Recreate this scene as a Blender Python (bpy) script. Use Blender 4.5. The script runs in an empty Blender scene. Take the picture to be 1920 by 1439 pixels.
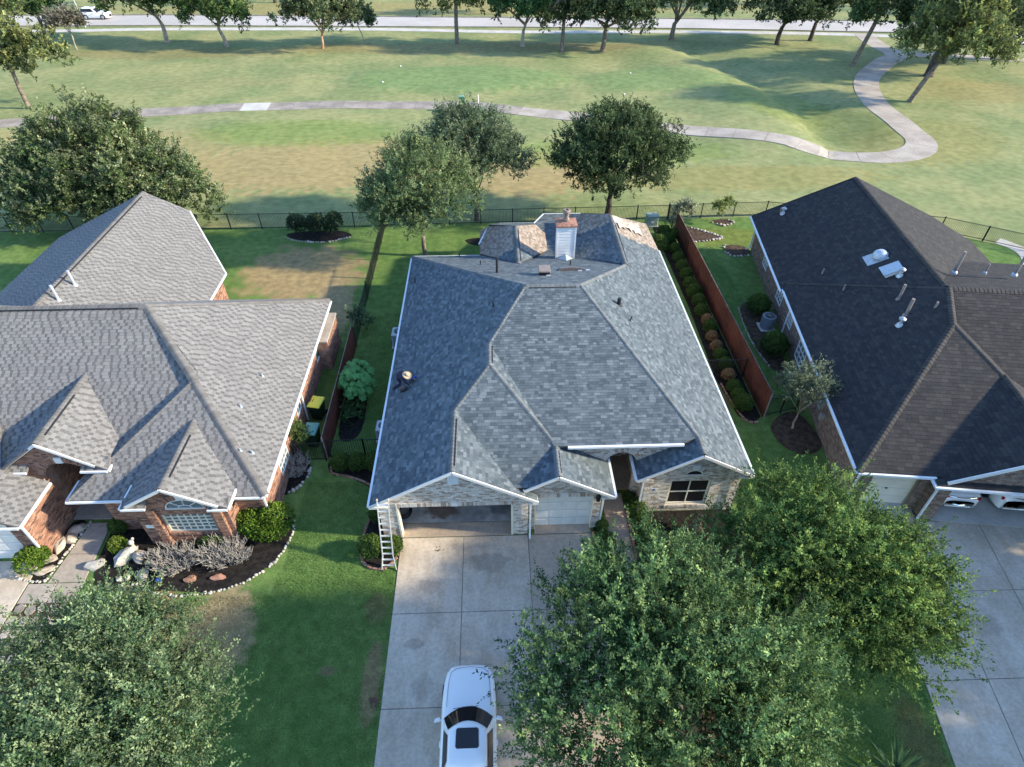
import bpy, bmesh, math, random
import numpy as np
from mathutils import Vector, Matrix, noise
from mathutils.geometry import tessellate_polygon

random.seed(7)
S = bpy.context.scene
C = S.collection
R = math.radians

# ------------------------------------------------------------------ camera
cam_d = bpy.data.cameras.new('camera')
cam_d.sensor_width = 36.0
cam_d.lens = 36.0 * 1160.0 / 1920.0
cam_d.clip_end = 2000.0
cam = bpy.data.objects.new('camera', cam_d)
C.objects.link(cam)
CAM = Vector((0, 0, 22.8))
cam.location = CAM
cam.rotation_euler = (R(90 - 41.23), 0, R(-1.9))
S.camera = cam

# ------------------------------------------------------------------ sky, sun, exposure
SUN_EL, SUN_AZ = 24.0, -7.0          # azimuth measured from +X towards +Y
W = bpy.data.worlds.new('World')
S.world = W
W.use_nodes = True
wn = W.node_tree
bg = wn.nodes['Background']
sky = wn.nodes.new('ShaderNodeTexSky')
sky.sky_type = 'NISHITA'
sky.sun_disc = False
sky.sun_elevation = R(SUN_EL)
sky.sun_rotation = R(90 - SUN_AZ)    # Blender: 0 = +Y, clockwise
sky.air_density = 1.0
sky.dust_density = 0.3
sky.ozone_density = 3.2
wn.links.new(sky.outputs[0], bg.inputs[0])
bg.inputs[1].default_value = 0.125
sun_d = bpy.data.lights.new('sun', 'SUN')
sun_d.energy = 2.7
sun_d.angle = R(2.0)
sun_d.color = (1.0, 0.86, 0.62)
sun = bpy.data.objects.new('sun', sun_d)
C.objects.link(sun)
sd = Vector((math.cos(R(SUN_EL)) * math.cos(R(SUN_AZ)), math.cos(R(SUN_EL)) * math.sin(R(SUN_AZ)), math.sin(R(SUN_EL))))
sun.rotation_euler = sd.to_track_quat('Z', 'Y').to_euler()
sun.location = (60, -8, 40)
S.render.engine = 'CYCLES'
S.view_settings.view_transform = 'Standard'
S.view_settings.look = 'None'
S.view_settings.exposure = 1.92
S.view_settings.gamma = 1.0

# ------------------------------------------------------------------ materials
MATS = {}


def M(name, col, rough=.85, col2=None, mscale=.5, mdetail=4, var=.12, vscale=6., bump=0., bscale=60., attr=False,
      spec=.3, metal=0., trans=0., coat=0., masks=(), mcontrast=(.35, .65), alpha=1., fine=None):
    if name in MATS:
        return MATS[name]
    m = bpy.data.materials.new(name)
    m.use_nodes = True
    nt = m.node_tree
    N, L = nt.nodes, nt.links
    b = N['Principled BSDF']
    b.inputs['Roughness'].default_value = rough
    b.inputs['Specular IOR Level'].default_value = spec
    b.inputs['Metallic'].default_value = metal
    b.inputs['Coat Weight'].default_value = coat
    geo = N.new('ShaderNodeNewGeometry')

    def ns(scale, detail=4, stretch=None):
        n = N.new('ShaderNodeTexNoise')
        n.inputs['Scale'].default_value = scale
        n.inputs['Detail'].default_value = detail
        if stretch:
            mp = N.new('ShaderNodeMapping')
            mp.inputs['Scale'].default_value = stretch
            L.new(geo.outputs['Position'], mp.inputs[0])
            L.new(mp.outputs[0], n.inputs['Vector'])
        else:
            L.new(geo.outputs['Position'], n.inputs['Vector'])
        return n.outputs['Fac']

    def remap(sock, lo, hi, a=0., c=1.):
        r = N.new('ShaderNodeMapRange')
        r.interpolation_type = 'SMOOTHSTEP'
        r.inputs[1].default_value = lo
        r.inputs[2].default_value = hi
        r.inputs[3].default_value = a
        r.inputs[4].default_value = c
        L.new(sock, r.inputs[0])
        return r.outputs[0]

    def mix(fac, a, c, mode='MIX'):
        x = N.new('ShaderNodeMix')
        x.data_type = 'RGBA'
        x.blend_type = mode
        for s, v in ((x.inputs[0], fac), (x.inputs[6], a), (x.inputs[7], c)):
            if isinstance(v, (int, float)):
                s.default_value = v
            elif isinstance(v, tuple):
                s.default_value = (*v, 1) if len(v) == 3 else v
            else:
                L.new(v, s)
        return x.outputs[2]

    def math_(op, a, c=None):
        x = N.new('ShaderNodeMath')
        x.operation = op
        for s, v in zip(x.inputs, (a, c)):
            if v is None:
                continue
            if isinstance(v, (int, float)):
                s.default_value = v
            else:
                L.new(v, s)
        return x.outputs[0]

    cur = col
    if attr:
        at = N.new('ShaderNodeAttribute')
        at.attribute_name = 'tint'
        cur = at.outputs['Color']
    if col2 is not None:
        cur = mix(remap(ns(mscale, mdetail), *mcontrast), cur, col2)
    for mk in masks:                       # patches with their own outline: (cx, cy, rx, ry, angle, colour, strength)
        cx, cy, rx, ry, ang, mc, st = mk
        mp = N.new('ShaderNodeMapping')
        mp.vector_type = 'TEXTURE'
        mp.inputs['Location'].default_value = (cx, cy, 0)
        mp.inputs['Rotation'].default_value = (0, 0, R(ang))
        mp.inputs['Scale'].default_value = (rx, ry, 1e6)
        L.new(geo.outputs['Position'], mp.inputs[0])
        ln = N.new('ShaderNodeVectorMath')
        ln.operation = 'LENGTH'
        L.new(mp.outputs[0], ln.inputs[0])
        d = math_('ADD', ln.outputs['Value'], math_('MULTIPLY', math_('SUBTRACT', ns(1.1 if rx > 1.5 else 3., 5), .5), 1.3))
        cur = mix(remap(d, .75, 1.15, st, 0.), cur, mc)
    if fine:
        cur = mix(remap(ns(fine[0], 3, fine[2] if len(fine) > 2 else None), .35, .65), cur, fine[1], 'MULTIPLY')
    if var:
        v = remap(ns(vscale, 5), .25, .75, 1 - var, 1 + var)
        cc = N.new('ShaderNodeCombineColor')
        for i in range(3):
            L.new(v, cc.inputs[i])
        cur = mix(1., cur, cc.outputs[0], 'MULTIPLY')
    if isinstance(cur, tuple):
        b.inputs['Base Color'].default_value = (*cur, 1)
    else:
        L.new(cur, b.inputs['Base Color'])
    if bump:
        bp = N.new('ShaderNodeBump')
        bp.inputs['Strength'].default_value = bump
        bp.inputs['Distance'].default_value = .02
        L.new(ns(bscale, 4), bp.inputs['Height'])
        L.new(bp.outputs[0], b.inputs['Normal'])
    if trans:
        tr = N.new('ShaderNodeBsdfTranslucent')
        if isinstance(cur, tuple):
            tr.inputs[0].default_value = (*cur, 1)
        else:
            L.new(cur, tr.inputs[0])
        mx = N.new('ShaderNodeMixShader')
        mx.inputs[0].default_value = trans
        L.new(b.outputs[0], mx.inputs[1])
        L.new(tr.outputs[0], mx.inputs[2])
        L.new(mx.outputs[0], N['Material Output'].inputs[0])
    MATS[name] = m
    return m


LAWN_PATCH = [
    (-13.4, 38.4, 4.4, 3.8, 0, (.36, .27, .14), .95), (-10.6, 34.0, 1.4, 3.4, 8, (.35, .27, .15), .9), (-10.7, 29.3, .6, 1.3, 0, (.27, .19, .10), .6),
    (-10.8, 12.0, 1.3, 2.1, 12, (.37, .30, .17), .95), (-13.9, 13.5, 1.0, .6, 0, (.30, .19, .09), .9), (-13.2, 11.6, 2.2, 1.6, 0, (.34, .28, .16), .85),
    (-4.75, 9.9, .35, 1.6, 0, (.33, .25, .14), .75), (-4.9, 12.7, .5, .7, 0, (.22, .17, .09), .45), (-6.4, 10.3, .35, .2, 0, (.28, .22, .13), .6),
    (-22.5, 29.5, 1.6, 2.4, 0, (.27, .21, .11), .7), (17.6, 42.6, 3.5, 1.5, 0, (.17, .20, .045), .7), (12.3, 25.2, .35, 2.2, 0, (.19, .13, .07), .5),
    (13.9, 6.4, .7, 2.6, -8, (.20, .18, .08), .6)]
GOLF_PATCH = [
    (-15, 58, 17, 6.5, 4, (.34, .26, .13), .8), (-36, 61, 12, 7, 0, (.33, .27, .13), .7), (2.5, 55.5, 8, 5.5, 0, (.35, .26, .13), .8), (-58, 64, 12, 5, 0, (.33, .27, .13), .7), (22, 53.5, 14, 3.0, 0, (.28, .24, .09), .55),
    (44, 62, 9, 6, 20, (.25, .23, .08), .5), (60, 78, 9, 5, 0, (.27, .23, .10), .6), (-3, 101, 30, 3.2, 0, (.24, .19, .09), .6), (-45, 99, 20, 3, 0, (.22, .18, .08), .5),
    (-35, 84, 12, 2.2, 0, (.26, .25, .12), .45), (-20, 66, 11, 4, 0, (.16, .24, .055), .5), (12, 60, 12, 4, 0, (.18, .25, .06), .5), (33, 74, 5, 8, 25, (.21, .25, .075), .6),
    (-4.2, 85, 14.5, 6.0, 0, (.155, .238, .095), .8), (20.5, 84, 9.5, 5.5, 0, (.16, .238, .095), .7), (38, 68, 5, 6, 0, (.12, .15, .05), .45), (-10, 130, 60, 7, 0, (.30, .24, .10), .6)]
m_lawn = M('lawn grass', (.115, .205, .055), .95, (.16, .245, .072), .35, 5, .22, 2.2, .6, 90, masks=LAWN_PATCH, spec=.1, fine=(28, (.62, .62, .6)))
m_golf = M('golf turf', (.195, .235, .105), .95, (.28, .285, .135), .16, 6, .16, 1.3, .5, 60, masks=GOLF_PATCH, spec=.1, fine=(3.5, (.84, .86, .80), (.35, 1.6, 1)))
m_conc = M('driveway concrete', (.55, .48, .40), .85, (.46, .395, .32), .45, 6, .12, 9, .15, 120, spec=.2, fine=(2.2, (.88, .86, .83), (1, .35, 1)), masks=[(-2.9, 13.6, .5, .35, 0, (.24, .2, .16), .4), (-.4, 14.6, .8, .5, 0, (.25, .21, .17), .45), (-3.3, 11.2, .35, .25, 0, (.22, .18, .15), .45), (.4, 11.0, .6, .9, 0, (.48, .44, .39), .5), (-2.9, 9.6, .4, .5, 0, (.26, .22, .18), .3), (18.6, 11.2, .7, .5, 0, (.3, .26, .22), .4)])
m_conc_old = M('path concrete', (.40, .355, .31), .9, (.31, .27, .23), .5, 5, .12, 6, .15, 80)
m_conc_dk = M('stained path concrete', (.32, .28, .25), .9, (.22, .195, .17), .6, 5, .14, 5, .15, 80)
m_conc_lt = M('new path concrete', (.50, .48, .45), .85, (.42, .40, .37), .6, 5, .08, 5)
m_road = M('road concrete', (.47, .44, .42), .85, (.40, .375, .355), .12, 5, .06, 2, fine=(1., (.93, .93, .93), (.2, 2., 1)))
m_joint = M('joint filler', (.13, .115, .105), .95, (.20, .18, .165), 2., 5)
m_kerb = M('kerb concrete', (.30, .27, .24), .9, (.22, .2, .18), .8)
m_garfloor = M('garage floor', (.50, .49, .47), .7, (.33, .32, .31), .8, 5, .15, 4, masks=[(-2.6, 17.4, .75, .5, 0, (.16, .10, .07), .8), (.0, 17.6, .6, .5, 0, (.12, .12, .12), .6)])
m_mulch = M('mulch', (.015, .0135, .013), 1., (.028, .025, .023), 5, 6, .4, 30, 1., 60, spec=.1)
m_mulch_br = M('brown mulch', (.10, .07, .05), 1., (.05, .035, .028), 4, 6, .4, 30, 1., 60, spec=.1)
m_white = M('white paint', (.66, .66, .65), .5, var=.05, vscale=3)
m_cream = M('cream paint', (.70, .66, .56), .55, var=.05, vscale=3)
m_gutter = M('gutter paint', (.70, .74, .78), .4, var=.06, vscale=4)
m_shingle = M('shingles', (.2, .2, .2), .92, attr=True, var=.14, vscale=22, bump=.35, bscale=160, spec=.2, fine=(1.1, (.92, .92, .93)))
m_under = M('roof underlay', (.06, .06, .065), .95)
m_under_l = M('roof underlay tan', (.14, .13, .13), .95)
m_brick = M('bricks', (.3, .2, .15), .9, attr=True, var=.2, vscale=14, bump=.3, bscale=90, spec=.2)
m_mortar_w = M('pale mortar', (.58, .54, .49), .95, var=.12, vscale=12)
m_mortar_r = M('grey mortar', (.34, .27, .22), .95, var=.15, vscale=12)
m_mortar_b = M('brown mortar', (.24, .20, .17), .95, var=.15, vscale=12)
m_glass = M('dark glass', (.012, .012, .016), .08, var=0, spec=.6)
m_glass_b = M('window glass', (.10, .15, .17), .08, var=.1, vscale=2, spec=.7)
m_screen = M('dark window screen', (.012, .010, .012), .6, var=.15, vscale=8)
m_dark = M('dark interior', (.05, .048, .045), .9)
m_drywall = M('garage drywall', (.45, .43, .40), .9)
m_door_wood = M('dark door wood', (.05, .03, .022), .4)
m_carpaint = M('white car paint', (.82, .83, .84), .25, var=0, spec=.5, coat=.6)
m_chrome = M('chrome', (.75, .75, .77), .15, var=0, metal=1.)
m_rubber = M('black rubber', (.02, .02, .021), .8, var=0)
m_rim = M('wheel alloy', (.5, .5, .52), .35, var=0, metal=.8)
m_plastic = M('black plastic', (.025, .025, .027), .5, var=0)
m_red = M('red lamp lens', (.35, .01, .015), .15, var=0)
m_lamp = M('clear lamp lens', (.6, .62, .65), .1, var=0, spec=.6)
m_metal = M('galvanised metal', (.42, .45, .48), .4, var=.1, metal=.4)
m_alu = M('aluminium', (.62, .66, .70), .35, var=.05, metal=.5)
m_ac = M('condenser grey', (.20, .23, .27), .5, var=.1)
m_iron = M('black iron', (.016, .018, .018), .5, var=.1)
m_fence = M('brown fence stain', (.115, .034, .020), .85, (.075, .024, .015), .9, 5, .25, 4, .3, 50, fine=(3, (.75, .75, .75), (8, 8, .6)))
m_fence_w = M('weathered fence wood', (.16, .15, .15), .9, (.24, .23, .22), 1.2, 5, .2, 5)
m_bark = M('bark', (.12, .095, .075), .95, (.20, .165, .135), 3, 5, .3, 8, .8, 25)
m_bark_d = M('dark bark', (.045, .035, .03), .95, (.08, .065, .055), 3, 5, .3, 8, .8, 25)
m_bark_p = M('pale bark', (.34, .30, .25), .95, (.24, .2, .16), 3, 5, .2, 8, .5, 25)
m_bark_r = M('reddish bark', (.30, .15, .09), .95, (.40, .26, .18), 3, 5, .2, 8, .5, 25)
m_leaf = M('leaves', (.06, .12, .03), .65, attr=True, var=.12, vscale=.8, trans=.32, spec=.12)
m_twig_grey = M('dead twigs', (.25, .24, .23), .9, (.33, .31, .29), 6, 4, .2, 9)
m_rust = M('rusty chimney cap', (.22, .105, .075), .75, (.30, .17, .13), 5, 4, .2, 9)
m_flue = M('weathered flue metal', (.17, .125, .105), .7, (.26, .20, .17), 9, 4, .2, 9)
m_pipe_b = M('black vent pipe', (.02, .022, .028), .6)
m_pipe_g = M('grey vent pipe', (.22, .185, .17), .7, var=.15)
m_lead = M('lead flashing', (.42, .48, .54), .4, var=.12, metal=.3)
m_felt = M('old roofing felt', (.50, .44, .39), .95, (.30, .25, .21), 1.6, 6, .25, 6, .8, 20)
m_rock = M('pale limestone', (.46, .41, .35), .95, (.33, .28, .23), 2, 6, .2, 6, .8, 12)
m_rock_w = M('white stone', (.52, .49, .45), .95, (.36, .33, .30), 5, 5, .15, 9, .5, 20)
m_rock_g = M('grey limestone', (.40, .39, .37), .95, (.27, .26, .25), 2, 6, .2, 6, .8, 12)
m_rock_p = M('pink stone', (.36, .19, .14), .95, (.25, .14, .10), 4, 5, .2, 9, .6, 16)
m_brickedge = M('edging brick', (.24, .13, .10), .95, (.33, .22, .17), 3, 5, .2, 9, .5, 20)
m_straw = M('straw hat', (.46, .36, .24), .9, var=.1, vscale=20)
m_cloth = M('navy cloth', (.030, .028, .055), .95, var=.2, vscale=9)
m_jean = M('dark trousers', (.045, .04, .065), .95, var=.2, vscale=9)
m_skin = M('skin', (.33, .18, .12), .6, var=.05)
m_blue = M('blue tool plastic', (.02, .07, .42), .4, var=.05)
m_green_d = M('dark green plastic', (.012, .03, .02), .45)
m_teal = M('teal bin lid', (.14, .34, .29), .45, var=.05)
m_yellow = M('yellow bin lid', (.78, .72, .10), .45, var=.05)
m_utility = M('utility box green', (.20, .27, .24), .5)
m_clay = M('dark clay', (.05, .035, .032), .7, (.09, .06, .05), 4)
m_signgreen = M('green painted metal', (.015, .16, .09), .45)

# ------------------------------------------------------------------ helpers


def link(name, me, mat=None, parent=None, smooth=False):
    o = bpy.data.objects.new(name, me)
    C.objects.link(o)
    if mat is not None:
        for mm in (mat if isinstance(mat, (list, tuple)) else [mat]):
            me.materials.append(mm)
    if parent is not None:
        setp(o, parent)
    if smooth:
        me.polygons.foreach_set('use_smooth', [True] * len(me.polygons))
    return o


def setp(o, p):
    o.parent = p
    o.matrix_parent_inverse = wm(p).inverted()


def wm(o):
    m = o.matrix_basis.copy()
    if o.parent:
        m = wm(o.parent) @ o.matrix_parent_inverse @ m
    return m


def tag(o, label=None, cat=None, group=None, kind=None):
    if label:
        o['label'] = label
    if cat:
        o['category'] = cat
    if group:
        o['group'] = group
    if kind:
        o['kind'] = kind
    return o


def empty(name, loc, label=None, cat=None, group=None, rz=0):
    o = bpy.data.objects.new(name, None)
    o.empty_display_size = .2
    C.objects.link(o)
    o.location = loc
    o.rotation_euler.z = rz
    return tag(o, label, cat, group)


class MB:
    def __init__(s):
        s.v, s.f, s.c, s.m = [], [], [], []
        s.col = (1, 1, 1)

    def add(s, vs, fs, mi=0):
        n = len(s.v)
        s.v += [tuple(p) for p in vs]
        s.f += [tuple(i + n for i in f) for f in fs]
        s.c += [s.col] * len(vs)
        s.m += [mi] * len(fs)
        return s

    def box(s, x0, x1, y0, y1, z0, z1, mi=0):
        return s.add([(x0, y0, z0), (x1, y0, z0), (x1, y1, z0), (x0, y1, z0), (x0, y0, z1), (x1, y0, z1), (x1, y1, z1), (x0, y1, z1)],
                     [(3, 2, 1, 0), (4, 5, 6, 7), (0, 1, 5, 4), (1, 2, 6, 5), (2, 3, 7, 6), (3, 0, 4, 7)], mi)

    def bbox(s, x0, x1, y0, y1, z0, z1, b=.02, mi=0):
        """box with chamfered vertical and top edges"""
        def ring(z, i):
            return [(x0 + i + b, y0 + i, z), (x1 - i - b, y0 + i, z), (x1 - i, y0 + i + b, z), (x1 - i, y1 - i - b, z),
                    (x1 - i - b, y1 - i, z), (x0 + i + b, y1 - i, z), (x0 + i, y1 - i - b, z), (x0 + i, y0 + i + b, z)]
        vs = ring(z0, 0) + ring(z1 - b, 0) + ring(z1, b * .7)
        fs = [tuple(range(7, -1, -1)), tuple(range(16, 24))]
        for k in (0, 8):
            for i in range(8):
                j = (i + 1) % 8
                fs.append((k + i, k + j, k + 8 + j, k + 8 + i))
        return s.add(vs, fs, mi)

    def bar(s, p0, p1, w, h, up=(0, 0, 1), mi=0, oz=0.):
        """box along p0-p1, w wide sideways, h high"""
        p0, p1 = Vector(p0), Vector(p1)
        d = (p1 - p0).normalized()
        u = Vector(up)
        if abs(d.dot(u)) > .95:
            u = Vector((0, 1, 0))
        sx = d.cross(u).normalized()
        u = sx.cross(d).normalized()
        a, c = sx * w / 2, u * h / 2
        p0, p1 = p0 + u * oz, p1 + u * oz
        return s.add([p0 - a - c, p0 + a - c, p0 + a + c, p0 - a + c, p1 - a - c, p1 + a - c, p1 + a + c, p1 - a + c],
                     [(0, 1, 2, 3), (7, 6, 5, 4), (0, 4, 5, 1), (1, 5, 6, 2), (2, 6, 7, 3), (3, 7, 4, 0)], mi)

    def tube(s, pts, rad, n=8, cap=True, mi=0):
        pts = [Vector(p) for p in pts]
        if isinstance(rad, (int, float)):
            rad = [rad] * len(pts)
        vs, fs = [], []
        for i, p in enumerate(pts):
            a = pts[max(0, i - 1)]
            b = pts[min(len(pts) - 1, i + 1)]
            d = (b - a).normalized()
            ref = Vector((0, 0, 1)) if abs(d.z) < .9 else Vector((1, 0, 0))
            x = d.cross(ref).normalized()
            y = d.cross(x)
            for k in range(n):
                t = 2 * math.pi * k / n
                vs.append(p + (x * math.cos(t) + y * math.sin(t)) * rad[i])
        for i in range(len(pts) - 1):
            for k in range(n):
                j = (k + 1) % n
                fs.append((i * n + k, (i + 1) * n + k, (i + 1) * n + j, i * n + j))
        if cap:
            fs.append(tuple(range(n)))
            fs.append(tuple(range(len(vs) - 1, len(vs) - n - 1, -1)))
        return s.add(vs, fs, mi)

    def lathe(s, prof, cx, cy, n=16, mi=0):
        vs, fs = [], []
        for r, z in prof:
            for k in range(n):
                t = 2 * math.pi * k / n
                vs.append((cx + r * math.cos(t), cy + r * math.sin(t), z))
        for i in range(len(prof) - 1):
            for k in range(n):
                j = (k + 1) % n
                fs.append((i * n + k, i * n + j, (i + 1) * n + j, (i + 1) * n + k))
        fs.append(tuple(range(n - 1, -1, -1)))
        fs.append(tuple(range(len(vs) - n, len(vs))))
        return s.add(vs, fs, mi)

    def mesh(s, name):
        me = bpy.data.meshes.new(name)
        me.from_pydata(s.v, [], s.f)
        if any(s.m):
            me.polygons.foreach_set('material_index', s.m)
        a = me.attributes.new('tint', 'FLOAT_COLOR', 'POINT')
        arr = np.ones((len(s.v), 4), np.float32)
        arr[:, :3] = np.array(s.c, np.float32).reshape(-1, 3)
        a.data.foreach_set('color', arr.ravel())
        me.update()
        return me

    def build(s, name, mat, parent=None, smooth=False):
        return link(name, s.mesh(name), mat, parent, smooth)


def copy_tree(o, parent=None, label=None):
    c = o.copy()
    C.objects.link(c)
    if parent:
        c.parent = parent
    if label:
        c['label'] = label
    for ch in list(o.children):
        copy_tree(ch, c)
    return c


def clip(poly, conv):
    """Sutherland-Hodgman, conv counter-clockwise"""
    out = poly
    n = len(conv)
    for i in range(n):
        a, b = conv[i], conv[(i + 1) % n]
        ex, ey = b[0] - a[0], b[1] - a[1]
        inp, out = out, []
        if not inp:
            return []
        for k in range(len(inp)):
            p, q = inp[k - 1], inp[k]
            sp = ex * (p[1] - a[1]) - ey * (p[0] - a[0])
            sq = ex * (q[1] - a[1]) - ey * (q[0] - a[0])
            if sq >= -1e-9:
                if sp < -1e-9:
                    t = sp / (sp - sq)
                    out.append((p[0] + (q[0] - p[0]) * t, p[1] + (q[1] - p[1]) * t))
                out.append(q)
            elif sp >= -1e-9:
                t = sp / (sp - sq)
                out.append((p[0] + (q[0] - p[0]) * t, p[1] + (q[1] - p[1]) * t))
    return out


def tris_of(loops):
    vv = [[Vector((p[0], p[1], 0)) for p in lp] for lp in loops]
    flat = [p for lp in loops for p in lp]
    res = []
    for t in tessellate_polygon(vv):
        a, b, c = (flat[i] for i in t)
        ar = (b[0] - a[0]) * (c[1] - a[1]) - (b[1] - a[1]) * (c[0] - a[0])
        if abs(ar) < 1e-8:
            continue
        res.append([a, b, c] if ar > 0 else [a, c, b])
    return res


def tile_layer(mb, O, U, V, N, tris, tiles, full=None):
    """tiles: (u0, u1, v0, v1, colour, h0, h1, key); h0 height of the low edge, h1 of the high edge"""
    bbs = [(min(p[0] for p in t), max(p[0] for p in t), min(p[1] for p in t), max(p[1] for p in t)) for t in tris]
    for (u0, u1, v0, v1, col, h0, h1, key) in tiles:
        rect = [(u0, v0), (u1, v0), (u1, v1), (u0, v1)]
        for t, bb in zip(tris, bbs):
            if u1 < bb[0] or u0 > bb[1] or v1 < bb[2] or v0 > bb[3]:
                continue
            pl = clip(rect, t)
            if len(pl) < 3:
                continue
            ar = abs(sum(pl[i - 1][0] * pl[i][1] - pl[i][0] * pl[i - 1][1] for i in range(len(pl)))) / 2
            if ar < 2e-4:
                continue
            if full is not None and ar > .9999 * (u1 - u0) * (v1 - v0):
                full.append((O + U * ((u0 + u1) / 2) + V * ((v0 + v1) / 2), U, V, N, key, (u0, u1, v0, v1, col, h0, h1)))
                continue
            emit_tile(mb, O, U, V, N, pl, u0, u1, v0, v1, col, h0, h1)


def emit_tile(mb, O, U, V, N, pl, u0, u1, v0, v1, col, h0, h1):
    mb.col = col
    n = len(pl)
    top = [O + U * p[0] + V * p[1] + N * (h0 + (h1 - h0) * (p[1] - v0) / (v1 - v0)) for p in pl]
    bot = [O + U * p[0] + V * p[1] for p in pl]
    fs = [tuple(range(n))]
    for i in range(n):
        j = (i + 1) % n
        a, b = pl[i], pl[j]
        e = 1e-6
        if (abs(a[1] - v0) < e and abs(b[1] - v0) < e) or (abs(a[0] - u0) < e and abs(b[0] - u0) < e) or (abs(a[0] - u1) < e and abs(b[0] - u1) < e) or (h1 > .008 and abs(a[1] - v1) < e and abs(b[1] - v1) < e):
            fs.append((n + i, n + j, j, i))
    mb.add(top + bot, fs)


# ------------------------------------------------------------------ roofs
PAL = {
    'main': [(.068, .088, .104), (.094, .118, .136), (.120, .147, .166), (.156, .184, .203), (.081, .104, .121), (.106, .133, .152)],
    'old': [(.26, .21, .17), (.32, .265, .22), (.20, .165, .14), (.29, .25, .21), (.24, .19, .15), (.36, .31, .26)],
    'left': [(.200, .198, .196), (.185, .183, .182), (.218, .215, .212), (.112, .110, .110), (.124, .122, .121), (.136, .133, .132)],
    'right': [(.036, .036, .039), (.030, .030, .034), (.043, .042, .044), (.050, .048, .048), (.033, .033, .036), (.039, .038, .041)],
}
CAP = {'main': (.135, .15, .158), 'left': (.150, .146, .143), 'right': (.058, .054, .052)}


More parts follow.
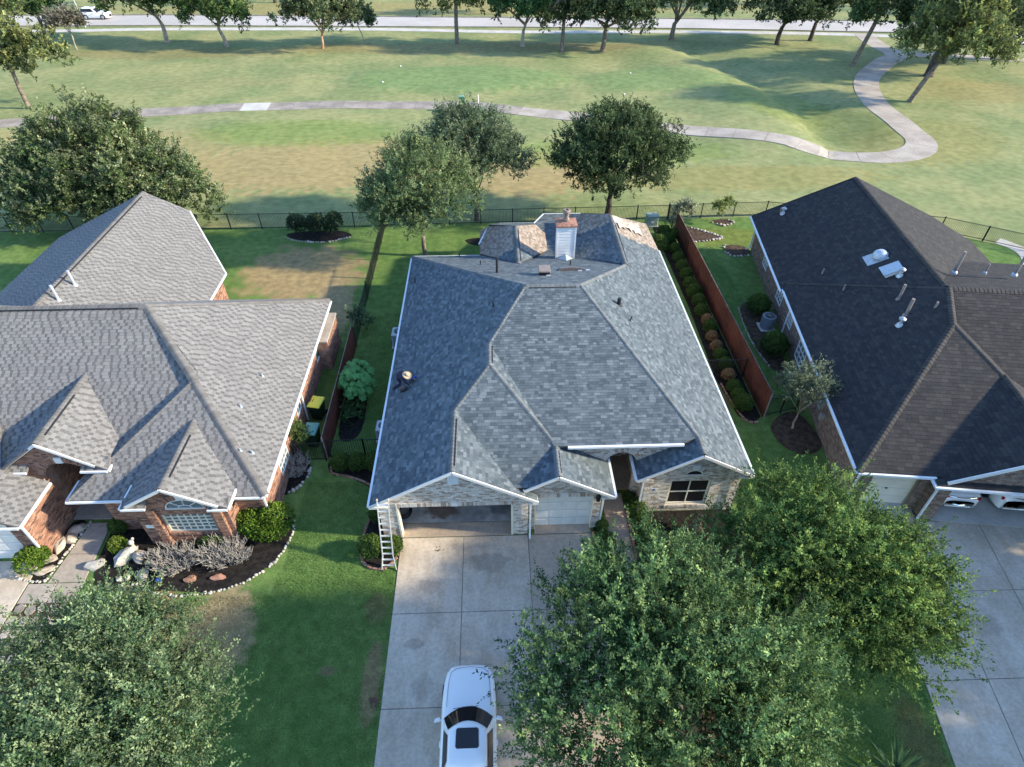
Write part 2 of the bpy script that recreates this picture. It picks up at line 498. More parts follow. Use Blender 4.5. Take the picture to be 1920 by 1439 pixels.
class Roof:
    def __init__(s, house, style, exp, seed):
        s.h, s.style, s.exp = house, style, exp
        s.rng = random.Random(seed)
        s.base, s.tiles, s.full, s.capmb = MB(), MB(), [], MB()
        s.planes = []
        s.capobjs = []

    def plane(s, poly, g, z0, oldf=None, thick=.11):
        """poly: plan outline; z = z0 + g.x*X + g.y*Y; oldf(x, y) says where the old shingles are still on"""
        gx, gy = g
        sl = math.hypot(gx, gy)
        n = Vector((gx / sl, gy / sl, 0))
        U = Vector((n.y, -n.x, 0))
        V = Vector((n.x, n.y, sl)).normalized()
        N = U.cross(V)
        if N.z < 0:
            U = -U
            N = -N
        zz = lambda p: z0 + gx * p[0] + gy * p[1]
        P3 = [Vector((p[0], p[1], zz(p))) for p in poly]
        k = min(P3, key=lambda p: p.z)
        O = k.copy()
        uv = [((p - O).dot(U), (p - O).dot(V)) for p in P3]
        nn = len(P3)
        area = sum(uv[i - 1][0] * uv[i][1] - uv[i][0] * uv[i - 1][1] for i in range(nn))
        if area < 0:
            P3.reverse()
            uv.reverse()
        tr = tris_of([uv])
        # slab: underlay on top, white soffit and edges below
        top = [p - N * .002 for p in P3]
        bot = [p - Vector((0, 0, thick)) for p in P3]
        for t in tr:
            s.base.add([O + U * p[0] + V * p[1] - N * .002 for p in t], [(0, 1, 2)], 0)
            s.base.add([O + U * p[0] + V * p[1] - Vector((0, 0, thick)) for p in t], [(2, 1, 0)], 1)
        for i in range(nn):
            j = (i + 1) % nn
            s.base.add([bot[i], bot[j], top[j], top[i]], [(0, 1, 2, 3)], 0)
        # tabs
        us = [p[0] for p in uv]
        vs = [p[1] for p in uv]
        rng = s.rng
        tl = []
        row = 0
        v = -.0
        st = s.style
        while v < max(vs):
            u = min(us) - rng.random() * .5 if st != 'left' else min(us) - (.185 if row % 2 else 0) - .5 - rng.random() * .08
            i = 0
            while u < max(us):
                if st == 'main':
                    w = rng.choice((.15, .20, .28))
                    ci = rng.choices(range(6), (2, 3, 3, 2, 3, 3))[0]
                    pal = 'main'
                    if oldf is not None:
                        c = O + U * (u + w / 2) + V * (v + s.exp / 2)
                        if oldf(c.x, c.y):
                            pal = 'old'
                    h0 = .016
                elif st == 'left':
                    light = i % 2 == 0
                    w = (.245 if light else .125) * rng.choice((.86, 1., 1.14))
                    ci = rng.randrange(3) + (0 if light else 3)
                    pal = 'left'
                    h0 = .018 if light else .010
                else:
                    w = rng.choice((.2, .3, .3))
                    ci = rng.randrange(6)
                    pal = 'right'
                    h0 = .014
                tl.append((u, u + w - .004, v, v + s.exp, PAL[pal][ci], h0, .003, (pal, ci, round(w, 3))))
                u += w
                i += 1
            v += s.exp
            row += 1
        tile_layer(s.tiles, O, U, V, N, tr, tl, s.full)

    def cap(s, a, b, w=.15, single=False, step=.2):
        """ridge / hip caps from a to b (3-D), lapped pieces"""
        a, b = Vector(a), Vector(b)
        d = (b - a)
        L = d.length
        d.normalize()
        sx = d.cross(Vector((0, 0, 1))).normalized()
        up = sx.cross(d).normalized()
        n = max(1, int(L / step))
        for k in range(n):
            s.capobjs.append((a + d * (k + .5) * L / n, sx, d, up, L / n, w, single))

    def finish(s, nsingle=300):
        cap_c = CAP[s.style]
        r = s.base.build('roof', [m_under if s.style != 'left' else m_under_l, m_white], s.h)
        s.full.sort(key=lambda q: (q[0] - CAM).length)
        cache = {}
        for q in s.full[:nsingle]:
            c, U, V, N, key, (u0, u1, v0, v1, col, h0, h1) = q
            if key not in cache:
                mb = MB()
                w, h = (u1 - u0) / 2, (v1 - v0) / 2
                emit_tile(mb, Vector(), Vector((1, 0, 0)), Vector((0, 1, 0)), Vector((0, 0, 1)), [(-w, -h), (w, -h), (w, h), (-w, h)], -w, w, -h, h, col, h0, h1)
                me = mb.mesh('shingle')
                me.materials.append(m_shingle)
                cache[key] = me
            o = bpy.data.objects.new('shingle', cache[key])
            C.objects.link(o)
            mt = Matrix((U, V, N)).transposed().to_4x4()
            mt.translation = c
            o.matrix_basis = mt
            setp(o, r)
        for q in s.full[nsingle:]:
            c, U, V, N, key, (u0, u1, v0, v1, col, h0, h1) = q
            um, vm = (u0 + u1) / 2, (v0 + v1) / 2
            O = c - U * um - V * vm
            emit_tile(s.tiles, O, U, V, N, [(u0, v0), (u1, v0), (u1, v1), (u0, v1)], u0, u1, v0, v1, col, h0, h1)
        o = s.tiles.build('shingles', m_shingle, r)
        tag(o, kind='stuff')
        # caps
        capm = {}
        join = MB()
        for (c, sx, d, up, L, w, single) in s.capobjs:
            k = s.rng.uniform(.82, 1.14)
            col = tuple(x * k for x in cap_c)
            t, dr = .012, .5
            prof = [(-w, -w * dr), (-w * .35, -.006), (0, .012), (w * .35, -.006), (w, -w * dr)]
            if single:
                ki = (round(L, 2), w, int(k * 8))
                if ki not in capm:
                    mb = MB()
                    mb.col = col
                    vs = [(p, -L * .55, q + .03) for p, q in prof] + [(p, L * .55, q + .012) for p, q in prof] + [(p, -L * .55, q) for p, q in prof]
                    mb.add(vs, [(i, i + 1, i + 6, i + 5) for i in range(4)] + [(i, i + 10, i + 11, i + 1) for i in range(4)])
                    me = mb.mesh('ridge_cap')
                    me.materials.append(m_shingle)
                    capm[ki] = me
                o = bpy.data.objects.new('ridge_cap', capm[ki])
                C.objects.link(o)
                mt = Matrix((sx, d, up)).transposed().to_4x4()
                mt.translation = c
                o.matrix_basis = mt
                setp(o, r)
            else:
                join.col = col
                vs = [c + sx * p - d * L * .55 + up * (q + .03) for p, q in prof] + [c + sx * p + d * L * .55 + up * (q + .012) for p, q in prof] + [c + sx * p - d * L * .55 + up * q for p, q in prof]
                join.add(vs, [(i, i + 1, i + 6, i + 5) for i in range(4)] + [(i, i + 10, i + 11, i + 1) for i in range(4)])
        if join.v:
            tag(join.build('ridge_caps', m_shingle, r), kind='stuff')
        return r


# ------------------------------------------------------------------ brick walls
BPAL = {
    'white': [(.62, .58, .53), (.54, .49, .44), (.42, .35, .29), (.66, .63, .59), (.57, .52, .46), (.48, .42, .37), (.34, .26, .21), (.64, .61, .57)],
    'red': [(.26, .135, .095), (.31, .175, .125), (.20, .105, .08), (.28, .15, .11), (.35, .215, .16), (.12, .075, .065), (.24, .14, .11)],
    'brown': [(.23, .17, .13), (.18, .135, .11), (.28, .215, .17), (.14, .105, .09), (.25, .20, .17), (.20, .14, .11)],
}
MORT = {'white': m_mortar_w, 'red': m_mortar_r, 'brown': m_mortar_b}


def arch(u0, u1, zs, n=10, z0=0., rise=None):
    """opening with an arched head, springing at zs"""
    c, r = (u0 + u1) / 2, (u1 - u0) / 2
    rise = rise or r
    pts = [(u0, z0), (u1, z0)]
    for i in range(n + 1):
        t = math.pi * i / n
        pts.append((c + r * math.cos(t), zs + rise * math.sin(t)))
    return pts


def brick_wall(house, p0, udir, outer, holes=(), pal='white', depth=.22, bw=.215, bh=.075, name='wall', seed=1):
    """outer/holes are (u, z) outlines on the plane through p0; the outside is to the right-hand side normal U x Z"""
    rng = random.Random(seed)
    U = Vector(udir).normalized()
    Z = Vector((0, 0, 1))
    N = U.cross(Z)
    O = Vector(p0)
    tr = tris_of([outer] + [list(h) for h in holes])
    mb, rv = MB(), MB()
    for t in tr:
        mb.add([O + U * p[0] + Z * p[1] for p in t], [(0, 1, 2)])
    for h in holes:
        n = len(h)
        for i in range(n):
            a, b = h[i], h[(i + 1) % n]
            A, B = O + U * a[0] + Z * a[1], O + U * b[0] + Z * b[1]
            rv.add([A, B, B - N * depth, A - N * depth], [(0, 1, 2, 3)])
    # back skin, so the wall has real thickness
    for t in tr:
        mb.add([O + U * p[0] + Z * p[1] - N * depth for p in t], [(2, 1, 0)])
    w = mb.build(name, MORT[pal], house)
    if rv.v:
        rv.build('reveal', {'white': m_mortar_w, 'red': m_brickedge, 'brown': m_mortar_b}[pal], w)
    us = [p[0] for p in outer]
    zs = [p[1] for p in outer]
    tl = []
    v, row = min(zs) - .001, 0
    while v < max(zs):
        u = min(us) - (bw / 2 if row % 2 else 0)
        while u < max(us):
            h = .008 + rng.random() * .005
            tl.append((u + .006, u + bw - .006, v + .006, v + bh - .006, rng.choice(BPAL[pal]), h, h, None))
            u += bw
        v += bh
        row += 1
    t = MB()
    tile_layer(t, O, U, Z, N, tr, tl)
    tag(t.build('bricks', m_brick, w), kind='stuff')
    return w


def soldier(house, pts, pal, h=.22, w=.075, name='brick_course', nrm=Vector((0, -1, 0)), proud=.02, seed=3):
    """bricks on end along a path of 3-D points"""
    rng = random.Random(seed)
    mb = MB()
    for i in range(len(pts) - 1):
        a, b = Vector(pts[i]), Vector(pts[i + 1])
        n = max(1, round((b - a).length / w))
        d = (b - a).normalized()
        up = nrm.cross(d) * -1
        if up.z < 0:
            up = -up
        for k in range(n):
            c = a + (b - a) * (k + .5) / n
            mb.col = rng.choice(BPAL[pal])
            hw = (b - a).length / n / 2 - .006
            q = [c - d * hw, c + d * hw, c + d * hw + up * h, c - d * hw + up * h]
            mb.add([p + nrm * proud for p in q] + [p - nrm * .01 for p in q], [(0, 1, 2, 3), (0, 4, 5, 1), (1, 5, 6, 2), (2, 6, 7, 3), (3, 7, 4, 0)])
    o = mb.build(name, m_brick, house)
    tag(o, kind='stuff')
    return o


def beam(house, name, p0, p1, w, h, mat, oz=0.):
    return MB().bar(p0, p1, w, h, oz=oz).build(name, mat, house)


def grid_window(house, p0, udir, w, h, nu, nv, frame_m, glass_m, fw=.06, mw=.03, proud=.0, name='window'):
    """frame with nu x nv panes, every pane its own piece; p0 low corner on the wall plane"""
    U = Vector(udir).normalized()
    Z = Vector((0, 0, 1))
    N = U.cross(Z)
    O = Vector(p0) + N * proud
    mb = MB()

    def bx(u0, u1, z0, z1, d0, d1, m_=mb):
        q = []
        for d in (d0, d1):
            q += [O + U * u0 + Z * z0 + N * d, O + U * u1 + Z * z0 + N * d, O + U * u1 + Z * z1 + N * d, O + U * u0 + Z * z1 + N * d]
        m_.add(q, [(3, 2, 1, 0), (4, 5, 6, 7), (0, 1, 5, 4), (1, 2, 6, 5), (2, 3, 7, 6), (3, 0, 4, 7)])
    bx(0, w, 0, fw, -.05, .03)
    bx(0, w, h - fw, h, -.05, .03)
    bx(0, fw, fw, h - fw, -.05, .03)
    bx(w - fw, w, fw, h - fw, -.05, .03)
    for i in range(1, nu):
        u = fw + (w - 2 * fw) * i / nu
        bx(u - mw / 2, u + mw / 2, fw, h - fw, -.04, .015)
    for j in range(1, nv):
        z = fw + (h - 2 * fw) * j / nv
        bx(fw, w - fw, z - mw / 2, z + mw / 2, -.039, .013)
    f = mb.build(name, frame_m, house)
    for i in range(nu):
        for j in range(nv):
            g = MB()
            u0 = fw + (w - 2 * fw) * i / nu
            u1 = fw + (w - 2 * fw) * (i + 1) / nu
            z0 = fw + (h - 2 * fw) * j / nv
            z1 = fw + (h - 2 * fw) * (j + 1) / nv
            bx(u0, u1, z0, z1, -.035, -.02, g)
            g.build('pane', glass_m, f)
    return f


def half_window(house, c, r, rise, frame_m, glass_m, spokes=3, nrm=(0, -1, 0)):
    """half-round window in a wall facing -Y; c = middle of its sill"""
    cx, cy, cz = c
    n = 14
    mb = MB()
    g = MB()
    pts = [(cx + r * math.cos(math.pi * i / n), cz + rise * math.sin(math.pi * i / n)) for i in range(n + 1)]
    for i in range(n):
        mb.bar((pts[i][0], cy - .01, pts[i][1]), (pts[i + 1][0], cy - .01, pts[i + 1][1]), .05, .05)
    mb.bar((cx - r - .04, cy - .015, cz - .02), (cx + r + .04, cy - .015, cz - .02), .07, .05)
    for k in range(spokes):
        t = math.pi * (k + 1) / (spokes + 1)
        mb.bar((cx + r * .35 * math.cos(t), cy - .012, cz + rise * .35 * math.sin(t)), (cx + r * math.cos(t), cy - .012, cz + rise * math.sin(t)), .025, .03)
    if spokes:
        q = [(cx + r * .35 * math.cos(math.pi * i / 8), cy - .014, cz + rise * .35 * math.sin(math.pi * i / 8)) for i in range(9)]
        for i in range(8):
            mb.bar(q[i], q[i + 1], .025, .03)
    f = mb.build('window', frame_m, house)
    g.add([(p[0], cy + .01, p[1]) for p in pts] + [(p[0], cy + .03, p[1]) for p in pts], [tuple(range(n, -1, -1)), tuple(range(n + 1, 2 * n + 2))])
    g.build('pane', glass_m, f)
    return f


def garage_door(house, x0, x1, y, z1, mat, rows=4, cols=4, rot=None):
    d = MB().box(x0, x1, y, y + .05, 0.01, z1).build('garage_door', mat, house)
    pw, ph = (x1 - x0) / cols, z1 / rows
    me = None
    for r in range(rows):
        for c in range(cols):
            if me is None:
                b = MB()
                w, h = pw / 2 - .05, ph / 2 - .055
                # raised panel with bevelled rim
                b.add([(-w, 0, -h), (w, 0, -h), (w, 0, h), (-w, 0, h), (-w + .03, -.02, -h + .03), (w - .03, -.02, -h + .03), (w - .03, -.02, h - .03), (-w + .03, -.02, h - .03)],
                      [(4, 5, 6, 7), (0, 1, 5, 4), (1, 2, 6, 5), (2, 3, 7, 6), (3, 0, 4, 7)])
                me = b.mesh('panel')
                me.materials.append(mat)
            o = bpy.data.objects.new('panel', me)
            C.objects.link(o)
            o.location = (x0 + pw * (c + .5), y - .001, ph * (r + .5))
            setp(o, d)
    for r in range(1, rows):
        MB().box(x0 + .01, x1 - .01, y - .006, y - .001, ph * r - .008, ph * r + .008).build('section_joint', m_metal, d)
    return d


def vent_pipe(house, base, h, r, mat, boot=None, lean=(0, 0, 0), nm='vent_pipe'):
    b = Vector(base)
    mb = MB()
    mb.tube([b - Vector((0, 0, .06)), b + Vector((0, 0, h * .5)) + Vector(lean) * .5, b + Vector((0, 0, h)) + Vector(lean)], r, 10)
    o = mb.build(nm, mat, house)
    f = MB()
    f.lathe([(r * 2.0, b.z - .09), (r * 1.8, b.z + .0), (r * 1.15, b.z + .06)], b.x, b.y, 12)
    f.build('vent_flashing', boot or mat, o)
    return o

# ================================================================== ground
BANK = [(26, 104), (28.4, 96.9), (32.3, 84.8), (33.4, 77), (34, 69.4), (33.1, 61.4), (31, 55)]


def sstep(a, b, x):
    t = min(1., max(0., (x - a) / (b - a)))
    return t * t * (3 - 2 * t)


def bank_x(y):
    for (x0, y0), (x1, y1) in zip(BANK, BANK[1:]):
        if y1 <= y <= y0:
            return x0 + (x1 - x0) * (y - y0) / (y1 - y0)
    return BANK[0][0] if y > BANK[0][1] else BANK[-1][0]


def gh(x, y):
    k = sstep(48, 60, y) * (1 - sstep(98, 108, y))
    if k <= 0:
        return 0.
    z = .35 * noise.noise(Vector((x * .045, y * .06, 3.3))) + .12 * noise.noise(Vector((x * .15, y * .15, 7.7)))
    d = x - bank_x(y)
    if 55 < y < 104:
        e = sstep(55, 62, y) * (1 - sstep(97, 104, y))
        z += e * (.45 * (1 - sstep(-3.5, .5, d)) * sstep(-14, -5, d) - .55 * sstep(-.6, .9, d) * (1 - sstep(2., 9., d)))
    # tee platforms
    for cx, cy, rx, ry in ((-4.2, 85, 13.5, 5.3), (21, 84, 8, 4.5)):
        q = math.hypot((x - cx) / rx, (y - cy) / ry)
        z += .28 * (1 - sstep(.9, 1.18, q))
    return z * k


def axis(lo, a, b, hi, fine, coarse):
    v = list(np.arange(lo, a, coarse)) + list(np.arange(a, b, fine)) + list(np.arange(b, hi + coarse, coarse))
    return v


gx = axis(-420, -96, 105, 420, 1.25, 27)
gy = axis(-120, 44, 112, 560, 1.25, 28)
vs = [(x, y, gh(x, y)) for y in gy for x in gx]
nx_ = len(gx)
fs = [(j * nx_ + i, j * nx_ + i + 1, (j + 1) * nx_ + i + 1, (j + 1) * nx_ + i) for j in range(len(gy) - 1) for i in range(nx_ - 1)]
me = bpy.data.meshes.new('ground')
me.from_pydata(vs, [], fs)
o = link('ground', me, m_golf, smooth=True)
tag(o, 'golf course turf with dry patches behind the houses', kind='structure')


def sheet(name, poly, z, mat, label, kind='structure', th=.0):
    mb = MB()
    n = len(poly)
    tr = tris_of([poly])
    for t in tr:
        mb.add([(p[0], p[1], z) for p in t], [(0, 1, 2)])
    if th:
        ar = sum(poly[i - 1][0] * poly[i][1] - poly[i][0] * poly[i - 1][1] for i in range(n))
        pl = poly if ar > 0 else poly[::-1]
        for i in range(n):
            a, b = pl[i], pl[(i + 1) % n]
            mb.add([(a[0], a[1], z - th), (b[0], b[1], z - th), (b[0], b[1], z), (a[0], a[1], z)], [(0, 1, 2, 3)])
    o = mb.build(name, mat)
    return tag(o, label, kind=kind)


sheet('lawn', [(-60, -14), (60, -14), (60, 27), (39.3, 39.7), (34.6, 42.8), (22, 45.8), (14, 45.6), (-60, 44.9)], .006, m_lawn, 'mown green lawn around the three houses')


def catmull(pts, step):
    out = []
    p = [pts[0]] + list(pts) + [pts[-1]]
    for i in range(1, len(p) - 2):
        a, b, c, d = (Vector(q) for q in p[i - 1:i + 3])
        n = max(2, int((c - b).length / min(.5, step / 3)))
        for k in range(n):
            t = k / n
            out.append(.5 * ((2 * b) + (c - a) * t + (2 * a - 5 * b + 4 * c - d) * t * t + (3 * b - a - 3 * c + d) * t ** 3))
    out.append(Vector(pts[-1]))
    res, acc = [out[0]], 0
    for a, b in zip(out, out[1:]):
        acc += (b - a).length
        if acc >= step:
            res.append(b)
            acc = 0
    return res


def strip_path(name, pts, width, slab, mat_fn, label, z=.03, sub=6, gap=.02, flat=False):
    """path cut into concrete slabs lying on the ground"""
    root = empty(name, (pts[0][0], pts[0][1], 0))
    tag(root, label, kind='structure')
    fine = catmull(pts, slab / sub)
    k = 0
    for i in range(0, len(fine) - 1, sub):
        seg = fine[i:i + sub + 1]
        if len(seg) < 2:
            break
        mb = MB()
        vs = []
        for j, p in enumerate(seg):
            idx = i + j
            d = (fine[min(idx + 1, len(fine) - 1)] - fine[max(idx - 1, 0)]).normalized()
            nrm = Vector((-d.y, d.x))
            q = p.copy()
            if j == 0:
                q = q + d * gap
            if j == len(seg) - 1:
                q = q - d * gap
            w = width(q) if callable(width) else width
            for s_ in (-.5, 0, .5):
                c = q + nrm * w * s_
                zz = z + (0 if flat else max(gh(c.x, c.y), gh(q.x, q.y)))
                vs.append((c.x, c.y, zz))
        nn = len(seg)
        low = [(a, b, c - .14) for a, b, c in vs]
        m_ = len(vs)
        fs = []
        for j in range(nn - 1):
            for s_ in range(2):
                a = j * 3 + s_
                fs.append((a, a + 3, a + 4, a + 1))
            fs.append((j * 3, m_ + j * 3, m_ + j * 3 + 3, j * 3 + 3))
            fs.append((j * 3 + 2, j * 3 + 5, m_ + j * 3 + 5, m_ + j * 3 + 2))
        fs += [(0, 1, 2, m_ + 2, m_ + 1, m_), ((nn - 1) * 3, m_ + (nn - 1) * 3, m_ + (nn - 1) * 3 + 1, m_ + (nn - 1) * 3 + 2, (nn - 1) * 3 + 2, (nn - 1) * 3 + 1)]
        mb.add(vs + low, fs)
        mb.build('slab', mat_fn(k, seg[0]), root)
        k += 1
    return root


CART = [(-70, 68.2), (-52.7, 70.2), (-40.1, 73.0), (-30.8, 74.2), (-17.1, 75.0), (-3.65, 74.6), (2.4, 72.9), (8.25, 70.8), (19.15, 66.6), (28.1, 62.4), (32.3, 59.6), (37, 58.0), (41.3, 59.2), (43.6, 62), (44.0, 66.5), (44.6, 74.6), (47.9, 83.1), (54.0, 90.9), (57.5, 94.6), (57.6, 100.6), (58.8, 108)]
rc = random.Random(5)


def cartmat(k, p):
    if -31 < p.x < -26 and p.y > 60 and p.y < 80:
        return m_conc_lt
    return m_conc_dk if p.x < 3 else m_conc_old


strip_path('cart_path', CART, lambda p: 2.7 if p.x < 30 else 2.9, 2.6, cartmat, 'winding concrete cart path across the golf course')
strip_path('side_path', [(58.8, 94.8), (63.5, 94.4), (73.7, 91.5), (90, 88)], 2.2, 3., lambda k, p: m_conc_old, 'straight concrete path leading off from the cart path')
strip_path('sidewalk', [(-110, 113.2), (-70.8, 113.7), (-52.9, 114.5), (-18.6, 113.3), (3.7, 110.8), (32.5, 109.8), (56, 107.3), (66, 104.8), (80, 100.8), (110, 92)], 1.9, 3., lambda k, p: m_conc_lt, 'pale concrete sidewalk along the road', flat=True)
# road with kerbs
RN = [(-130, 117.8), (-74.8, 117.3), (-54, 117), (-10, 114.6), (3.8, 113.9), (33, 111.9), (66, 107.9), (79, 104.2), (120, 93)]
RF = [(-130, 126.5), (-79, 125.7), (-57, 125.4), (-10.6, 122.1), (4, 121.2), (34.8, 119.2), (66, 116.4), (84.6, 112.8), (124, 103)]
sheet('road', RN + RF[::-1], .02, m_road, 'pale concrete road beyond the golf course')
for nm, ln in (('kerb', RN), ('kerb', RF)):
    mb = MB()
    for a, b in zip(ln, ln[1:]):
        mb.bar((*a, .07), (*b, .07), .16, .14)
    tag(mb.build(nm, m_kerb), 'low concrete kerb edging the far road', kind='structure')


def slab_grid(name, rows, cols_at, mat_fn, label, z=.04, gap=.012, skip=()):
    root = empty(name, (sum(cols_at(rows[0])) / len(cols_at(rows[0])), rows[0], 0))
    tag(root, label, kind='structure')
    ca, cb = cols_at(rows[0]), cols_at(rows[-1])
    MB().add([(cb[0], rows[-1], z - .022), (cb[-1], rows[-1], z - .022), (ca[-1], rows[0], z - .022), (ca[0], rows[0], z - .022)], [(0, 1, 2, 3)]).build('joint_filler', m_joint, root)
    for r in range(len(rows) - 1):
        c0, c1 = cols_at(rows[r]), cols_at(rows[r + 1])
        for c in range(len(c0) - 1):
            if (r, c) in skip:
                continue
            y0, y1 = rows[r] - gap, rows[r + 1] + gap
            q = [(c0[c] + gap, y0), (c1[c] + gap, y1), (c1[c + 1] - gap, y1), (c0[c + 1] - gap, y0)]
            mb = MB()
            b = .012
            cx, cy = sum(p[0] for p in q) / 4, sum(p[1] for p in q) / 4
            inn = [(p[0] + (b if p[0] < cx else -b), p[1] + (b if p[1] < cy else -b)) for p in q]
            mb.add([(p[0], p[1], z - .1) for p in q] + [(p[0], p[1], z - .012) for p in q] + [(p[0], p[1], z) for p in inn],
                   [(8, 9, 10, 11)] + [(i, (i + 1) % 4, 4 + (i + 1) % 4, 4 + i) for i in range(4)] + [(4 + i, 4 + (i + 1) % 4, 8 + (i + 1) % 4, 8 + i) for i in range(4)])
            mb.build('slab', mat_fn(r, c), root)
    return root


m_conc_br = M('brown tinged concrete', (.43, .355, .285), .85, (.34, .28, .22), .5, 6, .12, 8, .15, 120, spec=.25)
slab_grid('driveway', [15.93, 12.42, 8.88, 5.35, 1.8, -2, -6, -10], lambda y: [-4.29, -1.57, 1.22, 4.0], lambda r, c: m_conc_br if c == 2 else m_conc, 'broad concrete driveway of square slabs before the open double garage')
slab_grid('driveway_apron', [16.7, 15.95], lambda y: [-4.26, .57], lambda r, c: m_conc_br, 'concrete threshold strip of the open garage')
slab_grid('driveway_threshold', [16.5, 15.95], lambda y: [1.5, 3.98], lambda r, c: m_conc_br, 'concrete threshold below the closed single garage door')
slab_grid('front_walk', [18.1, 16.9, 15.2, 13.7, 12.4], lambda y: [4.72, 5.68], lambda r, c: m_conc_br, 'narrow concrete walk leading to the arched entry')
slab_grid('front_walk_landing', [14.55, 13.2], lambda y: [4.02, 4.70], lambda r, c: m_conc_br, 'concrete landing between driveway and front walk')
slab_grid('neighbour_driveway', [16.05, 12.65, 9.2, 5.7, 2.2, -2, -6], lambda y: [16.3 - (16 - y) * .165, 18.63 - (16 - y) * .165, 21.27 - (16 - y) * .165, 23.9 - (16 - y) * .165, 26.5 - (16 - y) * .165],
          lambda r, c: m_conc, 'grey slab driveway of the dark roofed house', skip=((0, 0),))
slab_grid('neighbour_driveway_strip', [16.85, 12.65], lambda y: [16.35 - (16 - y) * .165, 18.55 - (16 - y) * .165], lambda r, c: m_conc_br, 'brownish slab before the cream single garage door')
slab_grid('left_driveway', [15.35, 12.0, 8.6, 5.2, 1.8], lambda y: [-27, -24.4, -21.8, -19.28], lambda r, c: m_conc, 'pale concrete driveway of the tan roofed house')
slab_grid('left_walk', [17.2, 15.6, 14.25], lambda y: [-18.15 - (17.2 - y) * .12, -17.2 + (17.2 - y) * .06], lambda r, c: m_conc_old, 'concrete walk to the arched brick porch')
slab_grid('left_walk_landing', [14.23, 13.35], lambda y: [-19.25, -18.1, -17.0], lambda r, c: m_conc_old, 'concrete landing joining the walk and the left driveway')


def smooth_loop(pts, n=6):
    out = []
    m_ = len(pts)
    for i in range(m_):
        a, b, c, d = (Vector(pts[(i + k) % m_]) for k in (-1, 0, 1, 2))
        for k in range(n):
            t = k / n
            q = .5 * ((2 * b) + (c - a) * t + (2 * a - 5 * b + 4 * c - d) * t * t + (3 * b - a - 3 * c + d) * t ** 3)
            out.append((q.x, q.y))
    return out


def bed(poly, label, mat=None, z=.045, smooth=True):
    return sheet('mulch_bed', smooth_loop(poly) if smooth else poly, z, mat or m_mulch, label, th=.05)


bed([(-16.9, 16.9), (-16.6, 14.2), (-15.2, 13.75), (-13.6, 13.75), (-12, 13.65), (-10.6, 14.0), (-9.5, 15.05), (-9.15, 16.4), (-9.35, 17.2), (-10.2, 17.2), (-12, 16.6), (-15, 16.7)], 'dark mulch bed curving in front of the tan roofed house')
bed([(-18.95, 17.2), (-18.3, 17.1), (-18.5, 15.2), (-18.65, 14.3), (-19.2, 14.4), (-19.0, 15.6)], 'narrow dark mulch bed between the left garage and walk')
bed([(-10.0, 21.0), (-9.3, 20.7), (-9.1, 19.8), (-9.4, 19.0), (-10.0, 18.6)], 'small mulch bed at the left house side wall')
bed([(-5.0, 16.6), (-4.25, 16), (-4.35, 14.9), (-4.9, 14.45), (-5.6, 14.6), (-5.95, 15.3), (-5.8, 16.5), (-5.6, 17.4), (-5.2, 17.2)], 'dark mulch bed round the garage corner shrubs')
bed([(-8.05, 20.6), (-5.2, 20.6), (-5.2, 18.2), (-5.9, 18.75), (-7.2, 19.5), (-8.0, 19.7)], 'dark mulch bed under three clipped boxwoods')
bed([(5.75, 17.0), (10.6, 17.0), (10.6, 13.6), (8.5, 13.0), (6.2, 13.2), (5.75, 14.0)], 'dark mulch bed below the black front window', smooth=False)
bed([(4.1, 16.2), (4.68, 16.6), (4.66, 14.8), (4.1, 14.75)], 'small mulch bed between the garage pier and walk', smooth=False)
bed([(12.55, 44.5), (13.85, 44.5), (13.85, 22.9), (13.3, 22.4), (12.7, 23.0), (12.35, 26), (12.6, 33)], 'long mulch strip along the brown board fence', smooth=False)
bed([(-15.9, 43.9), (-14.5, 44.4), (-12.0, 44.4), (-10.9, 43.6), (-12.5, 42.8), (-14.5, 42.9)], 'dark oval mulch bed under the hedge by the rear fence')
bed([(14.3, 44.4), (15.4, 44.2), (17.2, 42.8), (17.3, 42.2), (14.3, 41.8)], 'mulch bed with pale edging behind the brown fence', m_mulch_br)
bed([(17.4, 45.0), (18.3, 45.4), (19.1, 45.0), (18.4, 44.4)], 'small stone ringed bed by the rear iron fence', m_mulch_br)
bed([(17.1, 40.8), (18.0, 41.2), (18.9, 40.6), (18.6, 39.7), (17.5, 39.7)], 'round mulch bed at the corner of the dark roofed house', m_mulch_br)
bed([(15.9, 32.9), (16.9, 33.3), (17.3, 30), (16.5, 26.7), (15.8, 26.9), (15.6, 29.5)], 'brown mulch bed round the grey condenser', m_mulch_br)
bed([(14.2, 22.3), (15.8, 23.2), (16.3, 21.0), (15.3, 20.2), (14.3, 20.8)], 'mulch bed under the small side yard tree', m_mulch_br)
bed([(-2.1, 42.6), (-.9, 42.9), (-.4, 42.4), (-1.3, 41.8)], 'small mulch ring in the back lawn behind the tree')
bed([(-8.1, 27.5), (-7.3, 27.2), (-7.0, 22.6), (-8.1, 22.3)], 'soil bed with plants inside the left board fence')
bed([(6.3, 9.6), (9.0, 8.8), (9.6, 6.4), (7.0, 5.2), (5.0, 7.4)], 'mulch ring beneath the large front tree', m_mulch_br)

# ================================================================== the grey roofed house (middle)
H1 = empty('brick_house', (2.8, 26, 0), 'whitewashed brick house with new blue grey shingle roof and white chimney', 'house')
p = .58
XL, XR = -5.25, 10.8
rf = Roof(H1, 'main', .142, 11)
LG, LZ = (p, 0), 2.6 - p * XL
RG, RZ = (-p, 0), 2.6 + p * XR
rear_s = .393
oldL = lambda x, y: False
AL, AR = (1.51, 25.86), (4.16, 25.86)
# left slope (with the left half of the double garage gable)
rf.plane([(XL, 15.7), (-1.8, 15.7), (-1.8, 19.14), (-.29, 21.08), (-.29, 22.57), AL, (XL, 35.7)], LG, LZ)
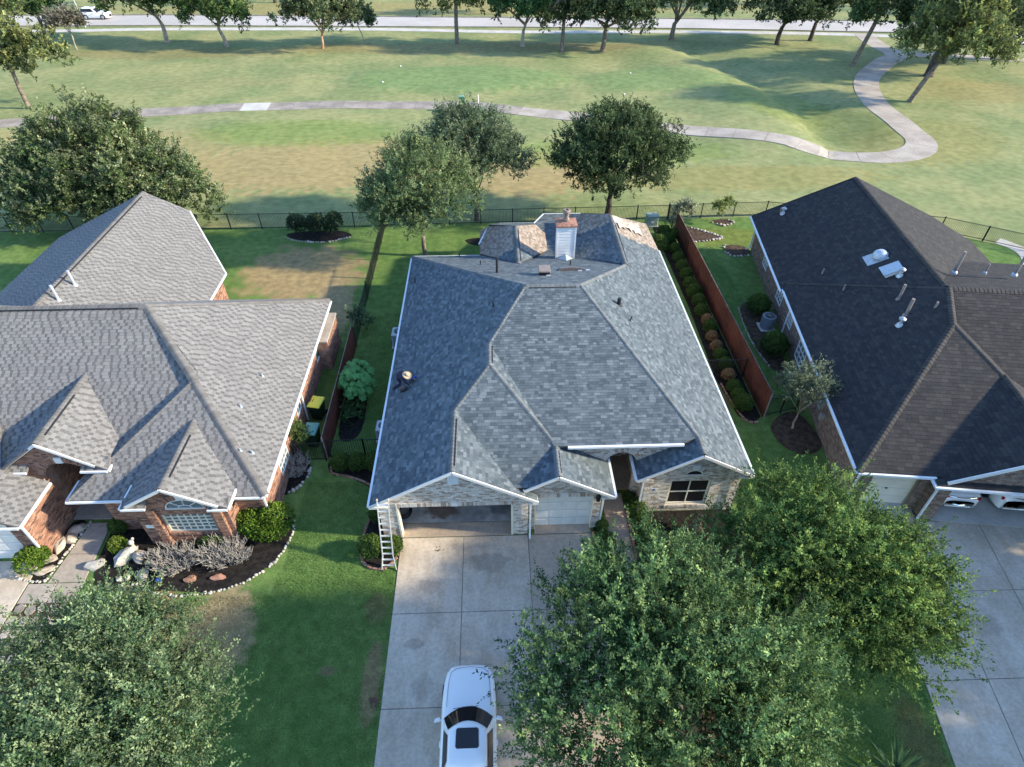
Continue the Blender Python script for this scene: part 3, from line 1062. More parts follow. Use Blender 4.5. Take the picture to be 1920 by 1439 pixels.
# right slope (with the right half of the window gable and the rear right wing)
rf.plane([(XR, 16.8), (XR, 36.0), (10.7, 39.6), (7.62, 37.4), (7.55, 31.0), AR, (8.4, 17.75), (8.4, 16.8)], RG, RZ, lambda x, y: y > 35.2 + .16 * (x - 7.5) ** 2 * .35 + .5 * noise.noise(Vector((x, y, 0)) * 1.5) and x > 7.5)
# main front slope
fs_ = .304
rf.plane([AL, (-.29, 22.57), (2.33, 17.5), (7.65, 17.5), (8.4, 17.75), AR], (0, fs_), 6.47 - fs_ * 25.86)
# second hip face above the garages
h2 = .45
rf.plane([(-1.8, 19.14), (.62, 15.98), (1.14, 15.98), (2.4, 17.6), (-.29, 21.08)], (0, h2), 5.03 - h2 * 20.1)
# right half of the double garage gable
rf.plane([(-1.8, 15.7), (1.55, 15.7), (1.55, 16.1), (.56, 16.1), (-1.8, 19.14)], (-p, 0), 4.6 - p * 1.8)
# strip and right half of the single garage gable (one plane)
rf.plane([(-.29, 22.57), (-.29, 21.08), (2.4, 17.6), (2.4, 15.9), (4.75, 15.9), (4.75, 18.25), (2.4, 18.25), (2.33, 17.6)], (-p, 0), 5.47 - p * .29)
# left half of the single garage gable
rf.plane([(2.4, 15.9), (2.4, 17.6), (1.1, 15.9)], (p, 0), 3.91 - p * 2.4)
# left half of the window gable
rf.plane([(5.87, 16.75), (8.4, 16.75), (8.4, 17.75), (7.6, 17.85), (5.87, 18.25)], (p, 0), 4.0 - p * 8.4)
# rear slope
rz = lambda y: 6.47 - rear_s * (y - 25.86)
rf.plane([AL, AR, (7.55, 31.05), (4.85, 34.9), (4.85, 35.7), (3.4, 35.7), (2.75, 34.6), (1.45, 32.24), (-.85, 35.7), (XL, 35.7)], (0, -rear_s), 6.47 + rear_s * 25.86)
# rear left wing: ridge at x 1.45
def old_l(x, y):
    return y > 34.3 + .22 * (x - 1.4) ** 2 * (.5 if x > 1.4 else .33) + .5 * noise.noise(Vector((x, y, 4)) * 1.2)
rf.plane([(1.45, 32.24), (1.45, 37.0), (-.3, 39.0), (-.9, 39.0), (-.9, 35.9)], (p, 0), 3.98 - p * 1.45, old_l)
rf.plane([(1.45, 32.24), (3.5, 35.9), (3.5, 38.2), (2.9, 38.8), (1.45, 37.0)], (-p, 0), 3.98 + p * 1.45, old_l)
rf.plane([(1.45, 37.0), (2.9, 38.8), (2.8, 40.2), (.5, 40.2), (-.3, 39.2), (-.3, 39.0)], (0, -.44), 3.98 + .44 * 37.0)
# rear right wing, left slope; hip end behind it
rf.plane([(7.55, 31.05), (7.62, 37.4), (5.3, 40.2), (4.9, 37.4), (4.85, 34.9)], (p, 0), 4.5 - p * 7.55, lambda x, y: y > 36.2 + (7.62 - x) * .37 + .25 * noise.noise(Vector((x, y, 2)) * 1.5))
tri_ = [Vector((7.62, 37.4, 4.48)), Vector((10.7, 39.6, 2.66)), Vector((5.3, 40.2, 3.19))]
tn_ = (tri_[1] - tri_[0]).cross(tri_[2] - tri_[0])
rf.plane([(q.x, q.y) for q in tri_], (-tn_.x / tn_.z, -tn_.y / tn_.z), tn_.dot(tri_[0]) / tn_.z, lambda x, y: True)
# bay roof between the wings
bs = .30
rf.plane([(2.6, 35.0), (5.0, 34.6), (5.6, 36.9), (7.4, 36.8), (7.5, 38.6), (7.2, 40.4), (6.35, 42.05), (3.75, 42.05), (2.85, 40.1), (2.6, 38.0)], (0, -.08), 2.8 + .08 * 36.0)
z1 = 4.6
rf.cap((-1.8, 15.72, z1), (-1.8, 19.14, z1), single=True)
rf.cap((-1.8, 19.14, z1), (-.29, 21.08, 5.47), single=True)
rf.cap((-.29, 21.0, 5.47), (-.29, 22.6, 5.47), w=.17, single=True)
rf.cap((-.29, 22.57, 5.47), (1.51, 25.86, 6.48))
rf.cap((2.4, 17.6, 3.93), (-.29, 21.08, 5.48))
rf.cap((1.55, 25.86, 6.49), (4.2, 25.86, 6.49), w=.17, single=True, step=.24)
rf.cap((8.4, 17.75, 4.02), (4.18, 25.86, 6.48))
rf.cap((2.4, 15.92, 3.93), (2.4, 17.6, 3.93), single=True)
rf.cap((8.4, 16.8, 4.02), (8.4, 17.75, 4.02), single=True)
rf.cap((-5.25, 35.7, 2.62), (1.51, 25.86, 6.48))
rf.cap((7.55, 31.05, 4.5), (4.16, 25.86, 6.48))
rf.cap((7.58, 31.05, 4.52), (7.62, 37.3, 4.5), w=.19)
rf.cap((1.45, 32.24, 4.0), (1.45, 37.0, 4.0), w=.19)
roof1 = rf.finish()
# ridge vents
for a, b in (((-1.7, 16.0, 4.60), (-1.7, 18.6, 4.60)), ((-.16, 21.2, 5.45), (-.16, 22.4, 5.45)), ((2.5, 16.1, 3.9), (2.5, 17.3, 3.9)), ((1.7, 25.7, 6.43), (4.0, 25.7, 6.43)), ((7.74, 31.4, 4.46), (7.78, 36.0, 4.46)), ((1.61, 32.6, 3.96), (1.61, 36.6, 3.96))):
    beam(roof1, 'ridge_vent', a, b, .05, .05, m_pipe_b)
# fascia, rakes and gutters
def gut(a, b, nm='gutter', w=.10, h=.10, m_=m_gutter, house=None):
    return beam(house or H1, nm, a, b, w, h, m_)
gut((XL - .06, 15.72, 2.53), (XL - .06, 35.7, 2.53))
gut((XR + .06, 16.8, 2.53), (XR + .06, 36.0, 2.53))
gut((2.9, 17.44, 3.90), (7.75, 17.44, 3.90))
gut((4.81, 15.9, 2.52), (4.81, 18.2, 2.52))
gut((5.81, 16.75, 2.49), (5.81, 18.2, 2.49))
gut((-.35, 39.0, 2.88), (-.96, 37.2, 2.6)); gut((2.78, 40.15, 2.42), (3.7, 42.1, 2.27)); gut((3.7, 42.1, 2.27), (6.4, 42.1, 2.27)); gut((.45, 40.25, 2.5), (2.8, 40.25, 2.5))
gut((XL, 35.76, 2.53), (-.9, 35.76, 2.53))
for nm, a, b in (('rake_board', (XL - .02, 15.68, 2.52), (-1.8, 15.68, 4.53)), ('rake_board', (-1.8, 15.68, 4.53), (1.58, 15.68, 2.57)), ('rake_board', (1.05, 15.88, 3.06), (2.4, 15.88, 3.84)), ('rake_board', (2.4, 15.88, 3.84), (4.78, 15.88, 2.48)),
                 ('rake_board', (5.85, 16.73, 2.45), (8.4, 16.73, 3.93)), ('rake_board', (8.4, 16.73, 3.93), (10.83, 16.78, 2.52))):
    beam(H1, nm, a, b, .05, .13, m_white)
# boxed eave returns
for x0, x1, y0, y1 in ((XL - .05, -4.55, 15.72, 16.0), (1.2, 1.6, 15.72, 16.2), (4.25, 4.8, 15.92, 16.25), (5.85, 6.35, 16.78, 17.05), (10.3, 10.83, 16.82, 17.05)):
    MB().box(x0, x1, y0, y1, 2.36, 2.47).build('eave_return', m_white, H1)
# walls
brick_wall(H1, (0, 16.0, 0), (1, 0, 0), [(-5.0, 0), (1.2, 0), (1.2, 2.66), (-1.8, 4.42), (-5.0, 2.6)], [[(-4.28, 0), (.58, 0), (.58, 2.12), (-4.28, 2.12)]], 'white', seed=1)
brick_wall(H1, (0, 16.25, 0), (1, 0, 0), [(1.2, 0), (4.3, 0), (4.3, 2.6), (2.4, 3.72), (1.2, 3.02)], [[(1.5, 0), (3.98, 0), (3.98, 2.2), (1.5, 2.2)]], 'white', seed=2)
brick_wall(H1, (0, 17.8, 0), (1, 0, 0), [(4.3, 0), (6.3, 0), (6.3, 2.6), (7.5, 3.2), (7.5, 3.86), (2.9, 3.86), (2.9, 3.4), (4.3, 2.6)], [arch(4.66, 5.98, 2.52, 12, 0, .62)], 'white', depth=.3, seed=3)
brick_wall(H1, (0, 17.05, 0), (1, 0, 0), [(6.3, 0), (10.45, 0), (10.45, 2.6), (8.4, 3.82), (6.3, 2.6)], [[(7.42, .42), (9.22, .42), (9.22, 2.08), (7.42, 2.08)], arch(7.98, 8.74, 2.42, 8, 2.42, .33)[2:]], 'white', seed=4)
brick_wall(H1, (6.3, 18.2, 0), (0, -1, 0), [(0, 0), (1.15, 0), (1.15, 2.5), (0, 2.5)], (), 'white', seed=5)
brick_wall(H1, (4.3, 16.25, 0), (0, 1, 0), [(0, 0), (1.95, 0), (1.95, 2.5), (0, 2.5)], (), 'white', seed=6)
brick_wall(H1, (-5.0, 35.4, 0), (0, -1, 0), [(0, 0), (19.4, 0), (19.4, 2.5), (0, 2.5)], (), 'white', seed=7)
brick_wall(H1, (10.5, 17.05, 0), (0, 1, 0), [(0, 0), (18.6, 0), (18.6, 2.5), (0, 2.5)], (), 'white', seed=8)
MB().box(-5.0, 10.5, 35.2, 35.4, 0, 2.45).build('rear_wall', m_mortar_w, H1)
MB().box(-.6, 2.6, 35.4, 39.6, 0, 2.3).build('rear_wing_wall', m_mortar_w, H1)
MB().box(3.0, 6.6, 35.4, 41.6, 0, 2.0).build('bay_wall', m_mortar_w, H1)
MB().box(6.6, 10.3, 35.4, 39.0, 0, 2.5).build('rear_wing_wall', m_mortar_w, H1)
soldier(H1, [(-4.28, 15.985, 2.13), (.58, 15.985, 2.13)], 'white')
soldier(H1, [(1.5, 16.235, 2.21), (3.98, 16.235, 2.21)], 'white')
soldier(H1, [(5.32 - .70 * math.cos(t), 17.785, 2.54 + .66 * math.sin(t)) for t in np.linspace(0, math.pi, 12)], 'white', h=.2)
soldier(H1, [(8.36 - .42 * math.cos(t), 17.035, 2.42 + .37 * math.sin(t)) for t in np.linspace(0, math.pi, 9)], 'white', h=.18)
soldier(H1, [(7.38, 17.035, .24), (9.26, 17.035, .24)], 'white', h=.16)
for x, y, z in ((-1.85, 15.96, 2.12), (2.74, 16.2, 2.2)):
    MB().box(x - .13, x + .13, y, y + .05, z, z + .26).build('keystone', m_white, H1)
MB().add([(8.24, 17.0, 2.76), (8.48, 17.0, 2.76), (8.54, 17.0, 3.06), (8.18, 17.0, 3.06), (8.24, 17.05, 2.76), (8.48, 17.05, 2.76), (8.54, 17.05, 3.06), (8.18, 17.05, 3.06)], [(0, 1, 2, 3), (0, 4, 5, 1), (1, 5, 6, 2), (2, 6, 7, 3), (3, 7, 4, 0)]).build('keystone', m_white, H1)
for x in (6.5, 10.25):
    brick_wall(H1, (x - .16, 17.0, 0), (1, 0, 0), [(0, 0), (.32, 0), (.32, 2.3), (0, 2.3)], (), 'white', depth=.05, name='corner_quoin', seed=int(x * 9))
# window and doors
grid_window(H1, (7.44, 17.13, .44), (1, 0, 0), 1.76, 1.62, 2, 2, m_cream, m_screen, .07, .05)
half_window(H1, (8.36, 17.07, 2.42), .36, .3, m_cream, m_screen, 0)
garage_door(H1, 1.52, 3.96, 16.42, 2.18, m_white)
MB().box(1.5, 1.53, 16.2, 16.45, 0, 2.2).build('door_jamb', m_cream, H1)
MB().box(3.95, 3.98, 16.2, 16.45, 0, 2.2).build('door_jamb', m_cream, H1)
MB().box(-4.285, -4.2, 15.97, 16.3, 0, 2.12).build('door_jamb', m_cream, H1)
MB().box(.50, .585, 15.97, 16.3, 0, 2.12).build('door_jamb', m_cream, H1)
MB().box(-4.9, 1.1, 16.72, 22.2, 0.0, .045).build('garage_floor', m_garfloor, H1)
MB().box(-4.9, 1.1, 22.2, 22.3, 0, 2.5).build('garage_back_wall', m_drywall, H1)
MB().box(-4.9, -4.8, 16.25, 22.2, 0, 2.5).build('garage_side_wall', m_drywall, H1)
MB().box(1.0, 1.1, 16.45, 22.2, 0, 2.5).build('garage_side_wall', m_drywall, H1)
MB().box(-4.9, 1.1, 16.25, 22.3, 2.5, 2.55).build('garage_ceiling', m_drywall, H1)
MB().box(4.3, 6.3, 18.3, 20.6, .0, .08).build('porch_floor', m_conc_br, H1)
MB().box(4.3, 6.3, 20.4, 20.5, 0, 3.6).build('porch_back_wall', m_mortar_w, H1)
MB().box(4.2, 4.3, 18.3, 20.5, 0, 3.6).build('porch_side_wall', m_mortar_w, H1)
MB().box(6.3, 6.4, 18.3, 20.5, 0, 3.6).build('porch_side_wall', m_mortar_w, H1)
MB().box(4.3, 6.3, 18.4, 20.5, 3.6, 3.65).build('porch_ceiling', m_white, H1)
d = MB().bbox(4.55, 5.45, 20.3, 20.38, .08, 2.3).build('front_door', m_door_wood, H1)
MB().box(5.32, 5.36, 20.24, 20.3, 1.0, 1.2).build('door_handle', m_chrome, d)
grid_window(H1, (5.55, 20.36, .1), (1, 0, 0), .5, 2.2, 1, 4, m_white, m_glass, .07, .03)
# attic louvre on the garage gable
lv = MB().box(-2.03, -1.59, 15.93, 16.0, 3.56, 4.1).build('attic_vent', m_white, H1)
for k in range(6):
    MB().bar((-1.98, 15.92, 3.63 + k * .08), (-1.64, 15.92, 3.63 + k * .08), .03, .012).build('slat', m_gutter, lv)
# downspouts
def spout(pts, house=None, m_=m_gutter):
    mb = MB()
    for a, b in zip(pts, pts[1:]):
        mb.bar(a, b, .075, .075)
    return mb.build('downspout', m_, house or H1)
spout([(1.45, 15.78, 2.5), (1.3, 15.9, 2.2), (1.3, 15.92, .15), (1.3, 15.7, .06)])
spout([(4.8, 16.0, 2.45), (4.42, 16.3, 2.2), (4.36, 16.3, .1)])
spout([(5.85, 17.0, 2.42), (6.22, 17.0, 2.2), (6.22, 17.0, .1)])
# wall lantern and house number plate
ln = MB().lathe([(.04, 2.0), (.09, 2.05), (.11, 2.32), (.04, 2.42), (.015, 2.48)], 4.14, 16.12, 8).build('wall_lantern', m_iron, H1)
MB().lathe([(.06, 2.07), (.075, 2.28)], 4.14, 16.12, 8).build('lantern_glass', m_lamp, ln)
pl_ = MB().bbox(6.58, 6.9, 17.02, 17.045, 1.48, 1.62, .01).build('number_plate', m_white, H1)
MB().box(6.7, 6.8, 17.012, 17.02, 1.51, 1.59).build('number_mark', m_blue, pl_)
# chimney with white siding, rusty cap and flue
cz0 = rz(34) - .3
ch = MB().box(3.86, 4.92, 33.8, 34.7, cz0, 5.5).build('chimney', m_white, roof1)
for k in range(11):
    z = cz0 + .35 + k * .19
    MB().add([(3.83, 33.77, z), (4.95, 33.77, z), (4.95, 33.79, z + .18), (3.83, 33.79, z + .18), (3.83, 33.8, z), (4.95, 33.8, z)], [(0, 1, 2, 3), (0, 4, 5, 1)]).build('siding_board', m_white, ch)
for x in (3.80, 4.90):
    MB().box(x, x + .09, 33.75, 33.85, cz0, 5.5).build('corner_board', m_white, ch)
cp = MB()
cp.box(3.74, 5.04, 33.68, 34.82, 5.5, 5.58)
cp.add([(3.74, 33.68, 5.58), (5.04, 33.68, 5.58), (5.04, 34.82, 5.58), (3.74, 34.82, 5.58), (4.2, 34.1, 5.68), (4.6, 34.1, 5.68), (4.6, 34.4, 5.68), (4.2, 34.4, 5.68)], [(0, 1, 5, 4), (1, 2, 6, 5), (2, 3, 7, 6), (3, 0, 4, 7), (4, 5, 6, 7)])
cpo = cp.build('chimney_cap', m_rust, ch)
fl = MB().lathe([(.19, 5.66), (.19, 5.82), (.14, 5.86), (.14, 6.12), (.22, 6.16), (.23, 6.34), (.20, 6.38), (.11, 6.38), (.10, 6.30)], 4.4, 34.25, 18).build('flue', m_flue, cpo)
MB().add([(3.9, 33.75, rz(33.75) + .02), (4.9, 33.75, rz(33.75) + .02), (4.4, 33.75, rz(33.75) + .33), (4.4, 32.9, rz(32.9) + .02)], [(0, 3, 2), (3, 1, 2), (0, 2, 1)]).build('chimney_cricket', m_lead, roof1)
# vents on the roof
vent_pipe(roof1, (.16, 29.4, rz(29.4)), .95, .07, m_pipe_b)
for x, y in ((-.79, 32.1), (4.44, 31.5), (-2.2, 35.2)):
    vent_pipe(roof1, (x, y, rz(y)), .28, .035, m_pipe_b)
for x, y in ((-.08, 25.4), (-4.75, 32.1)):
    vent_pipe(roof1, (x, y, LZ + p * x), .3, .035, m_pipe_b)
vent_pipe(roof1, (6.25, 25.9, RZ - p * 6.25), .36, .10, m_pipe_b)
vent_pipe(roof1, (6.65, 24.8, RZ - p * 6.65), .26, .03, m_pipe_b, lean=(.07, 0, 0))
bv = MB()
zb = rz(28.6)
bv.add([(2.4, 28.35, zb + .1), (2.95, 28.35, zb + .1), (2.95, 28.95, zb - .1), (2.4, 28.95, zb - .1), (2.4, 28.35, zb + .36), (2.95, 28.35, zb + .36), (2.92, 28.95, zb + .22), (2.43, 28.95, zb + .22)],
       [(4, 5, 6, 7), (0, 1, 5, 4), (1, 2, 6, 5), (2, 3, 7, 6), (3, 0, 4, 7)])
bvo = bv.build('box_vent', m_pipe_b, roof1)
MB().bbox(2.37, 2.98, 28.3, 28.98, zb + .30, zb + .38, .02).build('vent_hood', m_pipe_g, bvo)
dv = MB()
zd = rz(29.9)
for i in range(13):
    pass
prof = [(.75 * math.cos(math.pi * i / 12), .24 * math.sin(math.pi * i / 12)) for i in range(13)]
vs = [(4.25 + a, 29.55, zd + .13 + b) for a, b in prof] + [(4.25 + a * .7, 30.5, rz(30.5) + .02 + b * .25) for a, b in prof] + [(4.25 + a, 29.57, rz(29.57) - .03) for a, b in prof]
dv.add(vs, [(i, i + 13, i + 14, i + 1) for i in range(12)] + [(i, i + 1, i + 27, i + 26) for i in range(12)])
dv.build('eyebrow_vent', m_pipe_g, roof1)
for x, y in ((4.6, 29.45), (5.05, 29.6), (2.75, 28.2)):
    MB().bar((x, y, rz(y) + .03), (x + .22, y + .03, rz(y) + .03), .1, .03).build('vent_flashing', m_lead, roof1)
# torn strip of old felt over the rear right end
mb = MB()
rr = random.Random(3)
nu, nv = 9, 6
for i in range(nu):
    for k in range(nv):
        x_ = 7.75 + i * .26 + (rr.uniform(-.16, .16) if k in (0, nv - 1) else rr.uniform(-.05, .05))
        y_ = 35.9 + k * .26 + .13 * i + (rr.uniform(-.2, .2) if k in (0, nv - 1) else 0)
        zt_ = RZ - p * x_ + .05 + rr.uniform(0, .10)
        mb.add([(x_, y_, zt_)], [])
for i in range(nu - 1):
    for k in range(nv - 1):
        if rr.random() < .12:
            continue
        mb.f.append((i * nv + k, (i + 1) * nv + k, (i + 1) * nv + k + 1, i * nv + k + 1)); mb.m.append(0)
fo = mb.build('torn_felt', m_felt, roof1)
fo.modifiers.new('thick', 'SOLIDIFY').thickness = .03

# ================================================================== the tan roofed house (left)
H2 = empty('brick_house', (-17, 24, 0), 'red brick house with tan shingle roof, arched porch and fan window', 'house')
rf = Roof(H2, 'left', .16, 21)
XE = -9.62
# right slope with two hips
rf.plane([(XE, 16.4), (XE, 30.75), (-16.3, 24.7), (-13.42, 21.1)], (-.58, 0), 2.6 + .58 * XE)
f1 = .56
rf.plane([(-13.42, 21.75), (-16.3, 24.7), (-30, 24.7), (-30, 17.5), (-20.65, 17.5), (-20.65, 18.9), (-18.42, 21.72), (-16.2, 18.9), (-16.15, 18.5)], (0, f1), 6.5 - f1 * 24.7)
f2 = .47
rf.plane([(-13.42, 21.2), (-17.6, 16.4), (XE, 16.4)], (0, f2), 4.83 - f2 * 21.2)
ls = (4.83 - 2.57) / (17.6 - 13.42)
rf.plane([(-13.42, 21.2), (-13.42, 21.75), (-17.6, 17.6), (-17.6, 16.4)], (ls, 0), 4.83 + ls * 13.42)
rf.plane([(XE, 30.75), (-12, 31.0), (-21.5, 31.0), (-30, 31.0), (-30, 24.7), (-16.3, 24.7)], (0, -.62), 6.5 + .62 * 24.7)
# rear wing
rf.plane([(-16.7, 30.6), (-16.73, 34.05), (-20, 38.85), (-22.4, 38.7), (-22.2, 25.5), (-16.7, 25.5)], (-.58, 0), 2.6 - .58 * 16.7)
rf.plane([(-22.2, 25.5), (-22.4, 38.7), (-29, 38.5), (-29, 25.5)], (.45, 0), 5.9 + .45 * 22.3)
# porch gable
ga = .71
rf.plane([(-18.42, 17.5), (-16.2, 17.45), (-16.2, 18.9), (-18.42, 21.72)], (-ga, 0), 4.83 - ga * 18.42)
rf.plane([(-18.42, 17.5), (-18.42, 21.72), (-20.65, 18.9), (-20.65, 17.45)], (ga, 0), 4.83 + ga * 18.42)
# window gable
gb = .58
rf.plane([(-13.1, 15.7), (-10.9, 15.7), (-10.9, 16.75), (-13.1, 19.55)], (-gb, 0), 4.02 - gb * 13.1)
rf.plane([(-13.1, 15.7), (-13.1, 19.55), (-15.05, 16.95), (-15.05, 15.7)], (gb, 0), 4.02 + gb * 13.1)
# garage wing at the far left
rf.plane([(-18.85, 15.15), (-18.85, 17.45), (-20.4, 17.45), (-21.4, 19.6), (-23.3, 19.6), (-23.3, 15.15)], (-.5, 0), 2.62 - .5 * 18.85)
# pent strip below the gables (returns)
for x0, x1, y0, y1, z in ((-20.65, -19.5, 17.45, 18.0, 3.22), (-17.3, -16.2, 17.45, 18.0, 3.22), (-15.05, -14.1, 15.7, 16.1, 2.86), (-11.7, -10.9, 15.7, 16.1, 2.70)):
    rf.plane([(x0, y0), (x1, y0), (x1, y1), (x0, y1)], (0, .5), z - .02 - .5 * y0)
rf.cap((-16.3, 24.7, 6.52), (-30, 24.7, 6.52), w=.2)
rf.cap((-13.42, 21.2, 4.85), (-16.3, 24.7, 6.52), w=.19)
rf.cap((XE, 16.4, 2.62), (-13.42, 21.15, 4.85), w=.19)
rf.cap((-17.6, 16.4, 2.58), (-13.42, 21.2, 4.85), w=.1)
rf.cap((XE, 30.75, 2.62), (-16.3, 24.7, 6.52), w=.12)
rf.cap((-22.3, 25.5, 5.92), (-22.4, 38.7, 5.92), w=.2)
rf.cap((-18.42, 17.5, 4.85), (-18.42, 21.72, 4.85), w=.2)
rf.cap((-13.1, 15.7, 4.04), (-13.1, 19.55, 4.04), w=.2)
roof2 = rf.finish()
for a, b in (((-18.24, 18.0, 4.80), (-18.24, 20.4, 4.80)), ((-12.93, 16.3, 4.0), (-12.93, 18.6, 4.0)), ((-22.15, 27, 5.88), (-22.2, 38, 5.88)), ((-16.6, 24.52, 6.46), (-29, 24.52, 6.46))):
    beam(roof2, 'ridge_vent', a, b, .05, .05, m_pipe_b)
g2 = lambda a, b, nm='gutter', w=.08, h=.09, m_=m_gutter: beam(H2, nm, a, b, w, h, m_)
g2((XE + .05, 16.38, 2.54), (XE + .05, 30.75, 2.54))
g2((-10.9, 16.34, 2.52), (XE, 16.34, 2.52)); g2((-17.65, 16.34, 2.52), (-15.0, 16.34, 2.52)); g2((-17.66, 16.4, 2.52), (-17.66, 17.5, 2.52))
g2((-16.66, 30.9, 2.54), (-16.68, 34.05, 2.54)); g2((-16.68, 34.05, 2.56), (-19.97, 38.88, 4.44))
g2((-16.14, 17.42, 3.18), (-16.14, 18.9, 3.18)); g2((-10.84, 15.68, 2.68), (-10.84, 16.75, 2.68)); g2((-15.1, 15.68, 2.83), (-15.1, 16.9, 2.83)); g2((-18.79, 15.12, 2.55), (-18.79, 17.4, 2.55))
g2((-20.65, 17.42, 3.16), (-19.5, 17.42, 3.16)); g2((-17.3, 17.42, 3.16), (-16.2, 17.42, 3.16)); g2((-15.05, 15.67, 2.8), (-14.1, 15.67, 2.8)); g2((-11.7, 15.67, 2.64), (-10.9, 15.67, 2.64)); g2((-23.3, 15.1, 2.55), (-18.85, 15.1, 2.55))
for a, b in (((-20.4, 17.62, 3.34), (-18.42, 17.5, 4.76)), ((-18.42, 17.46, 4.76), (-16.6, 17.46, 3.45)), ((-14.8, 15.66, 2.98), (-13.1, 15.66, 3.96)), ((-13.1, 15.66, 3.96), (-11.2, 15.66, 2.86))):
    beam(H2, 'rake_board', a, b, .06, .12, m_white)
# brick walls
brick_wall(H2, (-9.95, 16.8, 0), (0, 1, 0), [(0, 0), (13.8, 0), (13.8, 2.55), (0, 2.55)], [[(2.2, .75), (3.5, .75), (3.5, 2.1), (2.2, 2.1)], [(5.7, 1.1), (6.5, 1.1), (6.5, 2.1), (5.7, 2.1)], [(10.2, .9), (11.1, .9), (11.1, 2.1), (10.2, 2.1)]], 'red', seed=11)
grid_window(H2, (-9.98, 19.0, .75), (0, 1, 0), 1.3, 1.35, 4, 4, m_white, m_glass_b)
grid_window(H2, (-9.98, 22.5, 1.1), (0, 1, 0), .8, 1.0, 2, 2, m_white, m_glass_b)
grid_window(H2, (-9.98, 27.0, .9), (0, 1, 0), .9, 1.2, 1, 2, m_white, m_glass_b)
brick_wall(H2, (-11.3, 16.8, 0), (1, 0, 0), [(0, 0), (1.35, 0), (1.35, 2.5), (0, 2.5)], (), 'red', seed=12)
brick_wall(H2, (-16.6, 16.8, 0), (1, 0, 0), [(0, 0), (1.7, 0), (1.7, 2.5), (0, 2.5)], (), 'red', seed=13)
brick_wall(H2, (-14.9, 16.0, 0), (1, 0, 0), [(0, 0), (3.75, 0), (3.75, 2.7), (1.8, 3.86), (0, 2.75)], [[(.98, .82), (3.02, .82), (3.02, 2.02), (.98, 2.02)], arch(1.35, 2.95, 2.42, 10, 2.42, .55)[2:]], 'red', seed=14)
brick_wall(H2, (-11.15, 16.0, 0), (0, 1, 0), [(0, 0), (.8, 0), (.8, 2.5), (0, 2.5)], (), 'red', seed=15)
brick_wall(H2, (-14.9, 16.8, 0), (0, -1, 0), [(0, 0), (.8, 0), (.8, 2.5), (0, 2.5)], (), 'red', seed=16)
# pilasters beside the window
for u0, u1 in ((-14.32, -14.0), (-11.7, -11.36)):
    brick_wall(H2, (u0, 15.86, 0), (1, 0, 0), [(0, 0), (u1 - u0, 0), (u1 - u0, 2.45), (0, 2.45)], (), 'red', depth=.13, name='pilaster', seed=int(-u0 * 7))
    brick_wall(H2, (u1, 15.86, 0), (0, 1, 0), [(0, 0), (.14, 0), (.14, 2.45), (0, 2.45)], (), 'red', depth=.05, name='pilaster', seed=int(-u0 * 8))
grid_window(H2, (-13.92, 16.1, .82), (1, 0, 0), 2.04, 1.2, 7, 5, m_cream, m_glass_b, .06, .045)
half_window(H2, (-12.75, 16.03, 2.42), .78, .52, m_white, m_glass_b, 3)
soldier(H2, [(-12.75 - .84 * math.cos(t), 15.985, 2.46 + .58 * math.sin(t)) for t in np.linspace(.1, math.pi - .1, 12)], 'red', h=.22)
MB().box(-12.9, -12.6, 15.93, 16.0, 3.02, 3.3).build('keystone', m_white, H2)
soldier(H2, [(-13.95, 15.985, .64), (-11.85, 15.985, .64)], 'red', h=.16)
# porch front with arch
brick_wall(H2, (-20.2, 17.75, 0), (1, 0, 0), [(0, 0), (3.6, 0), (3.6, 3.25), (1.78, 4.62), (0, 3.3)], [arch(1.1, 3.05, 2.55, 12, 0, .85)], 'red', depth=.45, seed=17)
soldier(H2, [(-18.12 - 1.02 * math.cos(t), 17.735, 2.58 + .9 * math.sin(t)) for t in np.linspace(.1, math.pi - .1, 16)], 'red', h=.24)
MB().box(-18.27, -17.97, 17.66, 17.75, 3.46, 3.78).build('keystone', m_white, H2)
brick_wall(H2, (-16.62, 17.75, 0), (0, 1, 0), [(0, 0), (1.6, 0), (1.6, 3.0), (0, 3.0)], (), 'red', seed=18)
brick_wall(H2, (-19.1, 18.2, 0), (0, 1, 0), [(0, 0), (3, 0), (3, 3.4), (0, 3.4)], (), 'red', seed=19)
brick_wall(H2, (-19.1, 20.9, 0), (1, 0, 0), [(0, 0), (2.5, 0), (2.5, 3.4), (0, 3.4)], [[(1.3, .1), (2.0, .1), (2.0, 2.6), (1.3, 2.6)]], 'red', seed=20)
grid_window(H2, (-17.8, 20.95, .1), (1, 0, 0), .7, 2.5, 2, 5, m_white, m_glass, .06, .03)
MB().box(-19.1, -16.6, 17.4, 21, 0, .06).build('porch_floor', m_conc_old, H2)
# garage wing
brick_wall(H2, (-19.02, 15.42, 0), (0, 1, 0), [(0, 0), (2.3, 0), (2.3, 2.5), (0, 2.5)], (), 'red', seed=22)
brick_wall(H2, (-19.62, 15.42, 0), (1, 0, 0), [(0, 0), (.6, 0), (.6, 2.5), (0, 2.5)], (), 'red', seed=23)
garage_door(H2, -22.4, -19.64, 15.5, 2.2, m_white, 4, 4)
MB().box(-22.6, -19.62, 15.42, 15.6, 2.2, 2.5).build('door_header', m_white, H2)
spout([(-18.98, 15.35, 2.4), (-18.98, 15.35, .08)], H2, m_white)
spout([(-9.9, 16.72, 2.45), (-9.9, 16.72, .08)], H2, m_white)
spout([(-9.86, 23.4, 2.45), (-9.86, 23.4, .08)], H2, m_white)
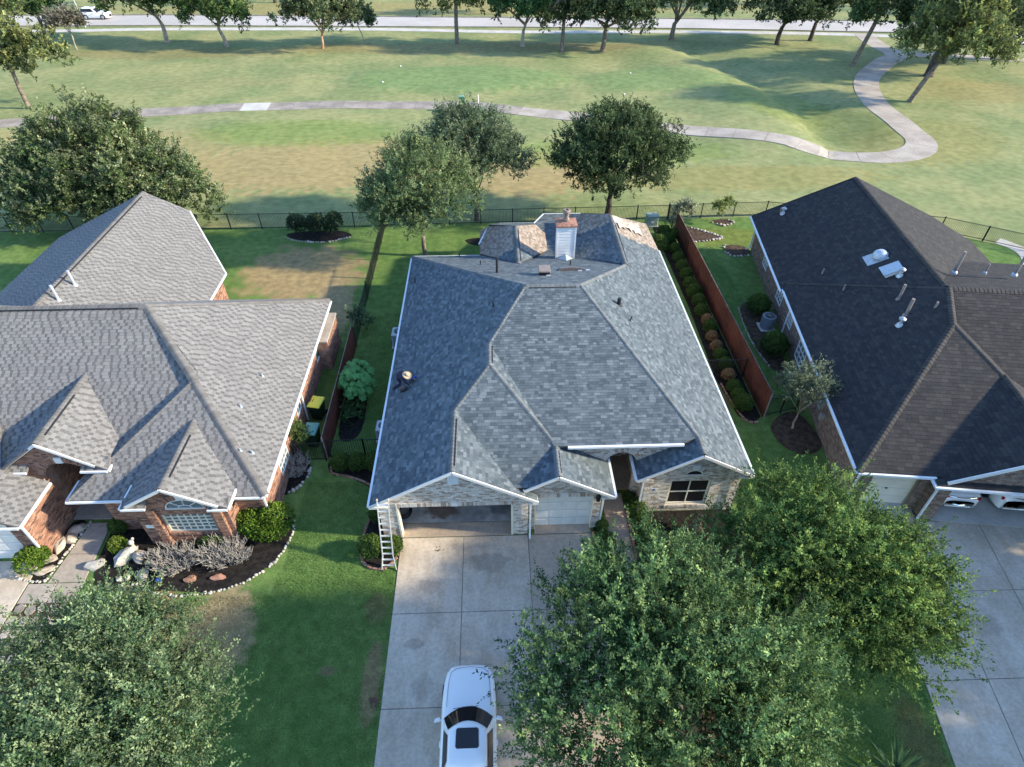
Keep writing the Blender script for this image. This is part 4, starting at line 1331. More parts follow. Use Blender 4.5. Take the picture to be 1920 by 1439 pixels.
# fireplace bump-out, rear walls
MB().box(-9.95, -9.35, 27.6, 30.2, 0, 1.95).build('fireplace_wall', m_brickedge, H2)
brick_wall(H2, (-9.35, 27.6, 0), (0, 1, 0), [(0, 0), (2.6, 0), (2.6, 1.95), (0, 1.95)], (), 'red', seed=24)
MB().box(-9.98, -9.3, 27.5, 30.3, 1.95, 2.05).build('fireplace_ledge', m_conc_old, H2)
MB().box(-29.5, -10.2, 30.3, 30.5, 0, 2.5).build('rear_wall', m_brickedge, H2)
brick_wall(H2, (-17.0, 30.5, 0), (0, 1, 0), [(0, 0), (3.4, 0), (3.4, 2.5), (0, 2.5)], (), 'red', seed=25)
MB().box(-28.5, -17.2, 30.5, 34, 0, 2.4).build('rear_wing_wall', m_brickedge, H2)
MB().box(-28.5, -20.6, 34, 38.2, 0, 2.4).build('rear_wing_wall', m_brickedge, H2)
# number plate by the window, roof pipes
MB().bbox(-14.75, -14.4, 15.96, 15.98, 1.2, 1.42, .01).build('number_plate', m_white, H2)
LW = lambda x: 2.6 + .58 * (-16.7 - x)
for x, y in ((-21.72, 28.2), (-21.8, 26.75)):
    vent_pipe(roof2, (x, y, LW(x)), .85, .07, m_lead, m_lead)
for x, y in ((-11.5, 20.6), (-10.9, 18.2), (-10.5, 18.3), (-11.2, 22.9)):
    vent_pipe(roof2, (x, y, 2.6 + .58 * (XE - x)), .16, .04, m_lead, m_lead)

# ================================================================== the dark roofed house (right)
H3 = empty('brick_house', (22, 28, 0), 'brown brick house with weathered black shingle roof and two garage doors', 'house')
rf = Roof(H3, 'right', .19, 31)
TH = R(8.0)
ex, ey = Vector((math.cos(TH), -math.sin(TH))), Vector((math.sin(TH), math.cos(TH)))
O3 = Vector((15.34, 16.85))


def W3(a, b):
    q = O3 + ex * a + ey * b
    return (q.x, q.y)


def plane3(pts, ga_, gb_, z0):
    """plan in house coordinates (a to the right, b to the back); z = z0 + ga*a + gb*b"""
    g = ex * ga_ + ey * gb_
    rf.plane([W3(*q) for q in pts], (g.x, g.y), z0 - g.dot(O3))


ps = .57
APX = (6.05, 9.7)
zr = 2.6 + ps * 6.05
BPX = (5.35, 7.05)
# left slope front section; rear section
plane3([(0, 0), BPX, APX, (0, 15.0)], ps, 0, 2.6)
plane3([(-.12, 14.3), (2.4, 11.8), (6.0, 9.9), (5.75, 23.6), (-.12, 24.1)], ps, 0, 2.6)
plane3([(5.75, 23.6), (6.0, 9.5), (14, 9.5), (14, 22.0), (11.5, 23.4)], -.42, 0, 2.6 + ps * 5.8 + .42 * 5.8)
# front hip face, upper front slope
sf = .42
zB = 2.6 + ps * BPX[0]
L2 = (9.6, .75)
plane3([(0, 0), (3.35, .1), (9.4, .1), L2, BPX], 0, (zB - 2.6) / BPX[1], 2.6)
zl2 = 2.6 + (zB - 2.6) / BPX[1] * L2[1]
ks = (zB - zl2) / (L2[0] - BPX[0])
plane3([BPX, L2, (14, .75), (14, 9.0), (5.6, 9.0)], -ks, 0, zB + ks * BPX[0])
plane3([APX, (20, 9.7), (20, -1), (9.8, -1), (5.6, 7.3)], 0, .44, zr - .44 * APX[1])
plane3([APX, (20, 9.7), (20, 16), (8, 16), (6.1, 11)], 0, -.3, zr + .3 * APX[1])
# garage gable
gs = .563
plane3([(3.15, -.25), (7.05, -.25), (7.05, 4.7), (3.3, .2), (3.15, .1)], gs, 0, 2.45 - gs * 3.15)
plane3([(7.05, -.25), (10.95, -.25), (10.95, 4.2), (7.05, 4.75)], -gs, 0, 2.45 + gs * 3.9 + gs * 7.05)
plane3([(3.1, -.38), (12.9, -.38), (12.9, -.1), (3.1, -.1)], 0, .5, 2.5 + .5 * .38)


def P3(a, b, z):
    return (*W3(a, b), z)


rf.cap(P3(0, 0, 2.62), P3(*BPX, zB + .03), w=.16)
rf.cap(P3(*BPX, zB + .03), P3(*APX, zr + .03), w=.16)
rf.cap(P3(*APX, zr + .02), P3(20, 9.7, zr + .02), w=.18)
rf.cap(P3(*L2, zl2 + .03), P3(*BPX, zB + .03), w=.14)
rf.cap(P3(0, 15.0, 2.64), P3(*APX, zr + .02), w=.12)
rf.cap(P3(7.05, -.25, 2.47 + gs * 3.9), P3(7.05, 4.75, 2.47 + gs * 3.9), w=.16)
rf.cap(P3(6.0, 9.9, 2.6 + ps * 6.0 + .02), P3(5.75, 23.6, 2.6 + ps * 5.75 + .04), w=.18)
roof3 = rf.finish()
g3 = lambda a, b, nm='gutter', w=.10, h=.10, m_=m_gutter: beam(H3, nm, a, b, w, h, m_)
g3(P3(-.06, -.02, 2.53), P3(-.06, 14.4, 2.53)); g3(P3(-.18, 14.3, 2.47), P3(-.18, 24.1, 2.47)); g3(P3(0, -.06, 2.53), P3(3.2, .02, 2.53)); g3(P3(3.05, .1, 2.45), P3(3.05, -.42, 2.45)); g3(P3(3.0, -.44, 2.45), P3(12.9, -.44, 2.45))
beam(H3, 'rake_board', P3(3.5, -.28, 2.6), P3(7.05, -.28, 4.6), .06, .17, m_white)
beam(H3, 'rake_board', P3(-.1, 24.14, 2.5), P3(5.75, 23.64, 5.85), .06, .15, m_plastic)
u3 = (ex.x, ex.y, 0)
v3 = (ey.x, ey.y, 0)
brick_wall(H3, P3(.38, 23.8, 0), (-ey.x, -ey.y, 0), [(0, 0), (23.4, 0), (23.4, 2.5), (0, 2.5)],
           [[(a, z0), (a + w, z0), (a + w, z0 + h), (a, z0 + h)] for a, w, z0, h in ((3.4, 1.1, .9, 1.3), (7.6, 1.2, .9, 1.35), (10.6, .8, 1.0, 1.1), (13.2, 1.4, .55, 1.6))], 'brown', seed=31)
for a, w, z0, h in ((3.4, 1.1, .9, 1.3), (7.6, 1.2, .9, 1.35), (10.6, .8, 1.0, 1.1), (13.2, 1.4, .55, 1.6)):
    q = P3(.36, 23.8 - a, z0)
    grid_window(H3, q, (-ey.x, -ey.y, 0), w, h, 3, 4, m_white, m_glass_b, .06, .04)
brick_wall(H3, P3(.38, .35, 0), u3, [(0, 0), (3.2, 0), (3.2, 2.5), (0, 2.5)], [[(.55, 0), (2.55, 0), (2.55, 2.15), (.55, 2.15)]], 'brown', seed=32)
brick_wall(H3, P3(3.4, -.12, 0), u3, [(0, 0), (7.3, 0), (7.3, 2.4), (3.65, 4.42), (0, 2.4)], [[(.6, 0), (5.6, 0), (5.6, 2.2), (.6, 2.2)]], 'brown', seed=33)
brick_wall(H3, P3(3.4, .35, 0), (-ey.x, -ey.y, 0), [(0, 0), (.47, 0), (.47, 2.4), (0, 2.4)], (), 'brown', seed=34)
d3 = MB().box(0, 2.0, 0, .05, .02, 2.13)
do = d3.build('garage_door', m_cream, H3)
do.matrix_basis = Matrix.Translation(P3(.93, .62, 0)) @ Matrix.Rotation(-TH, 4, 'Z')
setp(do, H3)
MB().box(.96, 1.04, -.03, 0, 1.0, 1.06).build('door_handle', m_iron)
hd = C.objects[-1]
hd.matrix_basis = do.matrix_basis.copy()
setp(hd, do)
for r_ in range(1, 4):
    jn = MB().box(.01, 1.99, -.005, 0, r_ * .53 - .006, r_ * .53 + .006).build('section_joint', m_metal)
    jn.matrix_basis = do.matrix_basis.copy()
    setp(jn, do)
beam(H3, 'door_jamb', P3(2.95, .36, 1.07), P3(2.95, .62, 1.07), .04, 2.14, m_cream)
beam(H3, 'door_jamb', P3(.92, .36, 1.07), P3(.92, .62, 1.07), .04, 2.14, m_cream)
sill = MB().box(0, 2.2, -.42, .3, 0, .05).build('garage_sill', m_conc_lt, H3)
sill.matrix_basis = Matrix.Translation(P3(.85, .4, 0)) @ Matrix.Rotation(-TH, 4, 'Z')
setp(sill, H3)
gf = MB().box(0, 5.6, -.35, 6.5, 0, .05).build('garage_floor', m_conc_lt, H3)
gf.matrix_basis = Matrix.Translation(P3(3.95, .15, 0)) @ Matrix.Rotation(-TH, 4, 'Z')
setp(gf, H3)
for nm, bx in (('garage_back_wall', (0, 8, 6.5, 6.6, 0, 2.5)), ('garage_side_wall', (-.1, 0, 0, 6.5, 0, 2.5)), ('garage_ceiling', (0, 8, 0, 6.5, 2.45, 2.5))):
    o = MB().box(*bx).build(nm, m_drywall, H3)
    o.matrix_basis = Matrix.Translation(P3(3.7, .12, 0)) @ Matrix.Rotation(-TH, 4, 'Z')
    setp(o, H3)
soldier(H3, [P3(3.95, -.14, 2.22), P3(9.1, -.14, 2.22)], 'brown', nrm=Vector((-ey.x, -ey.y, 0)))
sp = lambda pts: spout([P3(*q) for q in pts], H3)
sp([(3.1, -.1, 2.4), (3.34, -.2, 2.2), (3.34, -.2, .06)])
sp([(-.05, .2, 2.45), (.3, .28, 2.2), (.3, .28, .06)])
sp([(-.1, 23.9, 2.4), (.25, 23.7, 2.2), (.25, 23.7, .3), (.0, 23.9, .06)])
sp([(-.05, 13.2, 2.4), (.3, 13.2, 2.2), (.3, 13.2, .06)])
MB().add([(*W3(11, 10), 0), (*W3(11.2, 10), 0), (*W3(11.2, 20), 0), (*W3(11, 20), 0), (*W3(11, 10), 2.3), (*W3(11.2, 10), 2.3), (*W3(11.2, 20), 2.3), (*W3(11, 20), 2.3)], [(0, 1, 5, 4), (1, 2, 6, 5), (2, 3, 7, 6), (3, 0, 4, 7), (4, 5, 6, 7)]).build('side_wall', m_mortar_b, H3)
mb = MB()
q = [P3(.5, 23.7, 0), P3(10.8, 23.4, 0), P3(10.8, 23.4, 2.5), P3(5.75, 23.4, 5.5), P3(.5, 23.7, 2.6)]
mb.add(q, [(4, 3, 2, 1, 0)])
mb.build('rear_wall', m_mortar_b, H3)


def z3(x, y):
    return 2.6 + ps * (Vector((x, y)) - O3).dot(ex)


# roof vents and pipes
dm = MB()
x, y = 21.8, 30.3
b0 = z3(x, y)
dm.lathe([(.42, b0 - .02), (.40, b0 + .12), (.33, b0 + .26), (.18, b0 + .36), (.02, b0 + .39)], x, y, 18)
dmo = dm.build('dome_vent', m_lead, roof3)
pv = Vector((ex.x, ex.y, ps)).normalized()
mb = MB()
qc = Vector((x, y, b0 + .02)) - pv * .25
for sx, sy in ((-1, -1), (1, -1), (1, 1), (-1, 1)):
    mb.v.append(tuple(qc + pv * (.55 * sx) + Vector(v3) * (.5 * sy)))
    mb.c.append((1, 1, 1))
mb.f.append((0, 1, 2, 3)); mb.m.append(0)
mb.build('vent_flashing', m_metal, dmo)
x, y = 21.6, 28.6
qc = Vector((x, y, z3(x, y)))
mb = MB()
nn = Vector((-ex.x * ps, -ex.y * ps, 1)).normalized()
def slope_box(mb, c, a0, a1, b0, b1, h0, h1):
    q = [c + pv * a + Vector(v3) * b for a, b in ((a0, b0), (a1, b0), (a1, b1), (a0, b1))]
    mb.add([v + nn * h0 for v in q] + [v + nn * h1 for v in q], [(4, 5, 6, 7), (0, 1, 5, 4), (1, 2, 6, 5), (2, 3, 7, 6), (3, 0, 4, 7)])
slope_box(mb, qc, -.42, .42, -.36, .36, 0, .2)
bo = mb.build('box_vent', m_white, roof3)
mb = MB(); slope_box(mb, qc, -.48, .5, -.42, .42, .2, .25); mb.build('vent_hood', m_lead, bo)
for (x, y, h, r_, m_) in ((19.95, 39.5, .35, .06, m_pipe_g), (19.22, 30.9, .4, .05, m_pipe_g), (19.4, 28.7, .4, .05, m_pipe_g), (20.9, 26.3, .85, .07, m_pipe_g), (20.6, 24.95, .95, .08, m_pipe_g), (21.6, 24.6, .4, .05, m_pipe_g)):
    vent_pipe(roof3, (x, y, z3(x, y)), h, r_, m_, m_plastic if h < .5 else m_pipe_g)
for x, y in ((20.0, 39.2), (20.1, 24.4), (21.7, 28.0)):
    b0 = z3(x, y)
    MB().lathe([(.2, b0 - .05), (.14, b0 + .1), (.08, b0 + .16), (.08, b0 + .3), (.16, b0 + .34), (.17, b0 + .42), (.05, b0 + .5)], x, y, 12).build('flue_cap', m_metal, roof3)
for x, y, z, h, r_ in ((24.6, 28.0, 5.5, 1.2, .08), (27.5, 27.5, 5.6, 1.1, .08), (26.2, 27.9, 5.5, .5, .05)):
    vent_pipe(roof3, (x, y, z), h, r_, m_pipe_g, m_lead)
# meters on the side wall
for b_, z, s_ in ((5.5, 1.2, .3), (5.0, .9, .22), (1.9, .5, .2)):
    MB().bbox(*( -.12 + v for v in (0, .24)), -s_ / 2, s_ / 2, z, z + s_ * 1.5, .02).build('electric_meter', m_metal, None)
    o = C.objects[-1]
    o.matrix_basis = Matrix.Translation(P3(.28, b_, 0)) @ Matrix.Rotation(-TH, 4, 'Z')
    setp(o, H3)

# ================================================================== vegetation
def leaf_mesh(name, P_, D, N_, L, Wd, tint):
    """diamond leaves: base P, axis D, face normal N"""
    n = len(P_)
    Sd = np.cross(N_, D)
    Sd /= np.linalg.norm(Sd, axis=1)[:, None] + 1e-9
    L = L[:, None]
    Wd = Wd[:, None]
    v = np.empty((n, 4, 3))
    v[:, 0] = P_
    v[:, 1] = P_ + D * L * .5 + Sd * Wd * .5
    v[:, 2] = P_ + D * L
    v[:, 3] = P_ + D * L * .5 - Sd * Wd * .5
    me = bpy.data.meshes.new(name)
    me.vertices.add(n * 4)
    me.vertices.foreach_set('co', v.reshape(-1).astype(np.float32))
    me.loops.add(n * 4)
    me.loops.foreach_set('vertex_index', np.arange(n * 4, dtype=np.int32))
    me.polygons.add(n)
    me.polygons.foreach_set('loop_start', np.arange(0, n * 4, 4, dtype=np.int32))
    me.polygons.foreach_set('loop_total', np.full(n, 4, np.int32))
    me.update(calc_edges=True)
    a = me.attributes.new('tint', 'FLOAT_COLOR', 'POINT')
    c = np.ones((n, 4, 4), np.float32)
    c[:, :, :3] = tint[:, None, :]
    a.data.foreach_set('color', c.ravel())
    return me


def nrmz(a):
    return a / (np.linalg.norm(a, axis=1)[:, None] + 1e-9)


def foliage(rng, lobes, nclump, nshoot, nleaf, size, slen, cols, tip, up=.5, clump_r=.75, fill=.62, droop=0., spread=.55, jitter=.14, tight=.06, lw=.55, gain=1.3):
    """leaf arrays for a crown: clumps on the lobes' shells, leafy shoots in every clump"""
    wts = np.array([l[3] * l[4] + l[4] * l[5] + l[3] * l[5] for l in lobes])
    li = rng.choice(len(lobes), nclump, p=wts / wts.sum())
    Lb = np.array(lobes)[li]
    d = nrmz(rng.normal(size=(nclump, 3)))
    d[:, 2] = np.where(d[:, 2] < -.35, -d[:, 2] * .6, d[:, 2])
    rr = fill + (1 - fill) * rng.random(nclump) ** .6
    cc = Lb[:, :3] + d * Lb[:, 3:6] * rr[:, None] * (1 + rng.normal(0, .07, nclump))[:, None]
    cr = clump_r * rng.uniform(.6, 1.35, nclump)
    cshade = rng.uniform(.62, 1.25, nclump)
    # shoots
    ci = np.repeat(np.arange(nclump), nshoot)
    ns = len(ci)
    sd_ = nrmz(rng.normal(size=(ns, 3)) + d[ci] * .9 + np.array([0, 0, up]))
    sp = cc[ci] + nrmz(rng.normal(size=(ns, 3))) * (cr[ci] * rng.random(ns) ** .5)[:, None] * np.array([1, 1, .75])
    sl = slen * rng.uniform(.55, 1.4, ns)
    # leaves
    si = np.repeat(np.arange(ns), nleaf)
    n = len(si)
    t = rng.random(n)
    stem = sd_[si]
    pos = sp[si] + stem * (sl[si] * t)[:, None] + np.array([0, 0, -1.]) * (droop * (t ** 2) * sl[si])[:, None]
    pos += rng.normal(size=(n, 3)) * (slen * tight)
    ld = nrmz(stem * spread + rng.normal(size=(n, 3)) * .75)
    ln = nrmz(rng.normal(size=(n, 3)) * .8 + np.array([0, 0, .8]) + d[ci][si] * .4)
    L = size * rng.uniform(.7, 1.35, n)
    c0 = np.array(cols)[rng.integers(0, len(cols), n)]
    tipc = np.array(tip)
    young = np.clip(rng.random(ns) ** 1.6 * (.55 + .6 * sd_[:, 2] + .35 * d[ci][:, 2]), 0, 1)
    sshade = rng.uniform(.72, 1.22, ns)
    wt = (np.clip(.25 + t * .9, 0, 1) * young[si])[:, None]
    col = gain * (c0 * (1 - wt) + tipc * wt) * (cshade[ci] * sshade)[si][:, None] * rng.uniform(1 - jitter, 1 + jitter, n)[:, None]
    return pos, ld, ln, L, L * lw, col.clip(.004, .9), cc


def tree(name, label, base, lobes, trunk_r, fork, mat_bark, cols, tip, nclump, nshoot, nleaf, size, slen, seed, group=None, lean=(0, 0), cat='tree', nlimb=9, **kw):
    rng = np.random.default_rng(seed)
    rp = random.Random(seed)
    root = empty(name, (base[0], base[1], gh(*base)), label, cat, group)
    pos, ld, ln, L, Wd, col, cc = foliage(rng, lobes, nclump, nshoot, nleaf, size, slen, cols, tip, **kw)
    o = link('crown', leaf_mesh('crown', pos, ld, ln, L, Wd, col), m_leaf, root)
    b = Vector((base[0], base[1], gh(*base) - .1))
    f = Vector((base[0] + lean[0], base[1] + lean[1], gh(*base) + fork))
    mb = MB()
    mid = (b + f) / 2 + Vector((rp.uniform(-.08, .08), rp.uniform(-.08, .08), 0)) - Vector((lean[0], lean[1], 0)) * .1
    mb.tube([b, b + Vector((0, 0, .25)), mid, f], [trunk_r * 1.55, trunk_r * 1.1, trunk_r * .95, trunk_r * .8], 9)
    t = mb.build('trunk', mat_bark, root, True)
    lm = MB()
    picks = [Vector(cc[i]) for i in rng.choice(len(cc), min(len(cc), nlimb * 4), replace=False)]
    top = Vector((sum(l[0] for l in lobes) / len(lobes), sum(l[1] for l in lobes) / len(lobes), max(l[2] for l in lobes)))
    lm.tube([f - Vector((0, 0, .1)), f.lerp(top, .5) + Vector((.1, .05, 0)), top], [trunk_r * .75, trunk_r * .5, trunk_r * .15], 7)
    for i in range(nlimb):
        q = picks[i]
        s0 = f.lerp(top, rp.uniform(0, .35))
        m1 = s0.lerp(q, .5) + Vector((rp.uniform(-.3, .3), rp.uniform(-.3, .3), rp.uniform(0, .45)))
        r0 = trunk_r * rp.uniform(.4, .6)
        lm.tube([s0, m1, q], [r0, r0 * .6, r0 * .18], 6)
        for q2 in picks[nlimb + i * 3:nlimb + i * 3 + 3]:
            if (q2 - q).length < max(l[3] for l in lobes) * 1.1:
                s1 = m1.lerp(q, rp.uniform(0, .6))
                lm.tube([s1, s1.lerp(q2, .5) + Vector((0, 0, .15)), q2], [r0 * .4, r0 * .25, r0 * .08], 5)
    lm.build('limbs', mat_bark, t, True)
    return root


ELM = [(.040, .095, .036), (.052, .115, .044), (.066, .135, .052), (.044, .10, .042)]
ELM_T = (.26, .36, .135)
OAK = [(.044, .076, .026), (.058, .094, .032), (.038, .066, .024), (.07, .105, .042)]
# three elms before the houses
tree('elm_tree', 'big feathery elm spreading over the right edge of the slab driveway', (6.0, 8.5), [(4.9, 8.4, 4.5, 3.2, 3.0, 2.6), (2.7, 9.2, 4.2, 2.2, 2.0, 1.8), (6.9, 8.0, 4.3, 2.5, 2.4, 2.0), (4.9, 10.4, 4.4, 2.6, 1.8, 1.9), (4.7, 5.8, 4.4, 3.2, 2.6, 2.2), (2.4, 6.8, 3.9, 2.0, 2.0, 1.6), (6.2, 10.0, 4.0, 2.0, 1.6, 1.6), (7.6, 7.6, 3.0, 1.8, 1.8, 1.5), (7.4, 9.6, 2.9, 1.6, 1.4, 1.4), (4.4, 4.2, 3.8, 3.2, 1.8, 1.8), (7.2, 5.2, 3.6, 2.0, 1.8, 1.6)],
     .19, 1.9, m_bark, ELM, ELM_T, 400, 15, 38, .092, .85, 1, fill=.45, spread=1.0, up=.9, tight=.04, lw=.5, gain=1.05)
tree('elm_tree', 'elm with yellow green shoots between the front window and the neighbour driveway', (11.4, 11.9), [(11.2, 12.0, 3.8, 3.0, 2.8, 2.3), (12.9, 11.5, 3.4, 2.3, 2.2, 1.9), (9.8, 13.0, 3.3, 2.0, 1.7, 1.6), (12.9, 9.9, 3.0, 2.1, 1.8, 1.7), (11.2, 14.2, 3.5, 1.9, 1.3, 1.6), (10.6, 10.0, 3.4, 2.0, 1.8, 1.7), (13.9, 11.0, 2.7, 1.4, 1.4, 1.2)],
     .17, 1.7, m_bark, [(.036, .085, .026), (.048, .105, .032), (.06, .125, .038)], (.25, .34, .09), 310, 15, 36, .092, .85, 2, fill=.45, droop=.15, up=.75, spread=1.0, tight=.04, lw=.5, gain=1.08)
tree('elm_tree', 'pale sparse elm on the lawn before the tan roofed house', (-12.2, 7.9), [(-11.6, 8.1, 4.1, 2.6, 2.4, 2.0), (-13.7, 8.4, 4.0, 2.2, 2.0, 1.7), (-10.2, 7.4, 3.9, 2.0, 2.1, 1.7), (-12.0, 5.7, 4.2, 2.9, 2.4, 1.9), (-12.6, 9.9, 3.6, 1.9, 1.3, 1.3), (-9.9, 5.6, 3.6, 1.8, 1.8, 1.5)],
     .17, 1.6, m_bark, [(.055, .11, .048), (.07, .13, .058), (.086, .15, .07), (.048, .095, .044)], (.28, .35, .18), 280, 14, 36, .088, .92, 3, fill=.45, spread=1.0, up=1.0, tight=.04, lw=.5, gain=1.08)
# trees behind the houses
tree('elm_tree', 'light green elm behind the rear left corner of the grey roof', (-5.0, 40.4), [(-4.9, 40.4, 4.9, 3.6, 3.2, 2.9), (-7.0, 40.0, 4.4, 2.2, 2.0, 1.9), (-2.8, 40.6, 4.7, 2.1, 2.0, 2.0), (-5.0, 40.2, 6.9, 2.2, 2.0, 1.5), (-5.6, 39.6, 3.4, 2.8, 2.0, 1.6)],
     .16, 1.9, m_bark, [(.050, .082, .034), (.064, .10, .042), (.078, .115, .05)], (.20, .24, .11), 230, 15, 26, .115, .6, 4, fill=.4, gain=1.7)
tree('elm_tree', 'grey green elm standing by the rear fence behind the lighter elm', (-1.3, 45.9), [(-1.6, 46.2, 5.3, 3.7, 3.2, 2.8), (.6, 46.2, 4.7, 2.2, 2.0, 2.2), (-4.3, 46.6, 5.4, 2.2, 2.0, 1.8), (-1.8, 46.4, 7.2, 2.4, 2.0, 1.4)],
     .18, 2.0, m_bark, [(.046, .074, .042), (.058, .088, .05), (.07, .102, .058)], (.15, .18, .10), 220, 15, 26, .12, .62, 5, fill=.4, gain=1.65)
tree('oak_tree', 'round dark green oak behind the chimney at the rear fence', (9.3, 46.4), [(9.6, 46.4, 4.9, 4.3, 3.6, 3.2), (6.8, 46.3, 4.6, 2.4, 2.2, 2.4), (12.5, 46.5, 4.7, 2.4, 2.2, 2.4), (9.4, 46.4, 6.8, 3.2, 2.6, 1.6), (9.0, 45.6, 3.2, 3.0, 2.0, 1.5)],
     .26, 1.5, m_bark_d, [(.026, .05, .022), (.034, .06, .026), (.042, .07, .03)], (.11, .14, .06), 300, 16, 24, .13, .62, 6, up=1.0, spread=.8, fill=.45, gain=1.5)
tree('oak_tree', 'massive oak behind the tan roof overhanging the rear fence', (-29.2, 46.5), [(-29.4, 46.6, 4.4, 5.6, 5.0, 3.8), (-33.4, 45.4, 3.3, 3.6, 3.2, 2.9), (-25.0, 46.2, 3.2, 3.6, 3.0, 2.6), (-29.6, 46.8, 6.6, 3.8, 3.2, 2.3), (-32.5, 43.6, 2.4, 2.6, 2.0, 1.9), (-27.0, 44.4, 2.6, 3.2, 2.4, 2.3), (-23.6, 45.4, 2.2, 2.4, 1.9, 1.6)],
     .35, 1.8, m_bark_d, OAK, (.20, .215, .12), 380, 16, 26, .17, .65, 7, clump_r=.95, up=.7, fill=.45, gain=1.55)
